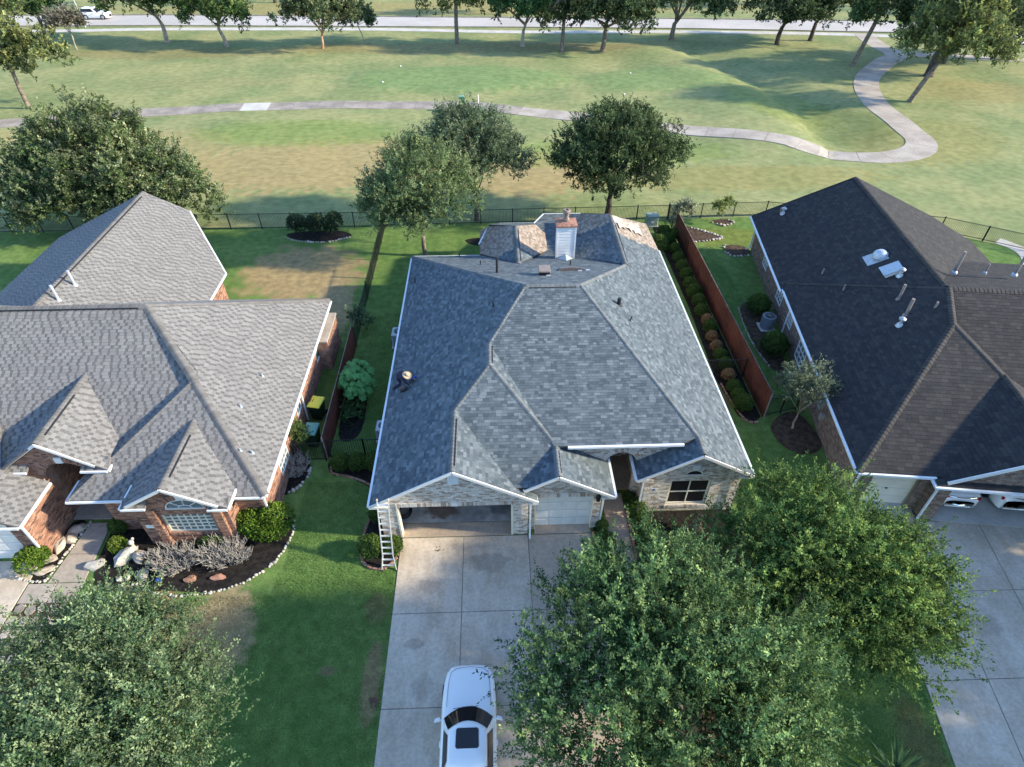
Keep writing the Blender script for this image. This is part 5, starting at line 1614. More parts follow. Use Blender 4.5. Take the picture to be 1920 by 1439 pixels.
# pines and broadleaf trees on the golf course, trunks placed one by one
PINE = [(.062, .090, .040), (.082, .112, .046), (.10, .125, .05)]
PINE_T = (.26, .27, .10)
LIVE = [(.022, .043, .020), (.032, .056, .026), (.042, .068, .03)]
FAR = [
    # name, label, base, fork, radius, lobes (relative), bark, colours, tip, clumps, seed
    ('pine_tree', 'pale green pine on the golf course above the big oak', (-52.2, 75.0), 4.4, .22, [(-1, 0, 7.8, 5.0, 3.8, 2.8), (2.4, -.5, 5.8, 3.2, 2.6, 1.8), (-1, 0, 10.8, 3.2, 3, 2.4), (-4, 0, 5.6, 3, 2.4, 1.8)], m_bark, PINE, PINE_T, 120),
    ('shade_tree', 'broad tree by the sidewalk near the far white wagon', (-66.4, 106.3), 3.0, .28, [(-1, 0, 6.5, 5.5, 4, 2.8), (-5, 0, 6.2, 4, 3.4, 2.5), (3.2, 0, 5.4, 3, 2.8, 1.8)], m_bark_d, [(.035, .075, .03), (.05, .10, .036)], (.15, .2, .07), 90),
    ('crape_myrtle', 'thin bare crape myrtle with pale stem near the sidewalk', (-59.7, 101.3), 1.8, .1, [(-.4, 0, 4.1, 2.3, 1.6, 1.2)], m_bark_p, [(.12, .11, .085), (.09, .09, .06)], (.2, .18, .14), 22),
    ('shade_tree', 'dense green maple with pale trunk beyond the tee', (-48.5, 105.7), 2.4, .32, [(-1.4, 0, 6.4, 4.6, 4, 3.6), (2.4, 0, 5.6, 3.2, 2.8, 2.8), (-5.2, 0, 6.6, 3.0, 2.6, 2.6)], m_bark_p, [(.035, .07, .022), (.05, .094, .03)], (.15, .19, .06), 110),
    ('shade_tree', 'bushy green maple with a leaning pale trunk', (-38.7, 102.8), 2.4, .26, [(-.6, 0, 6.0, 3.9, 3.4, 3.4), (1.6, 0, 4.8, 2.8, 2.4, 1.8)], m_bark_p, [(.034, .072, .024), (.05, .096, .032)], (.14, .18, .06), 80),
    ('crape_myrtle', 'crape myrtle with red brown stems on the golf course', (-24.3, 101.1), 1.6, .2, [(-.6, 0, 5.4, 4.4, 3.2, 2.8), (2.6, 0, 4.9, 2.6, 2.2, 1.8)], m_bark_r, [(.055, .085, .038), (.07, .10, .046)], (.2, .21, .11), 85),
    ('young_tree', 'slim young tree with a bent white stem', (-18.6, 104.0), 2.4, .08, [(-.5, 0, 4.2, 1.6, 1.3, 1.5)], m_bark_p, [(.05, .085, .042), (.062, .1, .05)], (.15, .18, .1), 22),
    ('pine_tree', 'tall pine with a straight grey trunk behind the tee', (-4.8, 103.6), 6.0, .3, [(0, 0, 8.6, 3.2, 2.6, 2.0), (-2.4, 0, 6.2, 2.0, 1.6, 1.3), (2.6, 0, 6.4, 2.2, 1.6, 1.2)], m_bark, [(.08, .11, .04), (.1, .13, .045)], (.24, .26, .09), 60),
    ('roadside_tree', 'small trunk with high leaves across the road', (2.0, 124.2), 3.2, .22, [(0, 0, 6.2, 3.6, 3, 2.2)], m_bark, LIVE, (.1, .13, .06), 36),
    ('shade_tree', 'bright green forked tree beside the sidewalk', (4.9, 101.4), 2.2, .26, [(-.2, 0, 6.0, 3.6, 3, 2.9), (2.4, 0, 5.4, 2.2, 2, 2)], m_bark_p, [(.028, .08, .03), (.04, .10, .04)], (.12, .19, .07), 80),
    ('pine_tree', 'slender pine trunk with sparse yellow tufts', (10.4, 98.4), 6.5, .26, [(0, 0, 9.2, 2.8, 2.4, 2), (-2.0, 0, 4.6, 1.3, 1.0, .9)], m_bark, [(.09, .12, .045), (.11, .14, .05)], (.24, .27, .1), 40),
    ('shade_tree', 'wide dark live oak shading the sidewalk', (16.4, 98.8), 2.6, .34, [(0, 0, 5.8, 4.6, 3.8, 2.8), (3.6, 0, 4.8, 3.2, 2.6, 2.3), (-2.8, 0, 5.6, 3, 2.6, 2)], m_bark, LIVE, (.1, .13, .06), 110),
    ('shade_tree', 'light green elm with a forked trunk near the swale', (27.8, 104.8), 2.2, .36, [(.6, 0, 6.2, 4.6, 3.6, 2.8), (4.4, 0, 5.2, 3, 2.4, 2)], m_bark, [(.05, .09, .04), (.062, .105, .046)], (.16, .2, .09), 90),
    ('shade_tree', 'dark spreading oak at the head of the swale', (42.7, 101.0), 2.2, .34, [(-.4, 0, 5.6, 5.2, 4, 2.6), (2.8, 0, 5.2, 3.4, 2.8, 2.4)], m_bark_d, LIVE, (.1, .13, .06), 110),
    ('shade_tree', 'dark oak with forked limbs beside the swale oak', (48.6, 103.2), 2.4, .32, [(1.2, 0, 6.2, 4.2, 3.4, 2.6)], m_bark_d, LIVE, (.11, .14, .07), 80),
    ('pine_tree', 'leaning pine beside the upper bend of the cart path', (48.8, 89.2), 6.0, .3, [(1.9, 0, 8.0, 3.2, 2.6, 2.4), (0, 0, 6.2, 2.0, 1.6, 1.2)], m_bark, [(.05, .09, .036), (.065, .108, .04)], (.16, .2, .08), 60),
    ('pine_tree', 'leaning pine with yellow green crown inside the path bend', (48.7, 74.1), 4.2, .27, [(2.0, 0, 7.4, 4.6, 3.8, 2.9), (4.8, 0, 6.4, 2.8, 2.4, 2.0), (-.6, 0, 6.4, 2.6, 2.2, 1.8), (2.6, 0, 10.0, 3, 2.8, 2.2)], m_bark, PINE, (.28, .30, .09), 140),
    ('shade_tree', 'thick dark trunked oak behind the leaning pine', (56.6, 84.5), 3.0, .5, [(0, 0, 7.6, 5.6, 4.4, 3.2), (4.6, 0, 6.4, 3.6, 3, 2.4)], m_bark_d, LIVE, (.11, .14, .06), 110),
    ('shade_tree', 'stout oak at the junction of the two paths', (61.9, 90.7), 2.6, .42, [(0, 0, 6.6, 5.0, 4, 3), (4, 0, 6.0, 3.4, 3, 2.4)], m_bark_d, LIVE, (.11, .14, .06), 90),
    ('shade_tree', 'dark leaning oak near the far end of the side path', (71.7, 92.0), 4.6, .42, [(2.6, 0, 7.4, 4.6, 4, 2.6)], m_bark_d, LIVE, (.1, .13, .06), 80),
]
for i, (nm, lab, bs_, fk, tr_, lb, bk, cl, tp, nc) in enumerate(FAR):
    z0 = gh(*bs_)
    lob = [(bs_[0] + a * 1.08, bs_[1] + b, z0 + c - .6, d * 1.2, e * 1.15, f * 1.22) for a, b, c, d, e, f in lb]
    lean = {48.8: (1.3, 0), 48.7: (1.5, 0), 71.7: (1.6, 0), -38.7: (-.5, 0), -18.6: (-.7, 0)}.get(bs_[0], (0.15, 0))
    tree(nm, lab, bs_, lob, tr_, fk, bk, cl, tp, nc, 13, 15, .33, .95, 100 + i, group='trees along the golf course', lean=lean, clump_r=1.1, cat='tree', nlimb=6, fill=.35)
for i, (x, y) in enumerate(((-92, 131), (-70, 133), (-40, 136), (30, 134), (52, 131), (74, 128), (92, 122))):
    tree('roadside_tree', 'dark tree standing on the grass beyond the far road', (x, y), [(x, y, 7, 5.5, 4, 3), (x + 3, y, 5.6, 3, 3, 2)], .3, 3.2, m_bark_d, LIVE, (.1, .13, .06), 60, 8, 14, .36, 1.1, 200 + i, group='trees beyond the far road', clump_r=1.2, nlimb=5)

# small trees and shrubs
tree('olive_tree', 'small grey green tree with pale forked stems in the right side yard', (15.2, 22.0), [(15.1, 22.3, 3.0, 1.15, 1.1, .9), (15.6, 22.0, 2.6, .9, .8, .7), (14.5, 22.2, 2.7, .8, .7, .6)], .06, .9, m_bark_p, [(.075, .10, .06), (.09, .12, .075)], (.19, .22, .14), 60, 9, 16, .09, .4, 301, clump_r=.35, nlimb=7)


def shrub_mesh(name, lobes, n, size, cols, tip, seed, inner=(.012, .022, .008)):
    """dense clipped shrub: leaf shell over a leafy core, one mesh"""
    rng = np.random.default_rng(seed)
    Lb = np.array(lobes)[rng.integers(0, len(lobes), n)]
    d = nrmz(rng.normal(size=(n, 3)))
    d[:, 2] = np.where(d[:, 2] < -.5, -d[:, 2], d[:, 2])
    r = 1 - .28 * rng.random(n) ** 2
    wob = 1 + .07 * np.sin(d[:, 0] * 7 + seed) * np.sin(d[:, 1] * 6) + .05 * np.sin(d[:, 2] * 9)
    pos = Lb[:, :3] + d * Lb[:, 3:6] * (r * wob)[:, None]
    pos[:, 2] = np.maximum(pos[:, 2], .02)
    ld = nrmz(d * .5 + rng.normal(size=(n, 3)) * .7 + np.array([0, 0, .2]))
    ln = nrmz(d + rng.normal(size=(n, 3)) * .5)
    L = size * rng.uniform(.7, 1.3, n)
    t = (np.clip(d[:, 2], 0, 1) * rng.random(n))[:, None]
    col = (np.array(cols)[rng.integers(0, len(cols), n)] * (1 - t) + np.array(tip) * t) * rng.uniform(.75, 1.25, n)[:, None]
    me = leaf_mesh(name, pos, ld, ln, L, L * .7, col)
    me.materials.append(m_leaf)
    return me


BOX = [(.042, .088, .02), (.056, .108, .026), (.07, .125, .03)]
BOX_T = (.13, .20, .045)
boxes = [shrub_mesh('boxwood', [(0, 0, .42, .46, .46, .42)], 2600, .075, BOX, BOX_T, 40 + k) for k in range(3)]
dead = shrub_mesh('boxwood', [(0, 0, .36, .36, .38, .34)], 1500, .075, [(.26, .16, .07), (.32, .21, .10), (.20, .12, .06)], (.42, .30, .16), 50)


def put(me, name, loc, s, rz, label, cat, group=None):
    o = bpy.data.objects.new(name, me)
    C.objects.link(o)
    o.location = (*loc, 0.03)
    o.scale = s if isinstance(s, tuple) else (s, s, s)
    o.rotation_euler.z = rz
    return tag(o, label, cat, group)


rb = random.Random(9)
ys = [41.6, 40.2, 38.9, 37.7, 36.5, 35.4, 34.3, 33.3, 32.2, 31.2, 30.4, 29.5, 28.6, 27.7, 26.8, 25.9, 24.9, 24.2, 23.5]
DEADI = {9: 'tan', 11: 'tan', 12: 'tan', 15: 'half'}
for i, y in enumerate(ys):
    x = 13.0 + (.18 if y > 30 else 0) + rb.uniform(-.06, .06)
    if i in DEADI:
        lab = 'dead tan boxwood in the row along the brown fence' if DEADI[i] == 'tan' else 'half withered boxwood at the side yard iron gate'
        put(dead, 'boxwood', (x, y), rb.uniform(.9, 1.05), rb.random() * 6, lab, 'shrub', 'boxwoods along the brown fence')
    else:
        put(boxes[i % 3], 'boxwood', (x, y), rb.uniform(.86, 1.08), rb.random() * 6, 'round green boxwood in the row along the brown fence', 'shrub', 'boxwoods along the brown fence')
for x in (-7.55, -6.75, -5.95):
    put(boxes[int(-x) % 3], 'boxwood', (x, 20.05), 1.0, x, 'clipped boxwood in front of the iron fence beside the grey roof', 'shrub', 'boxwoods before the left iron fence')
for x, y, s_, lab in ((-5.35, 17.0, .95, 'clipped shrub under the left eave of the garage'), (-5.45, 15.25, 1.1, 'clipped shrub in the brick ring left of the ladder'), (-4.55, 15.3, .92, 'clipped shrub behind the foot of the ladder'),
                      (4.42, 15.2, 1.0, 'clipped shrub at the driveway end of the front walk'), (4.48, 16.15, .62, 'small shrub against the garage pier by the walk'), (5.95, 17.7, .6, 'small shrub by the arched entry'),
                      (7.75, 14.9, .95, 'round shrub in the mulch near the clay stove'), (7.0, 14.1, .8, 'round shrub at the edge of the mulch under the elm'), (4.55, 13.0, .9, 'clipped shrub at the corner of the walk landing')):
    put(boxes[int(x * 3) % 3], 'boxwood', (x, y), s_, x, lab, 'shrub')
hedge = shrub_mesh('hedge', [(0, y, .38, .40, .55, .40) for y in (-1.15, -.4, .4, 1.15)], 6500, .075, BOX, BOX_T, 60)
put(hedge, 'hedge', (6.15, 15.7), 1., 0, 'low clipped hedge along the right side of the front walk', 'hedge')
for x, y, s_, lab in ((13.0, 42.6, 1.05, 'yellow green shrub by the pale utility box'), (13.7, 42.2, 1.0, 'loose shrub beside the shrub at the utility box'), (12.2, 40.6, 1.35, 'broad green shrub at the rear right eave'),
                      (16.75, 32.3, 1.5, 'dark dense shrub behind the grey condenser'), (16.3, 28.2, 1.6, 'large round shrub in front of the grey condenser')):
    put(boxes[int(x * 7) % 3], 'shrub', (x, y), s_, x, lab, 'shrub')
BRI = [(.05, .115, .012), (.07, .145, .018), (.09, .165, .022)]
put(shrub_mesh('shrub', [(-.5, 0, .65, .75, .6, .6), (.4, .1, .72, .75, .65, .65), (.1, -.3, .5, .8, .5, .5)], 5200, .10, BRI, (.17, .25, .04), 70), 'shrub', (-10.1, 16.5), 1.05, 0, 'bright green shrub at the corner of the tan roofed house', 'shrub')
put(shrub_mesh('shrub', [(0, 0, .5, .6, .6, .5), (.2, .2, .55, .45, .4, .4)], 3200, .09, BRI, (.17, .25, .04), 71), 'shrub', (-19.35, 15.0), 1.0, 0, 'bright green shrub by the left garage door', 'shrub')
put(shrub_mesh('shrub', [(0, 0, .32, .36, .36, .32)], 1300, .08, BRI, (.2, .24, .06), 72), 'shrub', (-16.25, 15.8), 1.0, 0, 'small yellow green ball shrub on dark mulch', 'shrub')
put(boxes[0], 'boxwood', (-16.6, 16.75), .85, 1, 'dark clipped shrub beside the arched porch', 'shrub')
put(boxes[1], 'boxwood', (-12.2, 15.75), (1.3, .5, .8), 0, 'low dark creeping shrub under the gridded window', 'shrub')
# hedge of three shrubs at the rear fence
sm = shrub_mesh('shrub', [(0, 0, .85, .7, .6, .55), (.15, .1, 1.15, .5, .5, .35), (-.2, 0, .5, .45, .4, .4)], 2300, .12, [(.03, .055, .03), (.042, .07, .036)], (.09, .13, .06), 75)
for x in (-14.9, -13.6, -12.2):
    put(sm, 'shrub', (x, 43.9), 1.1, x, 'dark bushy shrub in the oval bed at the rear fence', 'shrub', 'three shrubs at the rear fence')
# light shrubs and saplings by the right fences
tree('sapling', 'pale grey green sapling at the end of the brown fence', (14.55, 43.6), [(14.55, 43.6, 1.6, .7, .6, .9)], .03, .5, m_bark_p, [(.16, .18, .12), (.2, .22, .15)], (.34, .36, .24), 18, 9, 16, .13, .35, 310, clump_r=.3, nlimb=4, cat='sapling')
tree('sapling', 'yellow green sapling in the stone ring by the iron fence', (18.2, 45.0), [(18.2, 45.0, 1.2, .75, .6, .7)], .03, .4, m_bark_p, [(.10, .14, .04), (.13, .17, .05)], (.26, .28, .09), 16, 8, 14, .13, .35, 311, clump_r=.3, nlimb=4, cat='sapling')
tree('shrub', 'loose leafy shrub against the left house beside the bins', (-9.75, 21.2), [(-9.75, 21.2, 1.0, .5, .6, .8)], .03, .3, m_bark, [(.05, .1, .03), (.065, .12, .04)], (.13, .18, .06), 20, 9, 16, .09, .3, 312, clump_r=.28, nlimb=4, cat='shrub')
tree('shrub', 'wispy shrub growing through the left iron fence', (-8.6, 31.6), [(-8.6, 31.6, .9, .45, .6, .6)], .02, .3, m_bark, [(.05, .09, .045), (.065, .11, .055)], (.13, .17, .09), 14, 8, 14, .1, .3, 313, clump_r=.25, nlimb=3, cat='shrub')
tree('shrub', 'second wispy shrub on the lawn side of the left iron fence', (-7.9, 31.3), [(-7.95, 31.2, .7, .3, .5, .5)], .02, .3, m_bark, [(.05, .09, .045), (.065, .11, .055)], (.13, .17, .09), 10, 7, 14, .1, .3, 314, clump_r=.22, nlimb=3, cat='shrub')
tree('shrub', 'low tangled plants in the soil bed at the left fence', (-7.5, 23.6), [(-7.5, 23.7, .35, .45, .9, .3)], .02, .15, m_bark, [(.04, .09, .03), (.05, .1, .035)], (.1, .15, .06), 16, 7, 12, .11, .3, 315, clump_r=.25, nlimb=3, cat='shrub')
for i, (x, y) in enumerate(((7.6, 15.9), (8.4, 14.6), (9.6, 15.0), (6.9, 15.3))):
    tree('shrub', 'low sprawling green plant in the mulch below the front window', (x, y), [(x, y, .2, .35, .3, .18)], .012, .08, m_bark, [(.03, .065, .03), (.04, .08, .036)], (.08, .13, .06), 7, 6, 12, .09, .22, 320 + i, group='low plants below the front window', clump_r=.18, nlimb=2, cat='plant')


# grass blades over the near lawns
rng = np.random.default_rng(77)
reg = [(-9.2, -4.32, -1, 14.4), (-9.0, -6.0, 14.4, 19.2), (-16.5, -9.2, 1, 13.4), (10.6, 16.2, 1.5, 12.5), (10.9, 15.5, 12.5, 22.5), (4.02, 10.6, 1, 13), (-8.2, -5.2, 21, 33), (14.1, 16.4, 24, 41)]
PP, TT = [], []
for x0, x1, y0, y1 in reg:
    n = int((x1 - x0) * (y1 - y0) * (900 if y1 < 20 else 500))
    q = np.column_stack([rng.uniform(x0, x1, n), rng.uniform(y0, y1, n), np.full(n, .005)])
    keep = (q[:, 0] < 16.2 - (16 - q[:, 1]) * .165 - .0) | (q[:, 1] > 17)
    q = q[keep]
    t = np.tile(np.array([.135, .25, .065]), (len(q), 1)) * rng.uniform(.6, 1.35, len(q))[:, None]
    for cx, cy, rx, ry, ang, mc, st_ in LAWN_PATCH:
        d = np.hypot((q[:, 0] - cx) / rx, (q[:, 1] - cy) / ry) + rng.normal(0, .18, len(q))
        m_ = d < .95
        t[m_] = np.array(mc) * rng.uniform(.7, 1.25, m_.sum())[:, None]
    PP.append(q); TT.append(t)
PP = np.concatenate(PP); TT = np.concatenate(TT)
n = len(PP)
gd = nrmz(rng.normal(size=(n, 3)) * .55 + np.array([0, 0, .8]))
gn = nrmz(rng.normal(size=(n, 3)))
go = link('grass', leaf_mesh('grass', PP, gd, gn, rng.uniform(.04, .085, n), np.full(n, .016), TT), m_leaf)
tag(go, 'short grass blades of the near lawns', kind='stuff')

# broad-leaved plant inside the left fence: every leaf a piece
def big_leaf():
    mb = MB()
    mb.col = (.10, .27, .09)
    pts = []
    for i in range(10):
        t = 2 * math.pi * i / 10
        r = .21 if i % 2 == 0 else .15
        pts.append((r * math.cos(t) + .17, r * math.sin(t), -.05 * (r * 5) ** 2 + .02 * math.cos(3 * t)))
    mb.add([(.17, 0, .03)] + pts, [(0, i + 1, (i + 1) % 10 + 1) for i in range(10)])
    me = mb.mesh('leaf')
    me.materials.append(m_leaf)
    return me


rt = empty('castor_plant', (-7.45, 25.0, 0), 'tall plant with broad bright green lobed leaves inside the left fence', 'plant')
lf = big_leaf()
rl = random.Random(4)
st = MB()
for k in range(7):
    a = rl.random() * 6.28
    st.tube([(-7.45 + .1 * math.cos(a), 25.0 + .1 * math.sin(a), 0), (-7.45 + .35 * math.cos(a), 25.0 + .5 * math.sin(a), 1.2), (-7.4 + .5 * math.cos(a), 25.1 + .7 * math.sin(a), 2.0)], [.035, .025, .012], 5)
st.build('stems', m_bark, rt)
for k in range(230):
    while True:
        q = Vector((rl.uniform(-1, 1), rl.uniform(-1, 1), rl.uniform(-.6, 1)))
        if .5 < q.length < 1:
            break
    c = Vector((-7.4 + q.x * .85, 25.1 + q.y * 1.25, 1.35 + q.z * .95))
    o = bpy.data.objects.new('leaf', lf)
    C.objects.link(o)
    n = (Vector((q.x * .5, q.y * .4 - .15, .9)) + Vector((rl.uniform(-.3, .3), rl.uniform(-.3, .3), 0))).normalized()
    o.matrix_basis = Matrix.Translation(c) @ n.to_track_quat('Z', 'X').to_matrix().to_4x4() @ Matrix.Rotation(rl.random() * 6.28, 4, 'Z') @ Matrix.Scale(rl.uniform(.7, 1.15), 4)
    setp(o, rt)

# agave at the lower right, strap leaves as pieces
sg = empty('agave_plant', (12.45, 6.25, 0), 'strap leaved agave on the lawn by the neighbour driveway', 'plant')
MB().lathe([(.16, 0), (.2, .12), (.14, .25), (.05, .32)], 12.45, 6.25, 10).build('stem', m_bark_d, sg)
fm = MB()
nseg = 9
for k in range(nseg + 1):
    t = k / nseg
    x = .05 + 1.05 * t
    z = .42 * math.sin(t * 1.9)
    w = .075 * (1 - t ** 2.5) * (.55 + .9 * min(t * 3, 1) * .5) + .004
    fm.col = (.045 + .035 * t, .095 + .05 * t, .05 + .01 * t)
    fm.add([(x, -w, z + .025), (x, 0, z), (x, w, z + .025)], [])
for k in range(nseg):
    for j in range(2):
        fm.f.append((k * 3 + j, k * 3 + 3 + j, k * 3 + 4 + j, k * 3 + 1 + j)); fm.m.append(0)
fme = fm.mesh('leaf')
fme.materials.append(m_leaf)
for k in range(34):
    o = bpy.data.objects.new('leaf', fme)
    C.objects.link(o)
    o.matrix_basis = Matrix.Translation((12.45, 6.25, .2)) @ Matrix.Rotation(k * 2.4, 4, 'Z') @ Matrix.Rotation(R(6 - (k // 9) * 17), 4, 'Y') @ Matrix.Scale(.85 + .25 * (k % 3) / 2, 4)
    setp(o, sg)

# leafless grey shrubs in the left bed
def twigs(name, label, c, rx, ry, h, n, seed, group=None):
    r_ = random.Random(seed)
    mb = MB()
    for k in range(n):
        a, d = r_.random() * 6.28, r_.random() ** .5
        x, y = c[0] + rx * d * math.cos(a) * .6, c[1] + ry * d * math.sin(a) * .6
        p0 = Vector((x, y, 0.03))
        dr = Vector((math.cos(a) * .6 * d + r_.uniform(-.3, .3), math.sin(a) * .6 * d + r_.uniform(-.3, .3), 1)).normalized()
        L = h * r_.uniform(.6, 1.15)
        p1 = p0 + dr * L * .5 + Vector((r_.uniform(-.08, .08), r_.uniform(-.08, .08), 0))
        p2 = p0 + dr * L + Vector((r_.uniform(-.15, .15), r_.uniform(-.15, .15), 0))
        mb.tube([p0, p1, p2], [.016, .013, .007], 4, False)
        for j in range(6):
            s0 = p1.lerp(p2, r_.uniform(-.6, .9))
            d2 = (dr + Vector((r_.uniform(-1, 1), r_.uniform(-1, 1), r_.uniform(-.3, .7)))).normalized()
            mb.tube([s0, s0 + d2 * r_.uniform(.12, .3)], [.011, .006], 4, False)
    return tag(mb.build(name, m_twig_grey), label, 'shrub', group)


twigs('bare_shrub', 'sprawling leafless grey shrub on the mulch by the pale boulders', (-13.6, 14.95), 1.25, .75, .75, 170, 1)
twigs('bare_shrub', 'leafless grey shrub under the gridded window', (-11.6, 15.15), 1.35, .7, .8, 190, 2)
twigs('bare_shrub', 'leafless grey shrub on the small bed at the side wall', (-9.65, 19.9), .55, .75, .8, 110, 3)

# ================================================================== fences
def iron_fence(label, pts, h=1.25, cat='fence', step=2.4, pick=.11):
    root = empty('iron_fence', (pts[0][0], pts[0][1], 0), label, cat)
    pk = MB()
    for a, b in zip(pts, pts[1:]):
        A, B = Vector((*a, 0)), Vector((*b, 0))
        L = (B - A).length
        n = max(1, round(L / step))
        for k in range(n + 1):
            q = A.lerp(B, k / n)
            MB().bbox(q.x - .035, q.x + .035, q.y - .035, q.y + .035, 0, h + .06, .01).build('post', m_iron, root)
        for z in (.14, h - .02):
            MB().bar(A + Vector((0, 0, z)), B + Vector((0, 0, z)), .035, .035).build('rail', m_iron, root)
        m_ = int(L / pick)
        for k in range(1, m_):
            q = A.lerp(B, k / m_)
            pk.bar(q + Vector((0, 0, .06)), q + Vector((0, 0, h - .04)), .016, .016, up=(1, 0, 0))
    tag(pk.build('pickets', m_iron, root), kind='stuff')
    return root


iron_fence('black iron fence behind the tan roofed house and the oak', [(-42, 44.95), (-8.45, 44.95)], 1.3)
iron_fence('black iron fence behind the grey roofed house', [(-8.4, 45.1), (13.95, 45.6)], 1.2)
iron_fence('black iron fence behind the dark roofed house', [(14.05, 45.65), (22, 45.95), (34.6, 42.8), (39.5, 39.6), (46, 34.5)], 1.2)
iron_fence('low iron fence dividing the two left back yards', [(-8.35, 29.75), (-8.45, 44.9)], 1.3)
iron_fence('iron fence and gate between the left board fence and the grey roofed house', [(-8.2, 20.75), (-6.5, 20.75), (-5.1, 20.75)], 1.25, step=1.6)
iron_fence('iron gate between the tan roofed house and the left board fence', [(-9.85, 20.55), (-8.4, 20.6)], 1.25, cat='gate', step=1.5)
iron_fence('iron gate between the grey roofed house and the right board fence', [(10.6, 26.1), (13.85, 26.1)], 1.3, cat='gate', step=1.6)
iron_fence('short iron fence from the right board fence to the dark roofed house', [(14.05, 22.9), (15.9, 23.4)], 1.3, step=1.0)
iron_fence('iron fence with gate at the rear end of the brown board fence', [(13.9, 39.4), (13.95, 45.5)], 1.4, step=1.6)


def board_fence(label, x, y0, y1, h, dx=0., mat=m_fence, side=1):
    root = empty('board_fence', (x, y0, 0), label, 'fence')
    me = None
    n = int((y1 - y0) / .145)
    r_ = random.Random(int(x * 10))
    mb = MB()
    mb.add([(-.011, -.07, .04), (.011, -.07, .04), (.011, .07, .04), (-.011, .07, .04), (-.011, -.07, h - .04), (.011, -.07, h - .04), (.011, .07, h - .04), (-.011, .07, h - .04), (-.011, -.045, h), (.011, -.045, h), (.011, .045, h), (-.011, .045, h)],
           [(0, 1, 5, 4), (1, 2, 6, 5), (2, 3, 7, 6), (3, 0, 4, 7), (4, 5, 9, 8), (5, 6, 10, 9), (6, 7, 11, 10), (7, 4, 8, 11), (8, 9, 10, 11), (3, 2, 1, 0)])
    me = mb.mesh('board')
    me.materials.append(mat)
    for k in range(n):
        o = bpy.data.objects.new('board', me)
        C.objects.link(o)
        o.location = (x + dx * k / n + r_.uniform(-.004, .004), y0 + (k + .5) * .145, r_.uniform(-.015, .012))
        o.rotation_euler.z = r_.uniform(-.03, .03)
        setp(o, root)
    for k in range(int((y1 - y0) / 2.4) + 1):
        yy = min(y0 + k * 2.4 + .05, y1 - .05)
        xx = x + dx * (yy - y0) / (y1 - y0)
        MB().box(xx + side * .0575 - .0425, xx + side * .0575 + .0425, yy - .045, yy + .045, 0, h - .12).build('post', m_fence_w, root)
    for z in (.3, h * .5, h - .25):
        MB().bar((x + side * .036, y0, z), (x + dx + side * .036, y1, z), .04, .09).build('rail', m_fence_w, root)
    MB().bar((x + side * .03, y0, h - .05), (x + dx + side * .03, y1, h - .05), .03, .07).build('cap_rail', m_fence_w, root)
    return root


board_fence('long brown stained board fence beside the row of boxwoods', 13.92, 22.8, 43.2, 1.85, .0)
board_fence('short brown stained board fence by the yellow lidded bin', -8.3, 20.65, 29.7, 1.65, -.05, side=-1)

# ================================================================== edging
def stones(label, pts, mat, size, seed, step=None, name='stone_edging', piece='stone'):
    r_ = random.Random(seed)
    root = empty(name, (pts[0][0], pts[0][1], 0), label, 'edging')
    mes = []
    for k in range(5):
        bm = bmesh.new()
        bmesh.ops.create_icosphere(bm, subdivisions=1, radius=1)
        for v in bm.verts:
            v.co *= 1 + r_.uniform(-.22, .22)
            v.co.z *= .7
        me = bpy.data.meshes.new(piece)
        bm.to_mesh(me)
        bm.free()
        me.materials.append(mat)
        mes.append(me)
    path = catmull([Vector(p) for p in pts], step or size * 1.9)
    for q in path:
        if r_.random() < .06:
            continue
        o = bpy.data.objects.new(piece, r_.choice(mes))
        C.objects.link(o)
        s_ = size * r_.uniform(.65, 1.25)
        o.location = (q.x + r_.uniform(-.03, .03), q.y + r_.uniform(-.03, .03), .05)
        o.scale = (s_ * r_.uniform(.8, 1.3), s_, s_)
        o.rotation_euler = (r_.uniform(-.3, .3), r_.uniform(-.3, .3), r_.random() * 6.28)
        setp(o, root)
    return root


stones('curving row of white stones round the bed of bare grey shrubs', [(-15.4, 13.95), (-14.7, 14.05), (-14.1, 13.7), (-13.2, 13.5), (-12, 13.55), (-10.7, 13.9), (-9.75, 14.6), (-9.3, 15.3), (-9.05, 16.5), (-9.2, 17.1)], m_rock_w, .065, 1)
stones('row of white stones along the left edge of the porch walk', [(-18.2, 17.2), (-18.35, 16.2), (-18.5, 15.2), (-18.62, 14.4), (-19.3, 14.35), (-20.0, 14.6)], m_rock_w, .065, 2)
stones('pale stones round the small bed at the left side wall', [(-9.35, 20.6), (-9.1, 20.2), (-9.1, 19.6), (-9.35, 19.0), (-9.8, 18.6)], m_rock_w, .09, 3)
stones('white stones edging the oval bed at the rear fence', [(-15.9, 43.4), (-14.6, 42.8), (-12.5, 42.65), (-10.9, 43.4)], m_rock_w, .1, 4)
stones('white stones edging the bed behind the brown fence', [(15.5, 44.0), (17.0, 42.9), (17.4, 42.3), (16.2, 41.9), (14.4, 41.6)], m_rock_w, .12, 5)
stones('ring of tan stones round the yellow green sapling', [(17.4, 44.8), (18.2, 44.3), (19.1, 44.8), (18.6, 45.3)], m_rock, .14, 6)
stones('grey stones round the bed at the dark roofed house corner', [(18.6, 39.6), (17.5, 39.55), (17.0, 40.4), (17.3, 41.1)], m_rock_w, .12, 7)
stones('row of small pale stones round the condenser bed', [(15.8, 33.0), (15.5, 30.8), (15.5, 28.5), (15.8, 26.8)], m_rock, .07, 8)


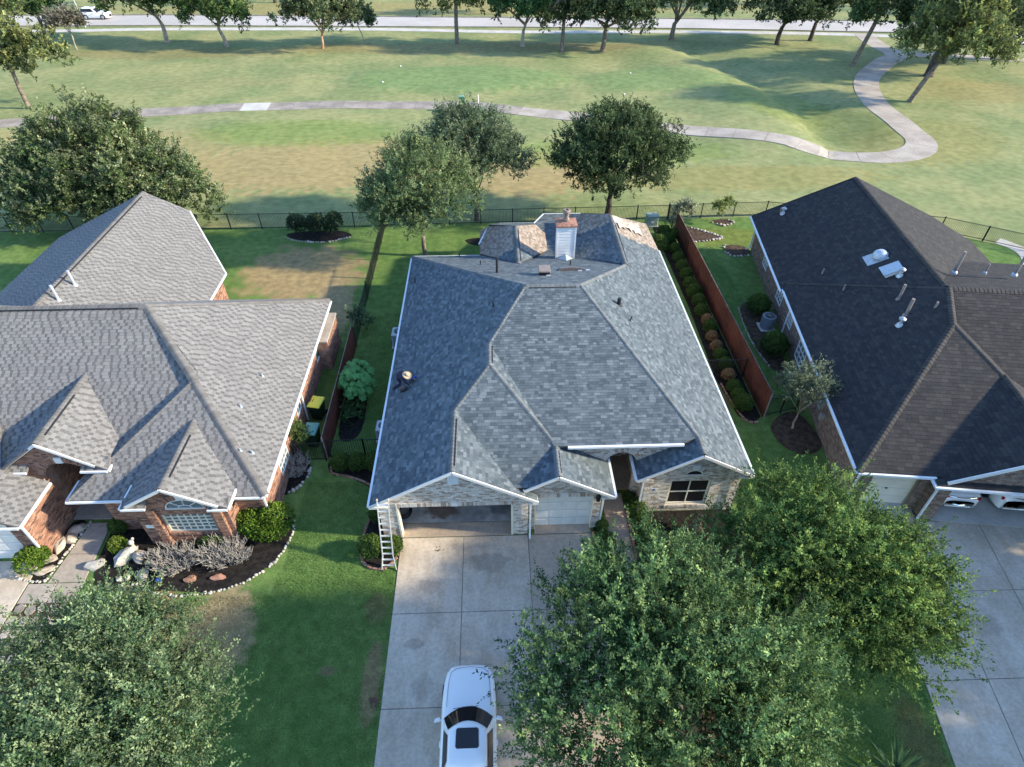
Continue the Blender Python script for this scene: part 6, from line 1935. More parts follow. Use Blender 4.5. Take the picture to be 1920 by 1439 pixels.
def brick_edge(label, pts, seed):
    root = empty('brick_edging', (pts[0][0], pts[0][1], 0), label, 'edging')
    mb = MB().bbox(-.105, .105, -.05, .05, 0, .09, .008)
    me = mb.mesh('brick')
    me.materials.append(m_brickedge)
    r_ = random.Random(seed)
    path = catmull([Vector(p) for p in pts], .225)
    for a, b in zip(path, path[1:]):
        o = bpy.data.objects.new('brick', me)
        C.objects.link(o)
        m_ = (a + b) / 2
        o.location = (m_.x, m_.y, .01)
        o.rotation_euler = (r_.uniform(-.05, .05), r_.uniform(-.05, .05), math.atan2(b.y - a.y, b.x - a.x) + r_.uniform(-.08, .08))
        setp(o, root)


brick_edge('brick edging round the bed at the foot of the ladder', [(-4.33, 15.3), (-4.4, 14.9), (-4.85, 14.45), (-5.5, 14.55), (-5.9, 15.1), (-5.9, 16.4), (-5.6, 17.6)], 1)
brick_edge('brick edging in front of three clipped boxwoods', [(-8.05, 20.3), (-8.0, 19.75), (-7.2, 19.5), (-6.3, 19.1), (-5.7, 18.6), (-5.25, 18.1)], 2)
brick_edge('brick edging along the right side of the front walk', [(5.74, 17.4), (5.74, 16.0), (5.76, 14.6), (5.95, 13.3)], 3)
brick_edge('brick edging round the walk corner shrub', [(4.06, 16.0), (4.05, 15.2), (4.1, 14.7), (4.6, 14.68)], 4)
brick_edge('brick edging at the front end of the boxwood strip', [(12.5, 25.6), (12.7, 23.6), (13.1, 22.5), (13.8, 22.6)], 5)


def rock(label, loc, s, rz, mat, seed, name='boulder'):
    r_ = random.Random(seed)
    bm = bmesh.new()
    bmesh.ops.create_icosphere(bm, subdivisions=2, radius=1)
    off = Vector((seed * 3.1, seed, 0))
    for v in bm.verts:
        v.co *= 1 + .45 * noise.noise(v.co * 1.1 + off) + .12 * noise.noise(v.co * 3 + off)
        v.co.z = max(v.co.z, -.4)
    me = bpy.data.meshes.new(name)
    bm.to_mesh(me)
    bm.free()
    o = link(name, me, mat)
    o.location = (*loc, .05 + s[2] * .3)
    o.scale = s
    o.rotation_euler.z = rz
    return tag(o, label, 'rock')


rock('long grey boulder beside the yellow green ball shrub', (-15.75, 15.35), (.28, .55, .3), -.5, m_rock_g, 1)
rock('tan boulder leaning against the long grey one', (-15.2, 15.3), (.26, .34, .3), .3, m_rock, 2)
rock('white flat boulder by the porch walk', (-16.9, 15.0), (.42, .26, .22), .5, m_rock_g, 3)
rock('tan flagstone boulder nearest the porch arch', (-18.55, 16.85), (.36, .3, .16), .4, m_rock, 4)
rock('tan boulder second from the porch arch', (-18.6, 16.35), (.26, .3, .16), .9, m_rock, 5)
rock('long tan boulder beside the left brick wall', (-18.85, 16.05), (.24, .42, .2), .2, m_rock, 6)
rock('flat brown stone by the left downspout', (-18.95, 15.35), (.3, .2, .1), .2, m_rock, 7)
rock('flat pale stone by the bright green shrub', (-18.9, 14.8), (.4, .2, .1), .35, m_rock, 8)
rock('pink flat stone in the mulch before the bare shrubs', (-12.7, 14.2), (.24, .16, .1), .1, m_rock_p, 9)
rock('red flat stone in the mulch near the bed edge', (-11.6, 14.25), (.3, .14, .1), .05, m_rock_p, 10)
rock('blue grey stone at the end of the bare shrub', (-14.7, 14.45), (.22, .3, .16), .6, m_rock, 11)
rock('small white stone beside another in the mulch', (-15.6, 14.3), (.15, .13, .1), .2, m_rock_w, 12)
rock('second small white stone with a pointed top', (-15.3, 14.35), (.1, .14, .12), .2, m_rock_w, 13)
# pale bird ornament on the boulder, small solar lamp
mb = MB()
mb.lathe([(.02, .45), (.1, .5), (.12, .6), (.06, .7), (.01, .72)], -15.55, 15.72, 10)
mb.lathe([(.02, .68), (.06, .72), (.06, .78), (.01, .82)], -15.45, 15.78, 8)
mb.lathe([(.08, .05), (.05, .46)], -15.55, 15.72, 8)
tag(mb.build('garden_ornament', m_rock_w, None, True), 'pale pink stone garden ornament above the grey boulder', 'ornament')
sl_ = empty('solar_light', (-13.9, 14.1, 0), 'small blue solar light in the mulch', 'lamp')
MB().tube([(-13.9, 14.1, 0), (-13.9, 14.1, .22)], .012, 6).build('stake', m_metal, sl_)
MB().bbox(-14.02, -13.78, 14.02, 14.18, .22, .25, .01).build('panel', m_blue, sl_)

# flagstone paving left of the landing
fg = empty('flagstone_paving', (-18.6, 12.4, 0))
tag(fg, 'irregular flagstones under the sparse elm beside the left driveway', kind='structure')
MB().add([(-19.25, 9.8, .02), (-16.6, 9.8, .02), (-16.6, 13.35, .02), (-19.25, 13.35, .02)], [(0, 1, 2, 3)]).build('soil', m_mulch_br, fg)
r_ = random.Random(12)
for k in range(34):
    cx, cy = -19.0 + (k % 6) * .42 + r_.uniform(-.05, .05), 13.1 - (k // 6) * .5 + r_.uniform(-.05, .05)
    n = r_.choice((5, 6, 7))
    q = [(cx + .19 * r_.uniform(.85, 1.15) * math.cos(6.28 * i / n + k), cy + .23 * r_.uniform(.85, 1.15) * math.sin(6.28 * i / n + k)) for i in range(n)]
    mb = MB()
    mb.add([(a, b, .0) for a, b in q] + [(a, b, .05) for a, b in q], [tuple(range(n, 2 * n))] + [(i, (i + 1) % n, n + (i + 1) % n, n + i) for i in range(n)])
    mb.build('flagstone', r_.choice((m_rock, m_conc_old, m_conc_dk)), fg)
# curved paver path of the right neighbour
strip_path('garden_path', [(38.2, 41.2), (38.9, 40.2), (39.0, 39.0), (38.4, 37.6), (37.2, 36.2)], 1.1, .8, lambda k, p: m_conc_lt, 'short curved paver path in the right back yard', flat=True, sub=2)
stones('ring of stones round a small bare bed at the far right fence', [(33.9, 42.4), (34.6, 42.0), (35.6, 41.9), (35.9, 42.2), (35.0, 42.5)], m_rock_w, .13, 9)

# ================================================================== cars
def loop_pts(w, yf, yfc, yr, yrc, n=9):
    """closed outline, counter-clockwise from the front left corner: front arc, right... (x, y)"""
    front = [(-w + 2 * w * i / (n - 1), yfc + (yf - yfc) * (1 - (2 * i / (n - 1) - 1) ** 2)) for i in range(n)]
    rear = [(w - 2 * w * i / (n - 1), yrc + (yr - yrc) * (1 - (2 * i / (n - 1) - 1) ** 2)) for i in range(n)]
    m_ = 5
    right = [(w, yfc + (yrc - yfc) * (i + 1) / (m_ + 1)) for i in range(m_)]
    left = [(-w, yrc + (yfc - yrc) * (i + 1) / (m_ + 1)) for i in range(m_)]
    return front + right + rear + left, n, m_


def car(label, loc, rz, L=4.9, Wd=1.85, H=1.43, suv=False, cat='car', group=None, hide=None):
    root = empty('car', loc, label, cat, group, rz)
    mt = Matrix.Translation(loc) @ Matrix.Rotation(rz, 4, 'Z')

    def part(mb, nm, mat, par=None, smooth=False, sub=0):
        o = mb.build(nm, mat, None, smooth)
        o.matrix_basis = mt.copy()
        setp(o, par or root)
        return o
    h = L / 2
    w = Wd / 2
    zb = .94 if not suv else 1.06
    ts = [-1, -.985, -.93, -.82, -.62, -.4, -.1, .2, .38, .55, .72, .86, .94, .985, 1]
    wf = [.66, .80, .91, .965, .99, 1, 1, 1, 1, .99, .96, .89, .79, .64, .46]
    top = ([.62, .80, .93, .99, 1.0, 1, 1, 1, 1.0, .985, .95, .90, .84, .74, .60] if not suv else [.7, .9, .97, 1, 1, 1, 1, 1, 1, .98, .96, .93, .88, .78, .62])
    vs, fs = [], []
    for t, a, b in zip(ts, wf, top):
        y = t * h
        ww = w * a
        zt = zb * b
        row = [(ww * .90, .20), (ww * .985, .34), (ww, .52), (ww * .99, zt * .80), (ww * .955, zt * .93), (ww * .86, zt * .985), (ww * .55, zt + .025), (0, zt + .035)]
        vs += [(-x, y, z) for x, z in row] + [(x, y, z) for x, z in row[-2::-1]]
    n = 15
    for i in range(len(ts) - 1):
        for k in range(n - 1):
            fs.append((i * n + k, i * n + k + 1, (i + 1) * n + k + 1, (i + 1) * n + k))
    fs.append(tuple(range(n)))
    fs.append(tuple(range(len(vs) - 1, len(vs) - n - 1, -1)))
    mb = MB()
    mb.add(vs, fs)
    body = part(mb, 'body', m_carpaint, None, True)
    # greenhouse
    if suv:
        base, nn, mm = loop_pts(w * .88, h * .40, h * .28, -h * .93, -h * .88)
        roof, _, _ = loop_pts(w * .70, h * .10, h * .02, -h * .80, -h * .76)
    else:
        base, nn, mm = loop_pts(w * .88, h * .40, h * .25, -h * .72, -h * .62)
        roof, _, _ = loop_pts(w * .64, h * .10, -h * .0, -h * .42, -h * .38)
    z0, z1 = zb * .985, H
    k = len(base)

    def lerp(i, t):
        i %= k
        bulge = .05 * math.sin(math.pi * t)
        x = base[i][0] + (roof[i][0] - base[i][0]) * t
        y = base[i][1] + (roof[i][1] - base[i][1]) * t
        return Vector((x * (1 + bulge * .5), y, z0 + (z1 - z0) * t))
    mb = MB()
    rings = [0, .33, .66, .92, 1.0]
    vs = [lerp(i, t) for t in rings for i in range(k)]
    cx = sum(p[1] for p in roof) / k
    for s_, dz in ((.93, .025), (.6, .05), (.2, .06)):
        vs += [Vector((p[0] * s_, cx + (p[1] - cx) * s_, z1 + dz)) for p in roof]
    fs = []
    nr = len(rings) + 3
    for r_ in range(nr - 1):
        for i in range(k):
            j = (i + 1) % k
            fs.append((r_ * k + i, r_ * k + i, ) if False else (r_ * k + j, r_ * k + i, (r_ + 1) * k + i, (r_ + 1) * k + j))
    fs.append(tuple(range((nr - 1) * k, nr * k))[::-1])
    mb.add(vs, fs)
    gh_ = part(mb, 'cabin', m_carpaint, None, True)

    def glass(i0, i1, t0, t1, nm, par=gh_):
        g = MB()
        idx = list(range(i0, i1 + 1))
        vv = []
        for t in (t0, (t0 + t1) / 2, t1):
            for i in idx:
                q = lerp(i, t)
                c = Vector((0, cx, .6))
                d = (q - c)
                d.z *= .4
                vv.append(q + d.normalized() * .012 + Vector((0, 0, .004)))
        m_ = len(idx)
        g.add(vv, [(a * m_ + b + 1, a * m_ + b, (a + 1) * m_ + b, (a + 1) * m_ + b + 1) for a in range(2) for b in range(m_ - 1)])
        return part(g, nm, m_glass, par, True)
    glass(0, nn - 1, .08, .90, 'windshield')
    glass(nn, nn + 2, .12, .86, 'side_window')
    glass(nn + 2, nn + mm, .12, .86, 'side_window')
    glass(nn + mm, 2 * nn + mm - 1, .12, .88, 'rear_window')
    glass(2 * nn + mm, 2 * nn + mm + 2, .12, .86, 'side_window')
    glass(2 * nn + mm + 2, 2 * nn + 2 * mm - 1, .12, .86, 'side_window')
    # sunroof
    s_ = MB()
    yc = h * -.02 if not suv else -h * .1
    sw, sl, b_ = w * .40, .30, .05
    oc = [(-sw + b_, yc - sl), (sw - b_, yc - sl), (sw, yc - sl + b_), (sw * .97, yc + sl - b_), (sw * .97 - b_, yc + sl), (-sw * .97 + b_, yc + sl), (-sw * .97, yc + sl - b_), (-sw, yc - sl + b_)]
    yc2 = cx
    s_.add([(a, b - .36 * 0 - .18, H + .062) for a, b in oc] + [(a, b - .18, H + .02) for a, b in oc], [tuple(range(8))] + [(i + 8, (i + 1) % 8 + 8, (i + 1) % 8, i) for i in range(8)])
    part(s_, 'sunroof', m_glass, gh_)
    # hood and trunk shut lines
    hl = MB()
    for s2 in (-1, 1):
        hl.tube([(s2 * w * .80, h * .38, zb * 1.0 + .012), (s2 * w * .79, h * .55, zb * .985 + .016), (s2 * w * .76, h * .72, zb * .95 + .017), (s2 * w * .70, h * .86, zb * .9 + .016)], .006, 5)
    hl.tube([(-w * .70, h * .86, zb * .9 + .016), (-w * .5, h * .92, zb * .86 + .02), (0, h * .945, zb * .835 + .034), (w * .5, h * .92, zb * .86 + .02), (w * .70, h * .86, zb * .9 + .016)], .006, 5)
    wp_ = MB()
    for s2 in (-1, 1):
        wp_.tube([(s2 * w * .1 + w * .25, h * .375, zb + .05), (s2 * w * .1 - w * .45, h * .345, zb + .07)], .009, 5)
    part(wp_, 'wiper', m_plastic, gh_)
    ds_ = MB()
    for s2 in (-1, 1):
        for yy in (h * .24, -h * .13, -h * .46):
            ds_.bar((s2 * (w + .001), yy, .36), (s2 * (w * .985), yy, zb * .86), .008, .01)
    part(ds_, 'door_seam', m_plastic, body)
    for s2 in (-1, 1):
        for yy in (-h * .05, -h * .38):
            part(MB().bbox(min(s2 * w * .985, s2 * (w + .03)), max(s2 * w * .985, s2 * (w + .03)), yy - .1, yy + .08, zb * .74, zb * .74 + .03, .008), 'door_handle', m_carpaint, body)
    part(hl, 'hood_seam', m_plastic, body)
    for s2 in (-1, 1):
        m1 = MB()
        y0 = h * .22
        m1.tube([(s2 * w * .92, y0, zb * .99), (s2 * (w + .06), y0 - .02, zb * 1.03)], .025, 6)
        m1.add([(s2 * (w + .0), y0 - .06, zb), (s2 * (w + .2), y0 - .10, zb + .01), (s2 * (w + .2), y0 - .10, zb + .13), (s2 * (w + .0), y0 - .06, zb + .13),
                (s2 * (w + .02), y0 + .04, zb + .02), (s2 * (w + .17), y0 - .0, zb + .03), (s2 * (w + .17), y0 - .0, zb + .11), (s2 * (w + .02), y0 + .04, zb + .11)],
               [(0, 1, 2, 3), (7, 6, 5, 4), (0, 4, 5, 1), (1, 5, 6, 2), (2, 6, 7, 3), (3, 7, 4, 0)])
        part(m1, 'mirror', m_carpaint, body)
        hd_ = MB()
        hd_.add([(s2 * w * .50, h * .968, zb * .80), (s2 * w * .80, h * .895, zb * .86), (s2 * w * .84, h * .87, zb * .76), (s2 * w * .54, h * .972, zb * .68)], [(0, 1, 2, 3) if s2 < 0 else (3, 2, 1, 0)])
        o = part(hd_, 'headlight', m_lamp, body)
        o.modifiers.new('t', 'SOLIDIFY').thickness = .06
        o.modifiers[0].offset = 1 if s2 < 0 else 1
        tl = MB()
        tl.bbox(min(s2 * w * .42, s2 * w * .86), max(s2 * w * .42, s2 * w * .86), -h * .985, -h * .90, zb * .72, zb * .86, .03)
        part(tl, 'tail_light', m_red, body)
        for yy in (h * .62, -h * .58):
            wh = MB()
            xx = s2 * (w - .12)
            R_ = .33 if not suv else .36
            wh.tube([(xx - .11, yy, R_), (xx + .11, yy, R_)], R_, 22)
            ty = part(wh, 'tyre', m_rubber, root)
            rm = MB()
            rm.tube([(s2 * (w - .02), yy, R_), (s2 * (w + .004), yy, R_)], R_ * .66, 16)
            part(rm, 'rim', m_rim, ty)
            ar = MB()
            ar.tube([(s2 * (w - .09), yy, R_ + .0), (s2 * (w + .001), yy, R_)], R_ + .06, 22)
            part(ar, 'wheel_arch', m_plastic, body)
    gr = MB().bbox(-w * .42, w * .42, h * .955, h * 1.003, .40, .62, .02)
    part(gr, 'grille', m_plastic, body)
    cb = MB()
    cb.tube([(-w * .62, -h * .975, zb * .88), (-w * .3, -h * 1.0, zb * .89), (0, -h * 1.006, zb * .89), (w * .3, -h * 1.0, zb * .89), (w * .62, -h * .975, zb * .88)], .022, 6)
    part(cb, 'trim', m_chrome, body)
    cb = MB()
    cb.tube([(-w * .7, -h * .96, .36), (0, -h * 1.008, .35), (w * .7, -h * .96, .36)], .035, 6)
    part(cb, 'bumper_trim', m_plastic if suv else m_chrome, body)
    return root


car('white sedan with dark sunroof parked on the slab driveway', (-1.17, 7.58, .045), 0)
car('white sedan with red tail lights and chrome strips inside the right garage', (20.95, 19.05, .055), -TH)
car('white wagon with dark bumper inside the right garage', (23.45, 18.75, .055), -TH, 4.8, 1.9, 1.62, True)
car('white wagon driving along the far road', (-66.8, 122.9, .03), R(-90), 4.7, 1.88, 1.65, True)

# ================================================================== ladder
ld_ = empty('ladder', (-4.63, 14.4, 0), 'aluminium extension ladder leaning on the left garage eave', 'ladder')
bl, br = Vector((-4.93, 14.4, .02)), Vector((-4.33, 14.4, .02))
tl_, tr_ = Vector((-4.86, 15.60, 3.1)), Vector((-4.42, 15.60, 3.1))
kl, kr = bl.lerp(tl_, .22) + Vector((.07, 0, 0)), br.lerp(tr_, .22) - Vector((.07, 0, 0))
for pts in ((bl, kl, tl_), (br, kr, tr_)):
    mb = MB()
    for a, b in zip(pts, pts[1:]):
        mb.bar(a, b, .035, .08)
    mb.build('side_rail', m_alu, ld_)
for k in range(11):
    t = .07 + k * .086
    A = bl.lerp(kl, t / .22) if t < .22 else kl.lerp(tl_, (t - .22) / .78)
    B = br.lerp(kr, t / .22) if t < .22 else kr.lerp(tr_, (t - .22) / .78)
    MB().bar(A, B, .07, .03).build('rung', m_alu, ld_)
for q in (bl, br):
    MB().bbox(q.x - .05, q.x + .05, q.y - .06, q.y + .06, .008, .05, .01).build('foot', m_rubber, ld_)
for q in (tl_, tr_):
    MB().bbox(q.x - .03, q.x + .03, q.y - .05, q.y + .05, q.z - .03, q.z + .05, .01).build('end_cap', m_straw, ld_)

# ================================================================== roofer
def skin(name, joints, edges, mat, parent=None, sub=2, rootv=0):
    me = bpy.data.meshes.new(name)
    me.from_pydata([j[:3] for j in joints], edges, [])
    o = link(name, me, mat, parent)
    md = o.modifiers.new('skin', 'SKIN')
    md.use_smooth_shade = True
    for i, j in enumerate(joints):
        sv = me.skin_vertices[0].data[i]
        sv.radius = (j[3], j[4] if len(j) > 4 else j[3])
        sv.use_root = i == rootv
    s_ = o.modifiers.new('sub', 'SUBSURF')
    s_.levels = s_.render_levels = sub
    return o


zl = lambda x: LZ + p * x
px_, py_ = -4.80, 22.95
J = [(px_, py_, zl(px_) + .50, .19, .19),                       # 0 pelvis
     (px_ + .20, py_ - .16, zl(px_) + .66, .19, .19),           # 1 waist
     (px_ + .40, py_ - .34, zl(px_) + .80, .20, .21),           # 2 chest
     (px_ + .50, py_ - .46, zl(px_) + .86, .075),               # 3 neck
     (px_ + .57, py_ - .54, zl(px_) + .90, .10, .105),          # 4 head
     (px_ + .33, py_ - .16, zl(px_) + .86, .075),               # 5 shoulder far
     (px_ + .62, py_ - .18, zl(px_ + .5) + .40, .055),          # 6 elbow
     (px_ + .80, py_ - .34, zl(px_ + .8) + .12, .042),          # 7 wrist
     (px_ + .34, py_ - .54, zl(px_) + .80, .075),               # 8 shoulder near
     (px_ + .48, py_ - .66, zl(px_ + .4) + .36, .055),          # 9 elbow
     (px_ + .66, py_ - .66, zl(px_ + .6) + .10, .042),          # 10 wrist
     (px_ - .02, py_ + .13, zl(px_) + .44, .10),                # 11 hip far
     (px_ + .22, py_ + .16, zl(px_ + .2) + .30, .075),          # 12 knee far
     (px_ - .10, py_ + .20, zl(px_ - .1) + .10, .055),          # 13 ankle
     (px_ + .05, py_ + .21, zl(px_ + .05) + .05, .04),          # 14 toe
     (px_ + .02, py_ - .14, zl(px_) + .44, .10),                # 15 hip near
     (px_ + .18, py_ - .30, zl(px_ + .2) + .12, .075),          # 16 knee near (down)
     (px_ - .18, py_ - .32, zl(px_ - .2) + .08, .055),          # 17 ankle
     (px_ - .28, py_ - .32, zl(px_ - .28) + .06, .04)]          # 18 toe
E_ = [(0, 1), (1, 2), (2, 3), (3, 4), (2, 5), (5, 6), (6, 7), (2, 8), (8, 9), (9, 10), (0, 11), (11, 12), (12, 13), (13, 14), (0, 15), (15, 16), (16, 17), (17, 18)]
man = empty('person', (px_, py_, zl(px_)), 'roofer in dark clothes and straw hat crouching on the left roof slope', 'person')
skin('body', J, E_, m_cloth, man)
hx, hy, hz = J[4][:3]
hd = MB()
hd.lathe([(.02, -.12), (.06, -.11), (.082, -.04), (.088, .03), (.07, .1), (.02, .125)], 0, 0, 14)
ho = hd.build('head', m_skin, None, True)
ho.matrix_basis = Matrix.Translation((hx + .02, hy - .02, hz + .0)) @ Matrix.Rotation(.5, 4, 'Y')
setp(ho, man)
fc = MB()
fc.lathe([(.004, -.02), (.014, -.015), (.008, .02)], .095, 0, 6)
for s_ in (-1, 1):
    fc.lathe([(.004, .028), (.012, .036), (.004, .046)], .08, s_ * .032, 6)
    fc.lathe([(.006, -.03), (.018, 0), (.006, .03)], 0, s_ * .09, 6)
fo_ = fc.build('face', m_skin, None, True)
fo_.matrix_basis = ho.matrix_basis.copy()
setp(fo_, ho)
hat = MB()
hat.lathe([(.235, .04), (.24, .055), (.16, .06), (.105, .068), (.10, .14), (.085, .175), (.04, .168), (.02, .16)], 0, 0, 22)
hato = hat.build('straw_hat', m_straw, None, True)
hato.matrix_basis = Matrix.Translation((hx + .0, hy - .02, hz + .03)) @ Matrix.Rotation(.35, 4, 'Y') @ Matrix.Rotation(.12, 4, 'X')
setp(hato, man)
bd = MB()
bd.lathe([(.108, .07), (.106, .095)], 0, 0, 22)
bo_ = bd.build('hat_band', m_clay, None)
bo_.matrix_basis = hato.matrix_basis.copy()
setp(bo_, hato)
for wi, (ei, sg_) in ((7, (6, 1)), (10, (9, -1))):
    w_ = Vector(J[wi][:3])
    d_ = (w_ - Vector(J[ei][:3])).normalized()
    d_ = Vector((d_.x + .5, d_.y, d_.z * .3)).normalized()
    sx_ = d_.cross(Vector((0, 0, 1))).normalized()
    hj = [(*w_, .034, .028), (*(w_ + d_ * .07), .042, .022)]
    he = [(0, 1)]
    for f in range(5):
        off = (f - 2) * .02
        if f == 0:
            b0 = w_ + d_ * .03 + sx_ * sg_ * .035
            q = [b0, b0 + d_ * .03 + sx_ * sg_ * .02 - Vector((0, 0, .02))]
        else:
            b0 = w_ + d_ * .10 + sx_ * off
            q = [b0, b0 + d_ * (.03 + .004 * (2 - abs(f - 3))) - Vector((0, 0, .02))]
        i0 = len(hj)
        hj += [(*q[0], .011), (*q[1], .009)]
        he += [(1, i0), (i0, i0 + 1)]
    skin('hand', hj, he, m_skin, man, 1)
for (ai, ti) in ((13, 14), (17, 18)):
    a_, t_ = Vector(J[ai][:3]), Vector(J[ti][:3])
    skin('shoe', [(*a_, .062), (*a_.lerp(t_, .6), .058, .045), (*t_, .05, .035)], [(0, 1), (1, 2)], m_clay, man, 1)
ng = empty('nail_gun', (-3.98, 22.62, zl(-3.98)), 'blue nail gun on the shingles beside the roofer', 'tool')
mb = MB()
b0 = Vector((-3.98, 22.62, zl(-3.98) + .1))
mb.tube([b0 - Vector((.12, 0, .05)), b0 + Vector((.14, .05, .09))], [.05, .055], 8)
mb.build('motor', m_blue, ng)
mb = MB()
mb.tube([b0, b0 + Vector((-.02, -.2, -.04))], .025, 6)
mb.bar(b0 + Vector((-.1, -.02, -.06)), b0 + Vector((-.14, -.26, -.07)), .04, .07)
mb.build('magazine', m_plastic, ng)
tb = empty('tool_pouch', (-4.4, 22.05, zl(-4.4)), 'dark tool pouch lying beside the roofer', 'pouch')
q = Vector((-4.4, 22.12, zl(-4.4) + .03))
mb = MB().bbox(-.16, .16, -.1, .1, 0, .14, .03)
o = mb.build('bag', m_plastic, None)
o.matrix_basis = Matrix.Translation(q) @ Matrix.Rotation(-math.atan(p), 4, 'Y')
setp(o, tb)
mb = MB(); mb.tube([(-.15, 0, .14), (-.06, 0, .24), (.06, 0, .24), (.15, 0, .14)], .012, 6)
o = mb.build('handle', m_rust, None)
o.matrix_basis = Matrix.Translation(q) @ Matrix.Rotation(-math.atan(p), 4, 'Y')
setp(o, tb)

# ================================================================== yard things
def condenser(label, x, y, round_=False, s=.38, h=.85):
    root = empty('air_conditioner', (x, y, 0), label, 'air conditioner')
    n = 12 if round_ else 8
    MB().bbox(x - s * 1.2, x + s * 1.2, y - s * 1.2, y + s * 1.2, 0, .08, .02).build('pad', m_conc_lt, root)
    if round_:
        b = MB().lathe([(s, .08), (s, h - .1), (s * 1.03, h - .1), (s * 1.03, h), (s * .72, h + .01)], x, y, 24).build('cabinet', m_ac, root)
        for k in range(24):
            t = k * 2 * math.pi / 24
            MB().bar((x + s * 1.01 * math.cos(t), y + s * 1.01 * math.sin(t), .12), (x + s * 1.01 * math.cos(t), y + s * 1.01 * math.sin(t), h - .12), .012, .02).build('louvre', m_metal, b)
    else:
        b = MB().bbox(x - s, x + s, y - s, y + s, .08, h, .06).build('cabinet', m_ac, root)
        for k in range(9):
            z = .16 + k * .075
            MB().box(x - s - .008, x + s + .008, y - s - .008, y + s + .008, z, z + .02).build('louvre', m_metal, b)
        MB().bbox(x - s - .02, x + s + .02, y - s - .02, y + s + .02, h, h + .05, .05).build('top', m_metal, b)
    zt = h + (.012 if round_ else .052)
    MB().lathe([(s * .72, zt), (s * .68, zt + .012), (s * .02, zt + .015)], x, y, 20).build('fan_opening', m_plastic, root)
    g = MB()
    for k in range(8):
        t = k * math.pi / 8
        g.bar((x - s * .7 * math.cos(t), y - s * .7 * math.sin(t), zt + .03), (x + s * .7 * math.cos(t), y + s * .7 * math.sin(t), zt + .03), .01, .01)
    g.build('fan_guard', m_metal, root)
    return root


condenser('square grey condenser under the left eave of the grey roof', -5.72, 29.8, False, .4, .95)
condenser('pale condenser under the left eave near the iron fence', -5.7, 22.1, False, .36, .8)
condenser('round grey condenser between two shrubs by the dark roofed house', 16.85, 30.75, True, .40, .9)


def bin_(label, x, y, rz, lid):
    root = empty('wheeled_bin', (x, y, 0), label, 'bin', None, rz)
    mt = Matrix.Translation((x, y, 0)) @ Matrix.Rotation(rz, 4, 'Z')

    def part(mb, nm, mat, par=None):
        o = mb.build(nm, mat, None)
        o.matrix_basis = mt.copy()
        setp(o, par or root)
        return o
    mb = MB()
    mb.add([(-.24, -.28, .04), (.24, -.28, .04), (.24, .22, .04), (-.24, .22, .04), (-.31, -.36, 1.0), (.31, -.36, 1.0), (.31, .36, 1.0), (-.31, .36, 1.0)],
           [(3, 2, 1, 0), (4, 5, 6, 7), (0, 1, 5, 4), (1, 2, 6, 5), (2, 3, 7, 6), (3, 0, 4, 7)])
    b = part(mb, 'body', m_green_d)
    l_ = MB()
    l_.add([(-.34, -.40, 1.0), (.34, -.40, 1.0), (.34, .42, 1.0), (-.34, .42, 1.0), (-.33, -.38, 1.05), (.33, -.38, 1.05), (.32, .40, 1.09), (-.32, .40, 1.09), (-.24, -.2, 1.11), (.24, -.2, 1.11), (.24, .3, 1.12), (-.24, .3, 1.12)],
           [(0, 1, 5, 4), (1, 2, 6, 5), (2, 3, 7, 6), (3, 0, 4, 7), (4, 5, 9, 8), (5, 6, 10, 9), (6, 7, 11, 10), (7, 4, 8, 11), (8, 9, 10, 11), (3, 2, 1, 0)])
    lo = part(l_, 'lid', lid)
    for k in (-.12, .0):
        part(MB().box(-.16 + k, -.13 + k, -.1, .12, 1.105, 1.122), 'lid_mark', m_plastic, lo)
    part(MB().tube([(-.26, .45, .96), (.26, .45, .96)], .018, 8), 'handle', m_green_d)
    for s_ in (-1, 1):
        part(MB().tube([(s_ * .25, .30, .13), (s_ * .31, .30, .13)], .13, 14), 'wheel', m_rubber)


bin_('wheeled bin with yellow lid beside the red brick side wall', -9.35, 23.7, R(-12), m_yellow)
bin_('wheeled bin with teal lid next to the leafy wall shrub', -9.2, 21.75, R(-6), m_teal)
pt = empty('planter', (-9.45, 20.3, 0), 'dark empty planter box at the left iron gate', 'planter')
MB().add([(-9.65, 20.0, 0), (-9.25, 20.0, 0), (-9.25, 20.4, 0), (-9.65, 20.4, 0), (-9.72, 19.95, .5), (-9.18, 19.95, .5), (-9.18, 20.45, .5), (-9.72, 20.45, .5), (-9.66, 20.0, .5), (-9.24, 20.0, .5), (-9.24, 20.4, .5), (-9.66, 20.4, .5), (-9.64, 20.02, .2), (-9.26, 20.02, .2), (-9.26, 20.38, .2), (-9.64, 20.38, .2)],
         [(0, 1, 5, 4), (1, 2, 6, 5), (2, 3, 7, 6), (3, 0, 4, 7), (4, 5, 9, 8), (5, 6, 10, 9), (6, 7, 11, 10), (7, 4, 8, 11), (8, 9, 13, 12), (9, 10, 14, 13), (10, 11, 15, 14), (11, 8, 12, 15), (12, 13, 14, 15)]).build('box', m_plastic, pt)
ub = empty('utility_box', (12.45, 44.6, 0), 'pale green utility box by the rear iron fence', 'utility box')
MB().bbox(11.95, 12.95, 44.2, 45.0, 0, .1, .02).build('pad', m_conc_lt, ub)
MB().bbox(12.0, 12.9, 44.25, 44.95, .1, .85, .06).build('cabinet', m_utility, ub)
MB().bbox(11.97, 12.93, 44.2, 44.98, .85, .92, .03).build('top', m_utility, ub)
MB().box(12.35, 12.55, 44.235, 44.25, .35, .5).build('plate', m_white, ub)
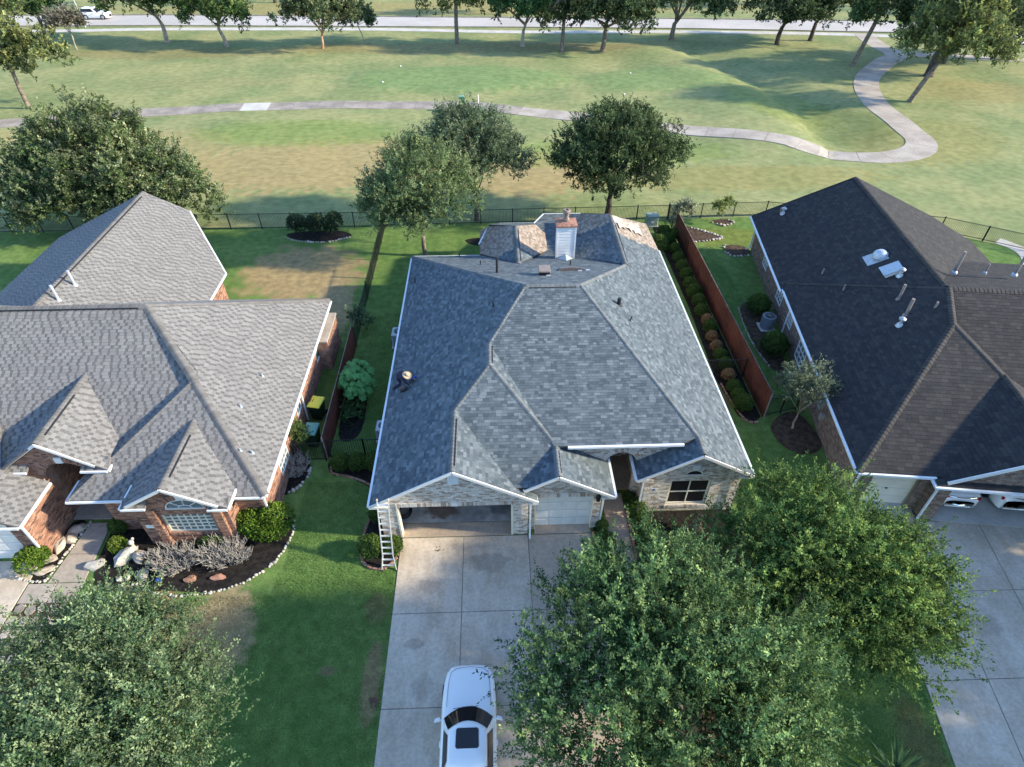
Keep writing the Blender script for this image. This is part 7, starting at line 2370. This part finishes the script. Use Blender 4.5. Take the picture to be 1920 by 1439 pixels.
# clay stove in the front bed
cl = empty('chiminea', (8.45, 15.6, 0), 'dark clay chiminea with a tall neck on the front mulch', 'fire pot')
MB().lathe([(.14, .26), (.27, .34), (.33, .5), (.30, .68), (.18, .84), (.12, .98), (.10, 1.2), (.10, 1.34), (.15, 1.38), (.15, 1.42), (.09, 1.42), (.08, 1.3)], 8.45, 15.6, 20).build('pot', m_clay, cl)
mo = MB()
mo.lathe([(.19, 0), (.20, .04), (.15, .045), (.13, .0)], 0, 0, 18)
o = mo.build('mouth_rim', m_clay, None)
o.matrix_basis = Matrix.Translation((8.45, 15.30, .50)) @ Matrix.Rotation(R(80), 4, 'X') @ Matrix.Scale(1.15, 4, (1, 0, 0))
setp(o, cl)
mo = MB().lathe([(.15, .02), (.14, .03), (.01, .03)], 0, 0, 18)
o = mo.build('mouth', m_pipe_b, None)
o.matrix_basis = Matrix.Translation((8.45, 15.295, .50)) @ Matrix.Rotation(R(80), 4, 'X') @ Matrix.Scale(1.15, 4, (1, 0, 0))
setp(o, cl)
for k in range(3):
    t = k * 2.094 - .5
    MB().tube([(8.45 + .22 * math.cos(t), 15.6 + .22 * math.sin(t), .32), (8.45 + .3 * math.cos(t), 15.6 + .3 * math.sin(t), .02)], .02, 6).build('leg', m_iron, cl)
rock('small pale stone beside the clay stove', (8.0, 15.55), (.14, .12, .1), .4, m_rock, 30, 'stone')
# garden hose coil in the open garage
hc = MB()
for k in range(4):
    hc.tube([(-4.38 + .0, 17.25, .06)] and [(-4.25 + (.30 - .03 * k) * math.cos(t), 17.35 + (.42 - .04 * k) * math.sin(t), .07 + .035 * k) for t in np.linspace(0, 6.28, 22)], .02, 6)
tag(hc.build('hose_coil', m_plastic), 'black coiled hose on the floor of the open garage', 'hose')
# fallen leaf cluster by the driveway
mb = MB()
r_ = random.Random(2)
for k in range(14):
    a = r_.random() * 6.28
    mb.col = (.2 * r_.uniform(.5, 1.2), .12 * r_.uniform(.5, 1.2), .08)
    c = Vector((-4.58 + r_.uniform(-.12, .12), 9.1 + r_.uniform(-.16, .16), .03 + r_.random() * .1))
    d = Vector((math.cos(a), math.sin(a), r_.uniform(-.2, .5))) * .13
    s_ = d.cross(Vector((0, 0, 1))).normalized() * .06
    mb.add([c, c + d * .5 + s_, c + d, c + d * .5 - s_], [(0, 1, 2, 3)])
tag(mb.build('leaf_litter', m_leaf), 'clump of curled brown leaves on the grass by the driveway', 'leaves')
mb = MB()
for k in range(9):
    a = r_.random() * 6.28
    mb.col = (.22, .15, .1)
    c = Vector((-2.6 + r_.uniform(-.14, .14), 15.35 + r_.uniform(-.1, .1), .046))
    d = Vector((math.cos(a), math.sin(a), .1)) * .09
    s_ = d.cross(Vector((0, 0, 1))).normalized() * .03
    mb.add([c, c + d * .5 + s_, c + d, c + d * .5 - s_], [(0, 1, 2, 3)])
tag(mb.build('leaf_litter', m_leaf), 'scatter of brown leaves on the driveway before the open garage', 'leaves')

# ================================================================== golf course things
g0 = lambda x, y: gh(x, y)
gb_ = empty('ball_washer_box', (-3.23, 72.7, g0(-3.23, 72.7)), 'green box on a post beside the cart path', 'post box')
z = g0(-3.23, 72.7)
MB().tube([(-3.23, 72.7, z - .1), (-3.23, 72.7, z + .85)], .04, 8).build('post', m_iron, gb_)
MB().bbox(-3.5, -2.96, 72.5, 72.9, z + .8, z + 1.6, .08).build('box', m_signgreen, gb_)
MB().bbox(-3.54, -2.92, 72.46, 72.94, z + 1.6, z + 1.68, .06).build('lid', m_teal, gb_)
z = g0(-2.15, 72.5)
hw = empty('ball_washer', (-2.15, 72.5, z), 'short green ball washer with pale crank by the cart path', 'ball washer')
MB().lathe([(.13, z - .05), (.13, z + .5), (.10, z + .55)], -2.15, 72.5, 10).build('body', m_signgreen, hw)
MB().tube([(-2.15, 72.5, z + .5), (-2.2, 72.5, z + .8), (-2.36, 72.5, z + 1.0)], .06, 6).build('crank', m_metal, hw)
z = g0(-1.35, 72.3)
wp = empty('marker_pole', (-1.35, 72.3, z), 'white topped dark marker pole beside the cart path', 'pole')
MB().tube([(-1.35, 72.3, z - .1), (-1.35, 72.3, z + .75)], .06, 8).build('lower_pole', m_iron, wp)
MB().tube([(-1.35, 72.3, z + .75), (-1.35, 72.3, z + 1.85)], .06, 8).build('upper_pole', m_white, wp)
for i, (x, y, lb) in enumerate(((-11.97, 91.0, 'white tee marker on the far edge of the left tee'), (-13.3, 82.8, 'white tee marker on the near edge of the left tee'), (18.2, 86.2, 'white tee marker on the far edge of the right tee'), (16.0, 77.8, 'white tee marker on the near edge of the right tee'))):
    z = g0(x, y)
    tag(MB().lathe([(.04, z - .03), (.09, z + .02), (.11, z + .08), (.09, z + .14), (.03, z + .17)], x, y, 12).build('tee_marker', m_white, None, True), lb, 'tee marker')
sg2 = empty('street_light', (-65.6, 116.2, 0), 'grey street light pole in front of the far white wagon', 'street light')
MB().tube([(-65.6, 116.2, 0), (-65.9, 116.4, 4), (-66.6, 116.8, 9)], [.12, .1, .07], 8).build('pole', m_metal, sg2)
MB().tube([(-66.6, 116.8, 9), (-67.4, 118.5, 9.3)], .05, 6).build('arm', m_metal, sg2)
MB().bbox(-67.7, -67.2, 118.3, 119.1, 9.2, 9.4, .05).build('lamp_head', m_metal, sg2)

# oaks added out of view on the right to shade front lawns and driveways
for i, (x, y) in enumerate(((27.5, 2.0), (28.0, 7.0), (28.5, 12.0), (27.5, -3.0))):
    tree('oak_tree', 'dense low oak added out of view to shade the front lawns', (x, y), [(x, y, 4.4, 3.2, 3.2, 3.0), (x + 1.0, y + 1.5, 3.2, 2.6, 2.4, 2.4), (x - .6, y - 1.5, 3.0, 2.6, 2.4, 2.4)], .2, 1.2, m_bark, OAK, (.2, .22, .12), 150, 12, 12, .24, .7, 400 + i, group='added shade oaks beyond the neighbour driveway', fill=.3)
